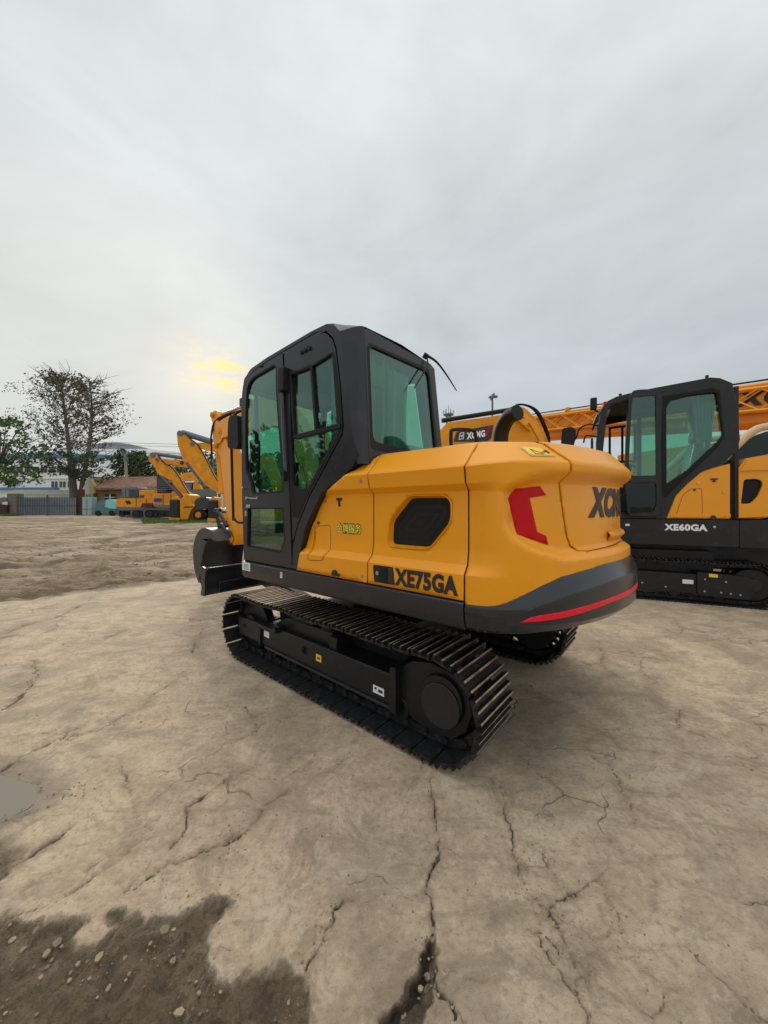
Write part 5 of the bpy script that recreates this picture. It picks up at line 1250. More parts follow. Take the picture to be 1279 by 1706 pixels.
# yellow panels, skirt, vent
yp = nx([(-.868, 1.328), (-.746, 1.697), (-.60, 1.88), (-.433, 2.055), (-.30, 2.11), (-.088, 2.165), (-.088, 1.328)])
b_ = MB(); b_.plate(yp, 'y', -.12, -.012); b_.build('side_panel', YEL, e2, bevel=.012)
fl = rpoly(nx([(-.74, 1.395), (-.66, 1.69), (-.56, 1.80), (-.42, 1.80), (-.41, 1.41)]), .02)
b_ = MB(); b_.plate(fl, 'y', -.02, -.0105, holes=[inset(fl, .006)]); b_.build('flap_seam', LET, e2)
b_ = MB(); b_.plate([(.088, 1.415), (.70, 1.415), (.74, 1.395), (.78, 1.345), (.088, 1.345)], 'y', -.02, .004); b_.build('panel_ledge', YEL, e2, bevel=.006)
for x, z in ((.47, 1.885), (.165, 1.74), (.16, 1.365), (.80, 1.365)):
    b_ = MB(); b_.cyl((x, -.012, z), (x, .004, z), .012, n=10); b_.build('screw', STL, e2)
b_ = MB(); b_.box(.235, .32, -.012, .006, 1.93, 1.95); b_.box(.265, .29, -.012, .006, 1.895, 1.935); b_.cyl((.51, -.01, 1.78), (.51, .002, 1.78), .016, n=10); b_.build('lock_plate', LET, e2, bevel=.003)
b_ = MB(); b_.cyl((.29, -.01, 1.35), (.29, .012, 1.35), .036, n=14); b_.build('door_catch', LET, e2, bevel=.003)
# rear hood: swept back with rounded tail beyond the frame
rh = MB(); hp_ = [(-.01, 1.35), (-.01, 2.10), (-.09, 2.235), (-.35, 2.28), (-1.7, 2.28), (-2.0, 2.1), (-2.1, 1.5), (-1.9, 1.45), (-.6, 1.42), (-.3, 1.37)]
vo_ = rpoly(nx([(.064, 1.921), (.20, 1.93), (.262, 1.90), (.272, 1.83), (.215, 1.66), (.145, 1.565), (.03, 1.557)]), .03)
rh.plate(hp_, 'y', -.10, -.01, holes=[vo_]); rh.plate(hp_, 'y', -2.2, -.14)
rh.plate([(-.02, 2.05), (-.36, 2.05), (-.44, 2.02), (-1.8, 2.02), (-1.9, 2.15), (-.1, 2.21)], 'y', -.02, .010)
rho = rh.build('rear_hood', YEL, e2, bevel=.02, seg=3)
b_ = MB(); b_.plate(inset(vo_, -.01), 'y', -.07, -.05); b_.build('intake_mesh', PERF, rho)
b_ = MB(); b_.box(.01, .088, -.25, -.05, 1.33, 2.2); b_.build('panel_gap', VOID, e2)
b_ = MB(); b_.plate([(-.33, 1.50), (-.42, 1.50), (-.375, 1.42)], 'y', -.008, -.006, holes=[[(-.345, 1.492), (-.405, 1.492), (-.375, 1.437)]]); b_.build('warning_triangle', STK, rho)
b_ = MB(); b_.plate(rpoly([(1.84, 1.315), (1.84, .95), (1.78, .91), (.02, .915), (.005, .93), (.005, 1.315)], .02), 'y', -.30, .03); b_.plate(rpoly([(-.003, 1.315), (-.003, .93), (-.02, .91), (-1.9, .93), (-2.1, 1.1), (-2.15, 1.40), (-.6, 1.41), (-.35, 1.33)], .02), 'y', -.30, .03)
b_.box(-2.0, 1.7, -2.0, -.3, .95, 1.3); skt = b_.build('side_skirt', BLK, e2, bevel=.012)
def flat_text(name, body, x0, x1, z0, z1, y, mat, par, bold=.03, flip=True, shear=0):
    vs, fs = text_mesh(body, z1 - z0, abs(x1 - x0), bold, shear); b_ = MB(); sg = -1 if flip else 1
    b_.add([(x0 + sg * x, y, z0 + z) for x, z in vs], fs); o = b_.build(name, mat, par, flat=True)
    md = o.modifiers.new('s', 'SOLIDIFY'); md.thickness = .003; md.offset = 0
    return o
flat_text('model_lettering', 'XE60GA', .898, .366, 1.140, 1.248, .0325, WHT, skt, bold=.05)
b_ = MB(); b_.cyl((.285, .03, 1.21), (.285, .038, 1.21), .018, n=10); b_.build('screw', STL, skt)
b_ = MB(); b_.box(1.36, 1.42, .03, .0315, 1.20, 1.235); b_.build('lifting_sticker', STK, skt)
# undercarriage seen from its left
u2 = MB(); u2.plate(rpoly([(1.6, .46), (.48, .46), (.48, .16), (1.3, .165), (1.6, .17)], .02), 'y', -.30, -.03); u2.plate(rpoly([(.48, .505), (-.10, .475), (-.185, .41), (-.165, .20), (-.11, .13), (.46, .15), (.48, .2)], .04), 'y', -.34, -.0)
uf = u2.build('track_frame', BLK, e2, bevel=.012)
b_ = MB(); b_.plate([(.30, .335), (.30, .395), (.435 + .17, .40), (.435 + .17, .34)], 'y', -.002, -.001) if False else None
b_.plate([(.655, .305), (.655, .37), (.52, .37), (.52, .305)], 'y', -.029, -.027); b_.build('data_sticker', STK, uf)
b_ = MB(); b_.plate([(.34, .44), (.34, .49), (.235, .485), (.235, .437)], 'y', .001, .003); b_.build('warning_sticker', YST, uf)
for x, z in ((1.18, .27), (.87, .235), (.39, .40), (.145, .38), (.395, .215), (.20, .215), (.09, .205), (-.02, .2)):
    b_ = MB(); b_.cyl((x, -.03 if x > .5 else 0, z), (x, -.018 if x > .5 else .012, z), .013, n=10); b_.build('frame_bolt', STL, uf)
# tracks: reuse the chain loop, scaled
FX, RXX, RAD = 1.95, -.20, .31
SH2 = shoe_mesh(.152); 
def loop2():
    return None
for yc in (-.24, -2.0):
    tk = make_track(e2, yc, 1, SH2, 42)
for k in range(3):
    b_ = MB(); b_.cyl((.2 + .55 * k, -.28, .17), (.2 + .55 * k, -.08, .17), .08, n=16); b_.build('roller', BLK, e2)
for x in (FX, RXX):
    b_ = MB(); b_.cyl((x, -.32, .335), (x, -.14, .335), .24, n=30); b_.cyl((x, -.36, .335), (x, -.06, .335), .1, n=18); b_.build('idler_wheel', BLK, e2, bevel=.01)
b_ = MB(); b_.box(.2, 1.5, -2.0, -.3, .35, .8); b_.box(-.6, 1.9, -1.9, -.52, .5, .96); b_.build('car_body', BLK, e2)
# seat wrapped in plastic, box, curtain, levers
b_ = MB(); b_.box(.25, .80, -.95, -.45, 1.75, 1.92); b_.bar((.42, -.7, 1.9), (.30, -.7, 2.6), .46, .16, up=(1, 0, 0)); b_.bar((.34, -.7, 2.6), (.31, -.7, 2.82), .26, .12, up=(1, 0, 0)); b_.box(.3, .7, -.9, -.5, 1.42, 1.75); b_.build('seat', PLAS, e2, bevel=.05, seg=3)
b_ = MB(); b_.box(.0, .22, -1.1, -.3, 1.6, 2.50); b_.build('storage_box', BEIGE, e2, bevel=.02)
b_ = MB(); b_.box(1.25, 1.60, -.9, -.4, 1.42, 1.75); b_.bar((1.35, -.65, 1.7), (1.25, -.65, 2.3), .05, .08); b_.bar((1.15, -.8, 2.25), (1.3, -.5, 2.28), .04, .04); b_.build('console', SEATM, e2, bevel=.03)
def curt2(x0, x1, y, z0, z1):
    b_ = MB(); n = 40; rows = 6
    for j in range(rows + 1):
        for i in range(n + 1):
            f = i / n; k = 1 - .45 * (j / rows) ** .7; xc = (x0 + x1) / 2; x_ = xc + (x0 + (x1 - x0) * f - xc) * k
            b_.v.append((x_, y + .03 * math.sin(f * 36), z1 + (z0 - z1) * j / rows))
    b_.f = [(j * (n + 1) + i, j * (n + 1) + i + 1, (j + 1) * (n + 1) + i + 1, (j + 1) * (n + 1) + i) for j in range(rows) for i in range(n)]; b_.m = [0] * len(b_.f)
    b_.build('curtain', CUR, e2, angle=80)
curt2(.20, .52, -.14, 2.52, 3.27)
b_ = MB(); b_.box(.1, 1.6, -1.2, -.06, 3.28, 3.31); b_.build('headliner', SEATM, e2)
b_ = MB(); b_.box(1.62, 1.80, -1.15, -.12, 3.15, 3.19); b_.build('roof_hatch', PLAS, e2)
for x, z in ((.33, 3.49), (1.47, 3.36)):
    b_ = MB(); b_.cyl((x, -.12, z), (x, -.12, z + .08), .022, n=10); b_.build('roof_plug', RUB, e2)
b_ = MB(); b_.box(1.82, 1.92, -.10, .0, 3.20, 3.40); b_.bar((1.80, -.05, 3.15), (1.88, -.05, 3.22), .03, .03); b_.build('work_lamp', RUB, e2, bevel=.015)
b_ = MB(); b_.plate(rpoly([(2.36, 2.93), (2.20, 2.95), (2.13, 2.88), (2.16, 2.62), (2.24, 2.55), (2.38, 2.60)], .05), 'y', -.16, -.08)
b_.build('mirror', RUB, e2, bevel=.02); b_ = MB(); b_.tube([(1.80, -.05, 2.92), (1.95, -.06, 2.95), (2.08, -.08, 2.90), (2.12, -.1, 2.78), (2.16, -.12, 2.70)], .014, smooth=4); b_.tube([(1.80, -.05, 2.72), (1.98, -.06, 2.76), (2.02, -.06, 2.64)], .014, smooth=4); b_.build('mirror_arm', RUB, e2)
b_ = MB(); b_.plate(rpoly([(1.6, 1.3), (1.9, 1.0), (2.6, 2.2), (3.4, 2.35), (4.6, 2.0), (4.7, 2.2), (3.5, 2.7), (2.5, 2.6)], .08), 'y', -1.8, -1.5); b_.build('boom', YEL, e2, bevel=.02)
b_ = MB(); b_.plate(rpoly([(4.5, 2.4), (4.75, 2.2), (4.5, .9), (4.35, .9)], .04), 'y', -1.75, -1.55); b_.build('arm', YEL, e2, bevel=.01)

# ------------------------------------------------------------------ excavator behind the tail, only its boom clears the hood
e3 = thing('excavator', 'yellow excavator whose curved boom and black XCMG plate show over the foreground hood', 'excavator', (2.2, 7.4, 0), 180)
def px3(u, v, Y=7.0):
    X, _, z = uv(u, v, Y); return (2.2 - X, z)
bp3 = [px3(u, v) for u, v in [(700, 752), (742, 708), (800, 700), (838, 694), (846, 686), (858, 682), (868, 684), (884, 700), (899, 722), (908, 745), (916, 800), (880, 810), (868, 770), (838, 745), (800, 742), (735, 757), (705, 790), (690, 780)]]
b_ = MB(); b_.plate(rpoly(bp3, .06), 'y', .3, .6, holes=[]); bo3 = b_.build('boom', YEL2, e3, bevel=.02)
b_ = MB(); 
arc = [px3(u, v) for u, v in [(846, 694), (866, 692), (882, 708), (896, 730), (906, 760), (900, 765), (889, 735), (876, 712), (863, 698), (848, 700)]]
b_.plate(rpoly(arc, .02), 'y', .6, .63); b_.bar(tuple([px3(852, 702)[0], .62, px3(852, 702)[1]]), tuple([px3(875, 722)[0], .62, px3(875, 722)[1]]), .02, .10, up=(0, 1, 0)); b_.cyl((px3(866, 708)[0], .6, px3(866, 708)[1]), (px3(866, 708)[0], .66, px3(866, 708)[1]), .07, n=10)
b_.build('boom_rib', YEL, bo3, bevel=.005)
b_ = MB(); p_ = px3(858, 688); b_.cyl((p_[0], .25, p_[1]), (p_[0], .65, p_[1]), .035, n=14); b_.build('pivot_pin', STL, bo3)
q0, q1 = px3(735, 702), px3(848, 684)
b_ = MB(); b_.cyl((q0[0], .45, q0[1]), (q1[0], .45, q1[1]), .045, n=16); b_.build('arm_cylinder', RUB, e3)
b_ = MB(); pl_ = rpoly([px3(u, v) for u, v in [(752, 739), (757, 723), (816, 712), (813, 733), (806, 739)]], .02); b_.plate(pl_, 'y', .605, .615); pt3 = b_.build('name_plate', LET, bo3)
M3 = math.atan2(px3(816, 717)[1] - px3(757, 729)[1], -(px3(816, 717)[0] - px3(757, 729)[0]))
def text_on(body, u0_, v0_, u1_, v1_, h, mat, par, y=.6175, P=px3, bold=.05, shear=.2, name='brand_lettering'):
    a = P(u0_, v0_); b = P(u1_, v1_); w = math.dist(a, b); vs, fs = text_mesh(body, h, w, bold, shear); dx, dz = (b[0] - a[0]) / w, (b[1] - a[1]) / w
    m_ = MB(); m_.add([(a[0] + dx * x - (dz if dx > 0 else -dz) * z_, y, a[1] + dz * x + abs(dx) * z_) for x, z_ in vs], fs); o = m_.build(name, mat, par, flat=True)
    md = o.modifiers.new('s', 'SOLIDIFY'); md.thickness = .004; md.offset = 0
    return o
text_on('XCMG', 773, 736, 804, 731, .13, WHT, pt3)
b_ = MB(); b_.plate([px3(u, v) for u, v in [(806, 729), (813, 713), (809, 714), (803, 729)]], 'y', .6155, .619); b_.build('red_mark', RED, pt3)
lg = [px3(u, v) for u, v in [(760, 736), (762, 725), (769, 724), (768, 735)]]
b_ = MB(); b_.plate(lg, 'y', .6155, .619, holes=[inset(lg, .012)]); b_.plate([px3(u, v) for u, v in [(763, 729), (767, 728), (765, 733)]], 'y', .6155, .619); b_.build('emblem', WHT, pt3)
b_ = MB()
for k in range(3):
    b_.tube([(px3(846, 690)[0], .56 - .04 * k, px3(846, 687)[1]), (px3(860, 680)[0], .56 - .04 * k, px3(860, 678 - k)[1]), (px3(880, 682)[0], .56 - .04 * k, px3(880, 682 - k)[1]), (px3(893, 695)[0], .58 - .04 * k, px3(893, 695)[1]), (px3(905, 725)[0], .6 - .04 * k, px3(905, 725)[1]), (px3(908, 745)[0], .6 - .04 * k, px3(908, 745)[1])], .02, smooth=5)
b_.build('hose', RUB, bo3)
b_ = MB(); b_.box(-1.7, .2, -.9, .95, .95, 1.75); b_.box(-.6, .3, -.9, -.1, .95, 2.4); b_.box(-1.1, -.5, .1, .8, 1.4, 2.0); b_.build('upper_body', YEL2, e3, bevel=.08, seg=3)
for y in (-.9, .7):
    b_ = MB(); b_.plate(rpoly([(-1.5, 0), (.9, 0), (1.15, .3), (.9, .65), (-1.5, .65), (-1.75, .3)], .2, 6), 'y', y - .2, y + .25); b_.build('track', TRK, e3)
b_ = MB(); b_.plate(rpoly([(.85, 2.6), (1.1, 2.7), (2.0, 1.2), (1.85, 1.1)], .04), 'y', .33, .57); b_.build('arm', YEL2, e3, bevel=.01)

# ------------------------------------------------------------------ truck crane
cr_ = thing('truck_crane', 'orange truck crane behind the right excavator with its long lattice boom lying across the sky', 'crane', (9.5, 15.0, gh(0, 14)), 0)
ORG = pmat('orange_boom_paint', (.74, .235, .004), .42, coat=.15, spec=.35, var=.08, vscale=1.2, dust=.1)
LATT = pmat('lattice_yellow_paint', (.80, .36, .012), .42, var=.08)
A0 = Vector((12.10, 11.3)); A1 = Vector((8.96, 17.8)); dv = A1 - A0
def cpt(t, zf, off=0.0):
    """t: 0 near .. 1 far; zf: height above the boom's lower edge; off: towards the viewer"""
    n = Vector((-dv.y, dv.x)).normalized()
    if n.dot(-A0) < 0: n = -n
    p = A0 + dv * t + n * off; z = 4.055 + (4.90 - 4.055) * t
    return (p.x - 9.5, p.y - 15.0, z + zf - gh(0, 14))
T0, T1 = -.55, 1.30
b_ = MB(); n_ = 12
def ringb(t, h0, h1, w):
    pr = [(h0 + .16, 0), (h1 - .05, 0), (h1, -.06), (h1, -w + .06), (h1 - .05, -w), (h0 + .16, -w), (h0 + .04, -w + .1), (h0, -w + .25), (h0, -.25), (h0 + .04, -.1)]
    return [cpt(t, z, y) for z, y in pr]
for (ta, tb, hh) in ((T0, .45, 1.44), (.45, 1.0, 1.42), (1.0, 1.35, 1.40)):
    a, b = ringb(ta, 0 if hh > 1.43 else .03, hh, .8), ringb(tb, 0 if hh > 1.43 else .03, hh, .8)
    k = len(a); b_.add(a + b, [(i, (i + 1) % k, k + (i + 1) % k, k + i) for i in range(k)] + [tuple(range(k)), tuple(range(k, 2 * k))])
boomc = b_.build('telescopic_boom', ORG, cr_, bevel=.01)
b_ = MB(); L0, L1 = .50, 1.20
for off in (.06, .32):
    for zz_ in (L0, L1): b_.tube([cpt(T0, zz_, off), cpt(1.28, zz_, off)], .045, n=8)
nb = 13; ts = [T0 + (1.28 - T0) * i / nb for i in range(nb + 1)]
for i in range(nb):
    for off in (.06, .32):
        b_.tube([cpt(ts[i], L0, off), cpt(ts[i + 1], L1, off)], .022, n=6); b_.tube([cpt(ts[i], L1, off), cpt(ts[i + 1], L0, off)], .022, n=6)
    for zz_ in (L0, L1): b_.tube([cpt(ts[i], zz_, .06), cpt(ts[i + 1], zz_, .32)], .02, n=6)
b_.build('lattice_jib', LATT, cr_)
b_ = MB(); b_.tube([cpt(T0, 1.52, -.1), cpt(1.28, 1.50, -.1)], .03, n=8); b_.build('boom_rail', RUB, cr_)
for t_ in (.72, .985):
    b_ = MB(); b_.cyl(cpt(t_, 1.40, -.1), cpt(t_, 1.56, -.1), .13, n=14); b_.build('sheave', YEL2 if t_ > .9 else RED, cr_)
# lettering on the boom side
vs_, fs_ = text_mesh('XCMG', .52, 2.6, .05, .25); m_ = MB()
m_.add([cpt(.115 - x / dv.length, .70 + z_, .012) for x, z_ in vs_], fs_)
m_.build('brand_lettering', LET, cr_, flat=True)
b_ = MB(); b_.plate([(0, 0), (.5, 0), (.5, .12), (.35, .5), (.22, .5), (.3, .12), (0, .12)], 'y', 0, .001); b_.v = [cpt(.20 - x / dv.length, .66 + z_, .014) for x, y, z_ in b_.v]; b_.build('number_mark', LET, cr_)
# carrier, superstructure and cabs
def crb(name, t0, t1, z0, z1, o0, o1, mat, bev=.06):
    b_ = MB(); P_ = [cpt(t, 0, o)[:2] + (z - gh(0, 14),) for t in (t0, t1) for o in (o0, o1) for z in (z0, z1)]
    b_.add(P_, [(0, 1, 3, 2), (4, 6, 7, 5), (0, 4, 5, 1), (2, 3, 7, 6), (0, 2, 6, 4), (1, 5, 7, 3)]); return b_.build(name, mat, cr_, bevel=bev, seg=3)
crb('carrier_deck', -.5, 1.5, 1.3, 2.0, -1.6, 1.0, YEL2)
crb('superstructure', -.1, .62, 2.0, 3.75, -1.2, .3, YEL2)
crb('engine_hood', -.45, -.12, 2.0, 3.55, -1.4, .9, YEL2)
crb('operator_cab', .66, .92, 2.0, 3.9, .15, 1.0, YEL2)
crb('cab_window', .675, .905, 2.9, 3.75, .99, 1.015, GLSD, .01)
crb('counterweight', -.55, -.3, 2.2, 4.0, -1.2, .6, YEL2)
crb('driver_cab', 1.3, 1.55, 1.0, 3.2, -1.5, 1.0, YEL2)
for t_ in (-.35, -.12, .75, .98):
    b_ = MB(); q = cpt(t_, 0, 1.0); q2 = cpt(t_, 0, .6); b_.cyl((q[0], q[1], .6), (q2[0], q2[1], .6), .6, n=28); b_.cyl(Vector((q[0], q[1], .6)), Vector((q[0], q[1], .6)) + (Vector(q) - Vector(q2)).normalized() * .02, .3, n=20); b_.build('wheel', RUB, cr_, bevel=.03)

# ------------------------------------------------------------------ machine with the sloping beige frame at the right edge
rl = thing('wheel_loader', 'machine with sloping beige windscreen frame and dark glass behind the right excavator hood', 'loader', (8.6, 7.6, 0), 0)
BGF = pmat('beige_frame_paint', (.50, .36, .20), .5, var=.1)
b_ = MB()
def P8(u, v, Y=7.2): X, _, z = uv(u, v, Y); return (X - 8.6, Y - 7.6, z)
b_.tube([P8(1150, 805), P8(1186, 778), P8(1212, 757), P8(1232, 737), P8(1252, 720), P8(1275, 711), P8(1330, 705), P8(1420, 704)], .075, smooth=5, n=12)
b_.tube([(x, y + 1.3, z) for x, y, z in [P8(1186, 778), P8(1212, 757), P8(1232, 737), P8(1252, 720), P8(1275, 711), P8(1420, 704)]], .075, smooth=5, n=12)
b_.build('windscreen_frame', BGF, rl)
b_ = MB(); pg = [P8(1196, 776), P8(1222, 755), P8(1240, 738), P8(1258, 726), P8(1280, 718), P8(1420, 712), P8(1420, 800), P8(1196, 800)]
b_.plate([(x, z) for x, y, z in pg], 'y', -.38, -.34); b_.build('side_glass', GLSD, rl)
b_ = MB(); b_.plate([(x, z) for x, y, z in pg], 'y', .5, .6); b_.box(-.9, -.3, -.2, .6, 1.6, 2.4); b_.build('cab_back', BLK, rl)
b_ = MB(); b_.box(-1.6, 2.0, -.5, 1.4, .9, 2.05); b_.build('body', YEL2, rl, bevel=.08, seg=3)
for x_ in (-1.0, 1.6):
    b_ = MB(); b_.cyl((x_, -.6, .6), (x_, -.1, .6), .6, n=28); b_.build('wheel', RUB, rl, bevel=.05)

# ------------------------------------------------------------------ buildings, gate and trees across the yard
WALL = pmat('white_factory_wall', (.74, .76, .74), .8, var=.08, vscale=.4, dust=.12)
PLST = pmat('old_plaster', (.50, .48, .42), .9, var=.15, vscale=1.0, dust=.3)
GROOF = pmat('grey_metal_roof', (.20, .21, .23), .5, var=.1, vscale=.5)
BLUE = pmat('blue_fascia', (.06, .16, .32), .5, var=.1)
WIN = pmat('dark_window_pane', (.03, .035, .045), .25)
STON = pmat('weathered_stone', (.20, .18, .15), .95, var=.35, vscale=3, bump=.4, bscale=8)
DRED = pmat('dark_red_sheet', (.075, .022, .018), .7, var=.25, vscale=2)
WOODP = pmat('orange_brown_plaster', (.34, .17, .085), .85, var=.2, vscale=2)
YPLS = pmat('ochre_plaster', (.42, .36, .14), .9, var=.15)
LBL = pmat('light_blue_green_sheet', (.26, .37, .36), .6, var=.12, vscale=2)
TEAL = pmat('teal_car_paint', (.03, .13, .14), .3, coat=.5)
AQUA = pmat('aqua_cloth', (.22, .50, .50), .7, var=.1)
GATEM = pmat('grey_gate_paint', (.11, .12, .14), .6, var=.2)
GATEP = pmat('blue_grey_gate_sheet', (.27, .32, .36), .6, var=.18, vscale=1.5)
POLEM = pmat('old_wooden_pole', (.26, .22, .17), .9, var=.2)
BLUEL = pmat('blue_lettering', (.02, .03, .28), .5)
GLOGO = pmat('grey_green_band', (.12, .15, .14), .5)
def tile_mat():
    m, t, b = newmat('red_clay_tiles'); b.inputs['Roughness'].default_value = .85
    tcn = t.nodes.new('ShaderNodeTexCoord'); wv = t.nodes.new('ShaderNodeTexWave'); wv.inputs['Scale'].default_value = 2.6; wv.inputs['Distortion'].default_value = .6; t.links.new(tcn.outputs['Object'], wv.inputs[0])
    nn = t.nodes.new('ShaderNodeTexNoise'); nn.inputs['Scale'].default_value = 2.4; nn.inputs['Detail'].default_value = 7; nn.inputs['Roughness'].default_value = .75; t.links.new(tcn.outputs['Object'], nn.inputs[0])
    rp = t.nodes.new('ShaderNodeValToRGB'); e = rp.color_ramp; e.elements[0].position = .32; e.elements[0].color = (.10, .045, .03, 1); e.elements[1].position = .7; e.elements[1].color = (.40, .24, .17, 1)
    x = e.elements.new(.5); x.color = (.26, .11, .065, 1); t.links.new(nn.outputs[0], rp.inputs[0]); t.links.new(rp.outputs[0], b.inputs['Base Color'])
    bp = t.nodes.new('ShaderNodeBump'); bp.inputs['Strength'].default_value = .8; bp.inputs['Distance'].default_value = .08; t.links.new(wv.outputs[0], bp.inputs['Height']); t.links.new(bp.outputs[0], b.inputs['Normal'])
    return m
TILE = tile_mat()
def PX(u, v, Y): return uv(u, v, Y)
def facade(b, u0_, v0_, u1_, v1_, Y, d=.3, mi=0):
    """a solid block whose front face covers the pixel rectangle at depth Y"""
    x0, _, z1 = PX(u0_, v0_, Y); x1, _, z0 = PX(u1_, v1_, Y); b.box(x0, x1, Y, Y + d, z0, z1, mi); return b
# large factory hall with a low arched roof
Yf = 85
fh = thing('factory_hall', 'large white factory hall with blue stripe and low arched grey roof behind the trees', 'factory', (PX(120, 800, Yf)[0], Yf, .62))
def loc(o_, b): b.v = [(x - o_.location.x, y - o_.location.y, z - o_.location.z) for x, y, z in b.v]; return b
b_ = MB(); prof_ = [PX(u, v, Yf) for u, v in [(-260, 880), (-260, 772), (-60, 760), (60, 754), (160, 748), (245, 748), (330, 757), (420, 768), (420, 880)]]
b_.plate([(x, z) for x, y, z in prof_], 'y', Yf, Yf + 40); loc(fh, b_).build('wall', WALL, fh)
b_ = MB(); prof_ = [PX(u, v, Yf - .3) for u, v in [(-260, 775), (60, 757), (165, 757), (245, 762), (420, 780), (420, 786), (245, 768), (165, 763), (60, 763), (-260, 781)]]
b_.plate([(x, z) for x, y, z in prof_], 'y', Yf - .4, Yf - .05); loc(fh, b_).build('blue_stripe', BLUE, fh)
b_ = MB(); prof_ = [PX(u, v, Yf + 6) for u, v in [(150, 757), (168, 745), (188, 741), (212, 741), (228, 743), (242, 746), (243, 752)]]
b_.plate([(x, z) for x, y, z in prof_], 'y', Yf + 3, Yf + 45); loc(fh, b_).build('roof_monitor', GROOF, fh)
b_ = MB()
for u in (262, 345): facade(b_, u, 800, u + 22, 822, Yf - .3, .2)
loc(fh, b_).build('window', WIN, fh) if False else None
# nearer white workshop with window rows
Yw = 60
ws_ = thing('workshop', 'white two storey workshop with rows of dark windows behind the gate', 'building', (PX(60, 800, Yw)[0], Yw, .62))
b_ = MB(); prof_ = [PX(u, v, Yw) for u, v in [(-300, 880), (-300, 770), (40, 770), (126, 770), (130, 799), (130, 880)]]
b_.plate([(x, z) for x, y, z in prof_], 'y', Yw, Yw + 15); loc(ws_, b_).build('wall', WALL, ws_)
b_ = MB(); facade(b_, -300, 812, 90, 815.5, Yw - .9, .9); loc(ws_, b_).build('blue_canopy', BLUE, ws_)
b_ = MB(); facade(b_, -300, 797, 128, 798, Yw - .25, .3); loc(ws_, b_).build('cornice', PLST, ws_)
for u in (84, 97.5, 111): 
    b_ = MB(); facade(b_, u, 801, u + 12.5, 813, Yw - .12, .2); w_ = loc(ws_, b_).build('window_frame', STK, ws_)
    b_ = MB(); facade(b_, u + 1.2, 802, u + 5.6, 812, Yw - .16, .1); loc(ws_, b_).build('pane', WIN, w_)
    b_ = MB(); facade(b_, u + 6.9, 802, u + 11.4, 812, Yw - .16, .1); loc(ws_, b_).build('pane', WIN, w_)
for k in range(13):
    u = 108 - k * 13.5
    b_ = MB(); facade(b_, u - 1, 776.5, u + 11.5, 788.5, Yw - .12, .2); w_ = loc(ws_, b_).build('window_frame', STK, ws_)
    b_ = MB(); facade(b_, u, 777.5, u + 10.5, 787.5, Yw - .16, .1); loc(ws_, b_).build('pane', WIN, w_)
# gate
Yg = 40.0; zg = gh(0, 40)
gt = thing('metal_gate', 'grey double leaf metal gate of upright bars across the far entrance', 'gate', (PX(76, 850, Yg)[0], Yg, zg))
for ua, ub in ((27.5, 76.5), (79, 126)):
    b_ = MB(); facade(b_, ua, 830, ub, 857.5, Yg + .05, .03); leaf = loc(gt, b_).build('gate_sheet', GATEP, gt)
    b_ = MB()
    for k in range(18):
        u = ua + (ub - ua) * k / 17; facade(b_, u - .28, 829, u + .28, 858.5, Yg - .03, .05)
    for v in (828.5, 842, 857.5): facade(b_, ua, v - .4, ub, v + .4, Yg - .04, .06)
    facade(b_, ua, 824.2, ub, 825, Yg - .04, .06)
    loc(gt, b_).build('gate_bars', GATEM, leaf)
b_ = MB(); facade(b_, 76.8, 824, 79, 859, Yg - .06, .1); loc(gt, b_).build('gate_post', GATEM, gt)
gw_ = thing('boundary_wall', 'weathered stone gate pier and dark red wall left of the metal gate', 'wall', (PX(10, 850, Yg)[0], Yg, zg))
b_ = MB(); facade(b_, 11, 822, 28, 860, Yg, .8); loc(gw_, b_).build('stone_pier', STON, gw_, bevel=.04)
b_ = MB(); facade(b_, -160, 841, 11, 861, Yg - .3, .4); loc(gw_, b_).build('red_wall', DRED, gw_)
b_ = MB(); facade(b_, -160, 829, 11, 841, Yg - .1, .4); loc(gw_, b_).build('upper_wall', STON, gw_)
b_ = MB(); facade(b_, 3.5, 836.5, 7.5, 840.5, Yg - .36, .05); facade(b_, 8, 836, 12, 841, Yg - .36, .05); loc(gw_, b_).build('notice', WHT, gw_)
rw_ = thing('sheet_wall', 'dark red sheet metal wall between the gate and the brick house', 'wall', (PX(131, 850, Yg)[0], Yg + .4, zg))
b_ = MB(); facade(b_, 124, 815.5, 137.5, 858.5, Yg + .3, .3); loc(rw_, b_).build('wall_sheet', DRED, rw_)
gy = thing('grey_shed', 'low pale plastered shed directly behind the metal gate', 'shed', (PX(60, 850, 46)[0], 46, zg))
b_ = MB(); facade(b_, 22, 816, 126, 862, 46, 4); loc(gy, b_).build('wall', PLST, gy)
# brick house
Yh = 43
hs = thing('brick_house', 'small old house with red clay tile roof and orange brown front wall', 'house', (PX(190, 850, Yh)[0], Yh, zg))
b_ = MB(); ga = [PX(u, v, Yh) for u, v in [(137, 862), (137, 815), (147, 794), (151, 795), (153, 806), (153, 862)]]; b_.plate([(x, z) for x, y, z in ga], 'y', Yh, Yh + .3); loc(hs, b_).build('gable_wall', PLST, hs)
b_ = MB(); ga = [PX(u, v, Yh) for u, v in [(151, 862), (151, 798), (161, 812), (161, 862)]]; b_.plate([(x, z) for x, y, z in ga], 'y', Yh - .2, Yh + .3); loc(hs, b_).build('ochre_wall', YPLS, hs)
b_ = MB(); facade(b_, 161, 812, 262, 862, Yh, 4); loc(hs, b_).build('front_wall', WOODP, hs)
b_ = MB(); e0, e1 = PX(158, 813.5, Yh - .8), PX(268, 810, Yh - .8); r0, r1 = PX(147, 794.5, Yh + 3.5), PX(262, 794, Yh + 3.5)
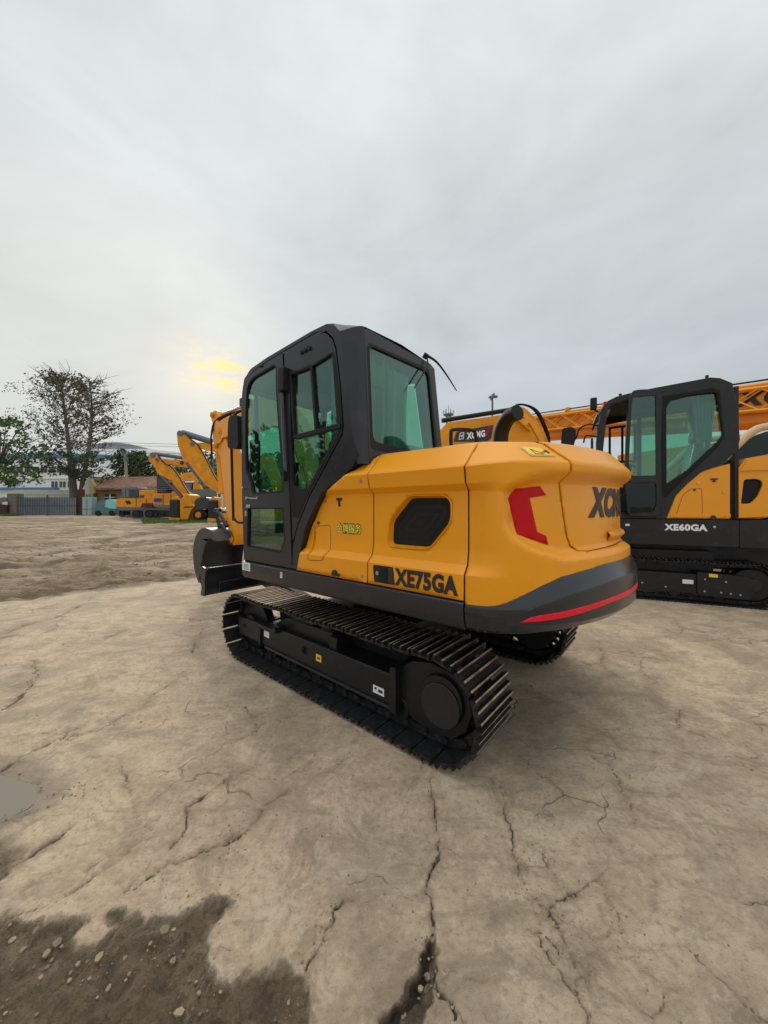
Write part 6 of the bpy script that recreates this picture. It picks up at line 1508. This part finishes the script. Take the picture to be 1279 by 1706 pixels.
b_.add([e0, e1, r1, r0, tuple(Vector(e0) - Vector((0, 0, .22))), tuple(Vector(e1) - Vector((0, 0, .22))), tuple(Vector(r1) - Vector((0, 0, .22))), tuple(Vector(r0) - Vector((0, 0, .22)))],
       [(0, 1, 2, 3), (4, 5, 6, 7), (0, 1, 5, 4), (1, 2, 6, 5), (2, 3, 7, 6), (3, 0, 4, 7)]); loc(hs, b_).build('roof', TILE, hs)
b_ = MB(); facade(b_, 155, 822, 160, 858, Yh - .26, .1); loc(hs, b_).build('door', DRED, hs)
b_ = MB(); facade(b_, 173, 823, 192, 834, Yh - .1, .2); w_ = loc(hs, b_).build('window', WIN, hs)
b_ = MB(); facade(b_, 182, 823, 183.4, 834, Yh - .16, .1); facade(b_, 173, 828, 192, 829, Yh - .15, .08); loc(hs, b_).build('window_bars', STK, w_)
b_ = MB(); facade(b_, 190, 812.5, 262, 815, Yh - 1.2, 1.2); loc(hs, b_).build('canopy', GROOF, hs)
# cabinet
b_ = MB(); tcab = thing('metal_cabinet', 'pale blue green metal cabinet standing beside the house gable', 'cabinet', (PX(144, 850, 39.5)[0], 39.5, gh(0, 39.5)))
facade(b_, 136.5, 828, 152, 858, 39.5, .8); loc(tcab, b_).build('cabinet_body', LBL, tcab, bevel=.03)
b_ = MB(); facade(b_, 143.7, 829, 144.4, 857, 39.47, .03); facade(b_, 137, 848, 151.5, 848.8, 39.47, .03); loc(tcab, b_).build('door_gap', GATEM, tcab)
b_ = MB(); facade(b_, 142, 823.5, 148, 828, 39.7, .3); loc(tcab, b_).build('vent', GATEM, tcab)
# car
Yc = 39
car = thing('parked_car', 'teal parked hatchback with a pale aqua cover over its rear beside the house', 'car', (PX(174, 850, Yc)[0], Yc, gh(0, Yc)))
cp_ = [PX(u, v, Yc) for u, v in [(157.5, 855), (157.5, 846), (159.5, 840.5), (163, 837.5), (166, 833.5), (172, 832.5), (180, 832.5), (189, 834), (191.5, 838), (192, 855)]]
b_ = MB(); b_.plate(rpoly([(x, z) for x, y, z in cp_], .15), 'y', Yc, Yc + 1.7); loc(car, b_).build('body', TEAL, car, bevel=.06, seg=3)
b_ = MB(); w1 = [PX(u, v, Yc) for u, v in [(162.5, 839), (167, 834.5), (170, 834.3), (169, 839.5)]]; b_.plate([(x, z) for x, y, z in w1], 'y', Yc - .02, Yc + .02)
w1 = [PX(u, v, Yc) for u, v in [(170, 839.5), (171, 834.3), (176, 834.2), (175.5, 840.5)]]; b_.plate([(x, z) for x, y, z in w1], 'y', Yc - .02, Yc + .02); loc(car, b_).build('side_windows', GLOGO, car)
b_ = MB(); cv = [PX(u, v, Yc) for u, v in [(176, 845), (176.5, 833), (183, 831.6), (190, 833), (192.5, 838), (192.5, 848), (184, 847)]]; b_.plate(rpoly([(x, z) for x, y, z in cv], .1), 'y', Yc - .08, Yc + 1.75); loc(car, b_).build('rear_cover', AQUA, car, bevel=.05)
for u in (163, 186):
    x, _, z = PX(u, 855.5, Yc); b_ = MB(); b_.cyl((x, Yc - .05, gh(0, Yc) + .3), (x, Yc + .2, gh(0, Yc) + .3), .3, n=20); loc(car, b_).build('wheel', RUB, car)
# pole and wires
pole = thing('utility_pole', 'old wooden utility pole in front of the red tiled house', 'utility pole', (PX(209.5, 815, 38.5)[0], 38.5, gh(0, 38.5)))
b_ = MB(); p0 = PX(213.5, 835, 38.5); p1 = PX(208, 757, 38.5); b_.cyl((p0[0] + .1, p0[1], .5), p1, .20, .12, n=12); loc(pole, b_).build('shaft', POLEM, pole)
b_ = MB(); b_.box(p1[0] - .35, p1[0] + .2, p1[1] - .1, p1[1] + .1, p1[2] - .15, p1[2] + .1); b_.cyl((p1[0] - .25, p1[1], p1[2] + .1), (p1[0] - .25, p1[1], p1[2] + .45), .08, n=8); b_.box(p1[0] - .1, p1[0] + .25, p1[1] - .15, p1[1] + .15, p1[2] - .7, p1[2] - .3)
loc(pole, b_).build('insulator_bracket', GATEM, pole)
for k, (ua, va, ub, vb) in enumerate(((-300, 690, 330, 741), (-300, 697, 330, 745), (-300, 706, 330, 757))):
    a, b2_ = Vector(PX(ua, va, 58)), Vector(PX(ub, vb, 58)); b_ = MB(); pts_ = [a.lerp(b2_, i / 24) - Vector((0, 0, 1.1 * math.sin(math.pi * i / 24))) for i in range(25)]
    b_.tube(pts_, .028, n=5); o = b_.build('power_line', RUB); tag(o, ['uppermost overhead wire crossing the sky behind the trees', 'middle overhead wire crossing the sky behind the trees', 'lowest overhead wire crossing the sky behind the trees'][k], 'wire', 'overhead wires')

# ------------------------------------------------------------------ trees
def leafmat(nm, c1, c2):
    m, t, b = newmat(nm); b.inputs['Roughness'].default_value = .65; b.inputs['Specular IOR Level'].default_value = .25
    g = t.nodes.new('ShaderNodeNewGeometry'); rp = t.nodes.new('ShaderNodeMix'); rp.data_type = 'RGBA'; rp.inputs[6].default_value = c1 + (1,); rp.inputs[7].default_value = c2 + (1,)
    t.links.new(g.outputs['Random Per Island'], rp.inputs[0]); t.links.new(rp.outputs[2], b.inputs['Base Color']); return m
LF1 = leafmat('dark_poplar_leaves', (.06, .066, .04), (.105, .08, .055))
LF2 = leafmat('green_leaves', (.03, .07, .016), (.10, .155, .04))
LF3 = leafmat('deep_green_leaves', (.022, .045, .016), (.06, .095, .03))
BARK = pmat('pale_bark', (.16, .145, .125), .9, var=.3, vscale=3)
BARK2 = pmat('dark_bark', (.06, .05, .04), .9, var=.3, vscale=3)
def leaves(b, rnd, c, rad, n, size):
    for _ in range(n):
        while True:
            d = Vector((rnd.uniform(-1, 1), rnd.uniform(-1, 1), rnd.uniform(-1, 1)))
            if d.length < 1: break
        p = Vector(c) + Vector((d.x * rad[0], d.y * rad[1], d.z * rad[2])); s = size * rnd.uniform(.5, 1.3)
        a = Vector((rnd.gauss(0, 1), rnd.gauss(0, 1), rnd.gauss(0, .6))).normalized(); e = a.orthogonal().normalized(); f = a.cross(e)
        b.add([p + e * s, p + f * s * .6, p - e * s, p - f * s * .6], [(0, 1, 2, 3)])
def limb(b, p, d, L, r, rnd, depth, tips, spread=.5, up=.15):
    pts = [Vector(p)]; dd = Vector(d).normalized()
    for i in range(5):
        dd = (dd + Vector((rnd.gauss(0, .10), rnd.gauss(0, .10), rnd.gauss(0, .06) + up * .15))).normalized(); pts.append(pts[-1] + dd * (L / 5))
    b.tube(pts, [r, r * .45], n=6 if depth > 1 else 4)
    if depth <= 2: tips += pts[2:]
    if depth == 0: return
    for i in range(1, 6):
        for _ in range(1 if depth < 3 else (2 if i > 1 else 0)):
            a = rnd.uniform(0, 6.28); side = Vector((math.cos(a), math.sin(a) * .8, rnd.uniform(-.1, .7)))
            limb(b, pts[i], dd * (1 - spread) + side * spread, L * rnd.uniform(.45, .62), r * .42, rnd, depth - 1, tips, spread, up)
def tree(name, label, base, stems, leafm, barkm, size, per, clump, seed, depth=3, crown=None, keep=None):
    rnd = random.Random(seed); tips = []; bb = MB()
    for (d, L, r) in stems: limb(bb, (0, 0, 0), d, L, r, rnd, depth, tips)
    o = thing(name, label, 'tree', base)
    bb.build('trunk', barkm, o)
    lb = MB()
    for tp in tips:
        if keep and not keep(tp, rnd): continue
        leaves(lb, rnd, tp, (clump, clump, clump * .8), per, size)
    lb.build('crown', leafm, o, flat=True); return o
# tall sparse poplar with two stems; its crown is pushed to the outline seen in the photograph
def sparse_tree():
    Yt = 46; rnd = random.Random(12); base = Vector((PX(125, 858, Yt)[0], Yt, .6)); o = thing('poplar_tree', 'tall sparse two stemmed tree standing against the sky above the white workshop', 'tree', base)
    def W(u, v, dy=0): p = Vector(PX(u, v, Yt)); p.y += dy; return p - base
    bb = MB(); tips = []
    stems = [[(124, 858), (118, 800), (114, 740), (108, 690), (104, 655), (102, 635)], [(128, 858), (138, 800), (148, 745), (152, 700), (152, 665), (150, 640)]]
    for st in stems:
        P_ = [W(u, v) for u, v in st]; bb.tube(P_, [.34, .30, .22, .15, .09, .05][:2][0:1] * 0 or [.32, .05], n=8, smooth=4)
        sm_ = catmull(P_, 6)
        for i in range(8, len(sm_)):
            for _ in range(2):
                k = i / len(sm_); a = rnd.uniform(0, 6.28); dr = Vector((math.cos(a) * 1.2, math.sin(a), rnd.uniform(.25, .9)))
                limb(bb, sm_[i], dr, rnd.uniform(2.6, 5.2) * (1.2 - .7 * k), .06, rnd, 1, tips, .55, .2)
    out_ = [W(u, v) for u, v in [(26, 655), (45, 640), (95, 624), (135, 632), (165, 632), (195, 650), (212, 690), (208, 716), (175, 735), (150, 745), (100, 748), (60, 735), (35, 700)]]; op = [(p.x, p.z) for p in out_]
    lb = MB()
    for tp in tips:
        if not inpoly(tp.x, tp.z, op): continue
        if rnd.random() < .5: leaves(lb, rnd, tp, (.32, .32, .22), rnd.choice((2, 3, 4)), .17)
    # loose outer leaf clumps
    for _ in range(2100):
        x = rnd.uniform(min(p[0] for p in op), max(p[0] for p in op)); z = rnd.uniform(min(p[1] for p in op), max(p[1] for p in op))
        if inpoly(x, z, op) and vn(np.array([x * .7]), np.array([z * .7]), 5)[0] > .3: leaves(lb, rnd, (x, rnd.uniform(-2.5, 2.5), z), (.26, .26, .18), rnd.choice((3, 4, 5)), .10)
    bb.build('trunk', BARK, o); lb.build('crown', LF1, o, flat=True)
sparse_tree()
def mass_tree(name, label, Yt, pts, baseuv, leafm, barkm, seed, nclump, clr, size, dy=2.5, thin=.25):
    rnd = random.Random(seed); bx_, _, _ = PX(baseuv[0], baseuv[1], Yt); base = Vector((bx_, Yt, gh(0, Yt) - .05)); o = thing(name, label, 'tree', base)
    op = [(Vector(PX(u, v, Yt)) - base) for u, v in pts]; op = [(p.x, p.z) for p in op]; cx_ = sum(p[0] for p in op) / len(op); cz_ = sum(p[1] for p in op) / len(op)
    bb = MB(); h_ = cz_; bb.tube([(0, 0, 0), (cx_ * .2, 0, h_ * .4), (cx_ * .7, 0, h_ * .8), (cx_, 0, h_ * 1.1)], [.22, .08], n=8, smooth=3)
    lb = MB(); k = 0; tries = 0
    while k < nclump and tries < nclump * 20:
        tries += 1; x = rnd.uniform(min(p[0] for p in op), max(p[0] for p in op)); z = rnd.uniform(min(p[1] for p in op), max(p[1] for p in op))
        if not inpoly(x, z, op): continue
        if vn(np.array([x * .9 + seed]), np.array([z * .9]), seed)[0] < thin: continue
        y = rnd.uniform(-1, 1) * dy; k += 1
        leaves(lb, rnd, (x, y, z), (clr, clr, clr * .6), 16, size)
        if k % 6 == 0: bb.tube([(cx_ * .6, 0, h_ * .7), (x * .6 + cx_ * .4, y * .5, (z + h_) / 2), (x, y, z)], [.07, .02], n=5)
    bb.build('trunk', barkm, o); lb.build('crown', leafm, o, flat=True); return o
mass_tree('broadleaf_tree', 'dense green tree at the left edge of the yard', 36, [(-90, 680), (0, 687), (25, 700), (48, 715), (60, 735), (48, 760), (62, 790), (45, 808), (0, 806), (-90, 815)], (-20, 860), LF2, BARK2, 3, 270, .5, .16, thin=.33)
mass_tree('broadleaf_tree', 'low dark green tree under the tall sparse one', 44, [(58, 742), (90, 738), (112, 752), (140, 758), (165, 748), (182, 762), (192, 783), (180, 800), (140, 812), (118, 806), (95, 790), (62, 786), (50, 765)], (128, 858), LF3, BARK2, 4, 150, .45, .15, thin=.42)
mass_tree('broadleaf_tree', 'bushy dark green tree behind the red tiled roof', 50, [(212, 748), (225, 752), (238, 765), (250, 782), (250, 798), (206, 800), (203, 780), (208, 762)], (226, 858), LF3, BARK2, 5, 190, .6, .2, thin=.12)
mass_tree('broadleaf_tree', 'bright green tree seen between the raised yellow booms', 52, [(270, 780), (290, 770), (315, 768), (322, 785), (352, 752), (366, 765), (360, 830), (262, 835), (258, 800)], (315, 858), LF2, BARK2, 6, 260, .7, .22, thin=.12)
mass_tree('broadleaf_tree', 'leafy tree behind the stone gate pier', 42, [(12, 830), (28, 832), (34, 845), (30, 858), (8, 858)], (20, 860), LF3, BARK2, 8, 40, .3, .14, thin=.05)
# trees along the far boundary, glimpsed through the cab
rt = random.Random(9)
for k, (u, v, w, Yt) in enumerate(((440, 758, 34, 60), (490, 748, 40, 66), (545, 752, 38, 62), (600, 757, 36, 64), (655, 750, 40, 60), (712, 760, 30, 66))):
    mass_tree('broadleaf_tree', ['far green tree beyond the boom seen through the cab door glass', 'far rounded tree seen through the sliding cab window', 'far tree behind the middle of the cab', 'far tree behind the cab rear pillar', 'far tree seen low through the rear cab window', 'far tree beside the right edge of the cab'][k], Yt, [(u - w, v + 40), (u - w * .8, v + 12), (u - w * .3, v), (u + w * .3, v + 3), (u + w * .8, v + 14), (u + w, v + 42), (u, v + 62)], (u, 858), LF2, BARK2, 20 + k, 130, .9, .3, thin=.1)
# long green fence sheet far behind
b_ = MB(); fnc = thing('hoarding_fence', 'dark green site hoarding far behind the excavator cab', 'fence', (PX(560, 850, 50)[0], 50, .6)); x0, _, z1 = PX(405, 800, 50); x1 = PX(900, 800, 50)[0]; b_.box(x0, x1, 50, 50.2, .5, z1 - .2); loc(fnc, b_).build('fence_sheet', pmat('dark_green_hoarding', (.03, .09, .06), .6, var=.1), fnc)
# trees behind the camera that show in the side glass
for k, (x, y, s_) in enumerate(((-14.5, 1.0, .72), (-19, -4, .95), (-20, 5.2, .8))):
    rnd = random.Random(60 + k); o = thing('broadleaf_tree', ['small tree left of the yard, nearest of the three reflected in the cab glass', 'tall tree left of the yard, rearmost of three reflected in the cab glass', 'rounded tree left of the yard, foremost of three reflected in the cab glass'][k], 'tree', (x, y, 0)); bb = MB(); tips = []
    bb.tube([(0, 0, 0), (.2, 0, 3), (0, .2, 6.5 * s_)], [.25, .1], n=8, smooth=3); lb = MB()
    for i in range(150):
        a = rnd.uniform(0, 6.28); r_ = 2.6 * s_ * math.sqrt(rnd.random()); z = rnd.uniform(2.5, 8.0) * s_
        if (z / s_ - 5.2) ** 2 / 9 + (r_ / s_) ** 2 / 7 < 1: leaves(lb, rnd, (r_ * math.cos(a), r_ * math.sin(a), z), (.7, .7, .5), 14, .22)
    bb.build('trunk', BARK2, o); lb.build('crown', LF3, o, flat=True)

# ------------------------------------------------------------------ yard machines at the left
def solid(o_, name, mat, pts, Y, d, bev=.02, r=0, par=None, mats=None):
    b_ = MB(); q = [(PX(u, v, Y)[0], PX(u, v, Y)[2]) for u, v in pts]
    if r: q = rpoly(q, r)
    b_.plate(q, 'y', Y, Y + d); loc(o_, b_); return b_.build(name, mat, par or o_, bevel=bev)
def trk(o_, u0_, v0_, u1_, v1_, Y, d):
    x0, _, z1 = PX(u0_, v0_, Y); x1, _, z0 = PX(u1_, v1_, Y); h = z1 - z0; b_ = MB(); q = rpoly([(x0, z0), (x1, z0), (x1, z1), (x0, z1)], h * .5, 6)
    b_.plate(q, 'y', Y, Y + d, holes=[inset(q, h * .16)]); loc(o_, b_); t_ = b_.build('track', pmat_trk, o_)
    b_ = MB(); b_.plate(inset(q, h * .2), 'y', Y + d * .25, Y + d * .8)
    for k in range(5):
        x = x0 + h * .5 + (x1 - x0 - h) * k / 4; b_.cyl((x, Y + .08, (z0 + z1) / 2), (x, Y + d * .3, (z0 + z1) / 2), h * (.3 if k in (0, 4) else .16), n=16)
    loc(o_, b_); b_.build('track_frame', BLK, t_)
pmat_trk = pmat('dusty_track', (.11, .09, .07), .85, var=.3, vscale=3)
Ya = 34.5
m1 = thing('excavator', 'small yellow excavator with dark cab parked far left by the teal car', 'excavator', (PX(218, 850, Ya)[0], Ya, gh(0, Ya)))
solid(m1, 'body', YEL2, [(192, 836), (195, 831), (205, 830), (258, 831), (260, 845), (215, 846), (195, 844)], Ya, 2.2, .08, .1)
solid(m1, 'counterweight', GATEM, [(193, 844), (258, 845), (258, 850), (200, 851), (194, 848)], Ya - .03, 2.2, .05)
solid(m1, 'engine_hood', YEL2, [(231, 817), (258, 816), (258, 831), (231, 831)], Ya + .1, 1.5, .06)
cbm = solid(m1, 'cab', GATEM, [(202, 830), (202, 816), (206, 812.5), (229, 811), (232, 814), (232, 830)], Ya + .2, 1.4, .05)
for a, b2_ in ((203.5, 208.5), (210, 214), (215.5, 221), (222.5, 230)): solid(m1, 'cab_window', WIN if a > 212 else GLOGO, [(a, 828), (a, 816), (b2_, 815), (b2_, 828)], Ya + .15, .06, 0, par=cbm)
solid(m1, 'intake', BLK, [(208, 834), (215, 834), (218, 839), (211, 840)], Ya - .04, .05, 0)
solid(m1, 'logo', BLUEL, [(232, 825), (240, 825), (239, 829), (232, 829)], Ya + .06, .05, 0)
for u_ in (226, 243): solid(m1, 'panel_seam', LET, [(u_, 844), (u_, 831), (u_ + .7, 831), (u_ + .7, 844)], Ya - .03, .04, 0)
b_ = MB(); b_.tube([PX(196, 831, Ya + .3), PX(196, 826, Ya + .3), PX(201, 826, Ya + .3), PX(201, 831, Ya + .3)], .03, n=6); b_.tube([PX(233, 817, Ya + .3), PX(233, 811, Ya + .3), PX(256, 811, Ya + .3), PX(256, 817, Ya + .3)], .03, n=6); loc(m1, b_).build('hand_rail', GATEM, m1)
trk(m1, 196, 848, 222, 862, Ya + .2, .6); trk(m1, 216, 850, 232, 862, Ya + 1.6, .6)
Yb = 32
m2 = thing('excavator', 'yellow excavator with blue lettering on its body left of the nearest wheeled machine', 'excavator', (PX(270, 850, Yb)[0], Yb, gh(0, Yb)))
solid(m2, 'body', YEL2, [(254, 824), (258, 822), (298, 821), (305, 828), (300, 845), (255, 842)], Yb, 2.4, .08, .15)
solid(m2, 'counterweight', GLOGO, [(254, 840), (300, 842), (298, 848), (275, 849), (256, 845)], Yb - .03, 2.4, .05)
solid(m2, 'logo', BLUEL, [(256, 830), (269, 830), (268, 836), (256, 836)], Yb - .05, .06, 0)
solid(m2, 'cab', BLK, [(261, 822), (260, 795), (284, 793), (292, 800), (296, 822)], Yb + .5, 1.6, .05)
b_ = MB()
for k in range(7): 
    v = 798 + k * 3.4; x0, _, z = PX(262, v, Yb + .42); x1 = PX(282, v, Yb + .42)[0]; b_.box(x0, x1, Yb + .42, Yb + .5, z - .04, z + .04)
loc(m2, b_).build('ribs', GATEM, m2)
solid(m2, 'engine_top', YEL2, [(283, 826), (285, 819), (300, 818), (304, 828)], Yb + .2, 1.8, .05)
solid(m2, 'step', DRED, [(233, 846), (236, 838), (252, 838), (254, 847)], Yb - .1, 1.0, .05)
for u_ in (271, 284): solid(m2, 'panel_seam', LET, [(u_, 841), (u_, 823), (u_ + .7, 823), (u_ + .7, 841)], Yb - .03, .04, 0)
solid(m2, 'exhaust_stack', BLK, [(276, 822), (276, 812), (279, 812), (279, 822)], Yb + .1, .2, .02)
b_ = MB(); b_.tube([PX(258, 822, Yb), PX(258, 816, Yb), PX(297, 815, Yb), PX(297, 822, Yb)], .03, n=6); loc(m2, b_).build('hand_rail', GATEM, m2)
solid(m2, 'access_door', ORG, [(286, 838), (286, 826), (296, 826), (296, 838)], Yb - .02, .04, 0)
trk(m2, 217, 847.5, 262, 865, Yb + .6, .7); trk(m2, 238, 846.5, 300, 865.5, Yb - .3, .7)
b_ = MB(); 
def backhoe(du, dv, Y, boom, stick, rod, label, wheel=True, disc=None):
    o = thing('wheeled_excavator', label, 'excavator', (PX(310 + du, 860, Y)[0], Y, gh(0, Y)), group='yellow wheeled machines with raised booms')
    S = lambda name, mat, pts, y=0, d=.5, bev=.02, r=0, par=None: solid(o, name, mat, [(u + du, v + dv) for u, v in pts], Y + y, d, bev, r, par)
    S('body', YEL2, [(299, 866), (299, 832), (304, 829), (309, 822), (316, 825), (319, 840), (324, 843), (318, 850), (313, 866)], 0, 1.7, .05)
    gb_ = S('radiator_grille', BLK, [(282.5, 863), (282.5, 832.5), (298, 833), (298, 864)], -.05, 1.5, .02)
    b_ = MB()
    for k in range(8):
        v = 834.5 + dv + k * 3.5; x0, _, z = PX(283.5 + du, v, Y); x1 = PX(297 + du, v, Y)[0]; b_.box(x0, x1, Y - .11, Y - .04, z - .035, z + .035)
    loc(o, b_).build('grille_slats', DGR2, gb_)
    S('bumper', YEL2, [(281, 866), (281, 862), (299, 863), (299, 867)], -.08, 1.6, .02)
    S('side_stripe', BLK, [(304, 846), (309, 843.5), (322, 844), (319, 845.5)], -.02, .04, 0)
    S('hood', YEL2, [(283, 832), (290, 827), (296, 828), (299, 833)], .2, 1.3, .04)
    S('fender', DGR2, [(324, 848), (324, 834), (329, 829), (344, 828), (350, 834), (350, 846), (340, 848)], .1, 1.3, .05, .2)
    x, _, z = PX(331 + du, 862 + dv, Y); b_ = MB(); zc = gh(0, Y) + .48; b_.cyl((x, Y - .1, zc), (x, Y + .4, zc), .48, n=26); b_.cyl((x + .05, Y + 1.3, zc), (x + .05, Y + 1.7, zc), .48, n=26); w_ = loc(o, b_).build('tyre', RUB, o, bevel=.05)
    b_ = MB(); b_.cyl((x, Y - .13, zc), (x, Y + .0, zc), .25, n=22); b_.cyl((x, Y - .16, zc), (x, Y + .0, zc), .12, n=14); loc(o, b_).build('rim', YEL2, w_, bevel=.02)
    bo = solid(o, 'boom', YEL2, boom, Y + .4, .5, .04, .15)
    solid(o, 'stick', YEL2, stick, Y + .5, .35, .03, .1)
    for r0, r1, rr_ in rod:
        b_ = MB(); b_.cyl(PX(r0[0], r0[1], Y + .6), PX(r1[0], r1[1], Y + .6), rr_, n=12); loc(o, b_).build('hydraulic_cylinder', GATEM, o)
    q_ = boom[len(boom) // 2 - 1]; b_ = MB()
    for (u_, v_), r_ in ((boom[1], .22), (stick[0], .16), (boom[-4], .14)):
        b_ = MB(); c = PX(u_ + (3 if r_ > .2 else 0), v_ + (5 if r_ > .2 else 2), Y + .4); b_.cyl((c[0], Y + .34, c[2]), (c[0], Y + .96, c[2]), r_, n=16); loc(o, b_).build('pivot_pin', GATEM, o)
    b_ = MB(); hp = [PX(u_ + 4, v_ + 3, Y + .36) for u_, v_ in boom[2:8]]; b_.tube(hp, .045, smooth=4, n=6); loc(o, b_).build('hose', RUB, o)
    if disc:
        b_ = MB(); c = PX(disc[0], disc[1], Y + .5); b_.cyl((c[0], Y + .46, c[2]), (c[0], Y + .5, c[2]), .17, n=20); loc(o, b_).build('round_emblem', DRED, o)
        b_ = MB(); b_.cyl((c[0], Y + .44, c[2]), (c[0], Y + .47, c[2]), .09, n=6); loc(o, b_).build('emblem_star', BLUEL, o)
    return o
backhoe(0, 0, 29.5, [(248, 757), (252, 753), (259, 756), (270, 769), (281, 775), (293, 790), (302, 806), (312, 822), (308, 824), (299, 820), (283, 800), (262, 789), (256, 775), (247, 768)],
        [(262, 764), (272, 766), (310, 767), (322, 770), (322, 780), (300, 778), (275, 773)], [((258, 756), (305, 763), .16), ((267, 790), (303, 828), .16)],
        'yellow wheeled machine with a raised boom and slatted grille, left one of the pair', disc=(303, 771))
backhoe(64, 1, 27.5, [(294, 721), (297, 717), (304, 718), (314, 729), (326, 739), (340, 764), (352, 788), (369, 812), (369, 822), (360, 820), (333, 802), (319, 778), (305, 767), (296, 742)],
        [(320, 738), (348, 737), (362, 742), (362, 754), (345, 750), (328, 746)], [((304, 721), (352, 736), .24), ((313, 770), (345, 812), .22), ((350, 742), (356, 775), .06)],
        'taller yellow wheeled machine with raised boom right behind the foreground bucket')
m3 = thing('excavator', 'yellow excavator with pale cab roof standing behind the two wheeled machines', 'excavator', (PX(325, 850, 38)[0], 38, gh(0, 38)))
solid(m3, 'cab', GATEM, [(298, 835), (300, 803), (322, 802), (322, 835)], 38, 1.6, .05); solid(m3, 'cab_window', GLOGO, [(306, 822), (306, 806), (317, 806), (317, 822)], 37.95, .08, 0); solid(m3, 'cab_roof', WALL, [(297, 804), (300, 801), (323, 801), (323, 804)], 37.9, 1.8, .03)
solid(m3, 'boom', YEL2, [(298, 800), (302, 790), (318, 786), (324, 792), (335, 815), (318, 816), (320, 800)], 38, .5, .03); solid(m3, 'body', YEL2, [(296, 860), (296, 834), (365, 832), (365, 860)], 38.4, 2, .05); solid(m3, 'deck', GLOGO, [(316, 830), (318, 816), (352, 814), (352, 832)], 37.9, 1, .03)
# more yard machines glimpsed through the cab glass
for k, (u, Y, w) in enumerate(((445, 24, 22), (505, 26, 20))):
    o = thing('excavator', ['yellow machine with curved boom seen through the cab door glass', 'yellow machine seen through the sliding cab window'][k], 'excavator', (PX(u, 850, Y)[0], Y, gh(0, Y)))
    solid(o, 'body', YEL2, [(u - w, 868), (u - w, 825), (u + w, 822), (u + w, 868)], Y, 2, .08); solid(o, 'boom', YEL2, [(u - 18, 770), (u - 4, 752), (u + 10, 765), (u + 22, 800), (u + 24, 830), (u + 10, 830), (u + 4, 800), (u - 6, 778), (u - 14, 800), (u - 22, 796)], Y + .5, .5, .04, .2)
# grass under the machines
gs = MB(); rg_ = random.Random(3)
for _ in range(2600):
    u = rg_.uniform(236, 345); Yq = rg_.uniform(26.5, 31); x = (u - U0) / FPX * Yq; z = gh(0, Yq) - .01; h = rg_.uniform(.05, .22); a = rg_.uniform(0, 3.14); w = rg_.uniform(.01, .03)
    gs.add([(x - w * math.cos(a), Yq - w * math.sin(a), z), (x + w * math.cos(a), Yq + w * math.sin(a), z), (x + rg_.gauss(0, .05), Yq + rg_.gauss(0, .05), z + h)], [(0, 1, 2)])
for _ in range(900):
    u = rg_.uniform(-30, 30); Yq = rg_.uniform(38.5, 39.5); x = (u - U0) / FPX * Yq; z = gh(0, Yq); gs.add([(x - .03, Yq, z), (x + .03, Yq, z), (x + rg_.gauss(0, .1), Yq, z + rg_.uniform(.1, .35))], [(0, 1, 2)])
go2 = gs.build('grass', leafmat('yard_grass', (.06, .12, .02), (.12, .20, .04)), flat=True); tag(go2, 'tufts of green grass growing around the machines across the yard', 'grass', kind='stuff')
# flood light mast and far lattice tower
lm = thing('floodlight_mast', 'thin floodlight mast with several lamp heads above the hood', 'street lamp', (PX(820, 800, 34)[0], 34, .5)); b_ = MB(); t_ = PX(820, 664, 34); b_.cyl((t_[0], 34, .5), t_, .11, .09, n=10); loc(lm, b_).build('pole', GATEM, lm)
for du, dv_, w, h in ((0, -1.5, 2.2, 7), (-4.2, -.5, 2.6, 2.6), (5.8, -.8, 4.2, 2.8), (2.2, -3.5, 1.6, 5), (-2.2, 1.5, 1.6, 5)):
    b_ = MB(); c = PX(820 + du, 664 + dv_ - 2, 34); k = 34 / FPX; b_.box(c[0] - w * k / 2, c[0] + w * k / 2, 33.8, 34.2, c[2] - h * k / 2, c[2] + h * k / 2); b_.bar(c, (t_[0], 34, c[2] - .1), .05, .05); loc(lm, b_).build('lamp_head', GATEM, lm)
tw = thing('lattice_tower', 'distant lattice mast with a round platform beside the cab', 'tower', (PX(747, 800, 110)[0], 110, .6)); b_ = MB(); X0 = PX(747, 700, 110)[0]; zt_ = PX(747, 693, 110)[2]
for sx in (-1, 1):
    for sy in (-1, 1): b_.bar((X0 + sx * 1.1, 110 + sy * 1.1, .6), (X0 + sx * .5, 110 + sy * .5, zt_), .2, .2)
for k in range(14):
    z0 = .6 + (zt_ - .6) * k / 14; z1 = .6 + (zt_ - .6) * (k + 1) / 14; f = 1.1 - .6 * k / 14; f2 = 1.1 - .6 * (k + 1) / 14
    b_.bar((X0 - f, 109, z0), (X0 + f2, 109, z1), .12, .12); b_.bar((X0 + f, 109, z0), (X0 - f2, 109, z1), .12, .12)
loc(tw, b_).build('mast', GATEM, tw)
b_ = MB(); b_.cyl((X0, 110, zt_), (X0, 110, zt_ + .5), 1.1, 1.5, n=20)
for a in range(6): b_.cyl((X0 + 1.4 * math.cos(a), 110 + 1.4 * math.sin(a), zt_), (X0 + 1.5 * math.cos(a), 110 + 1.5 * math.sin(a), zt_ + 1.8), .13, n=6)
b_.cyl((X0, 110, zt_), (X0, 110, PX(747, 674, 110)[2]), .12, .04, n=6); loc(tw, b_).build('platform', GATEM, tw)
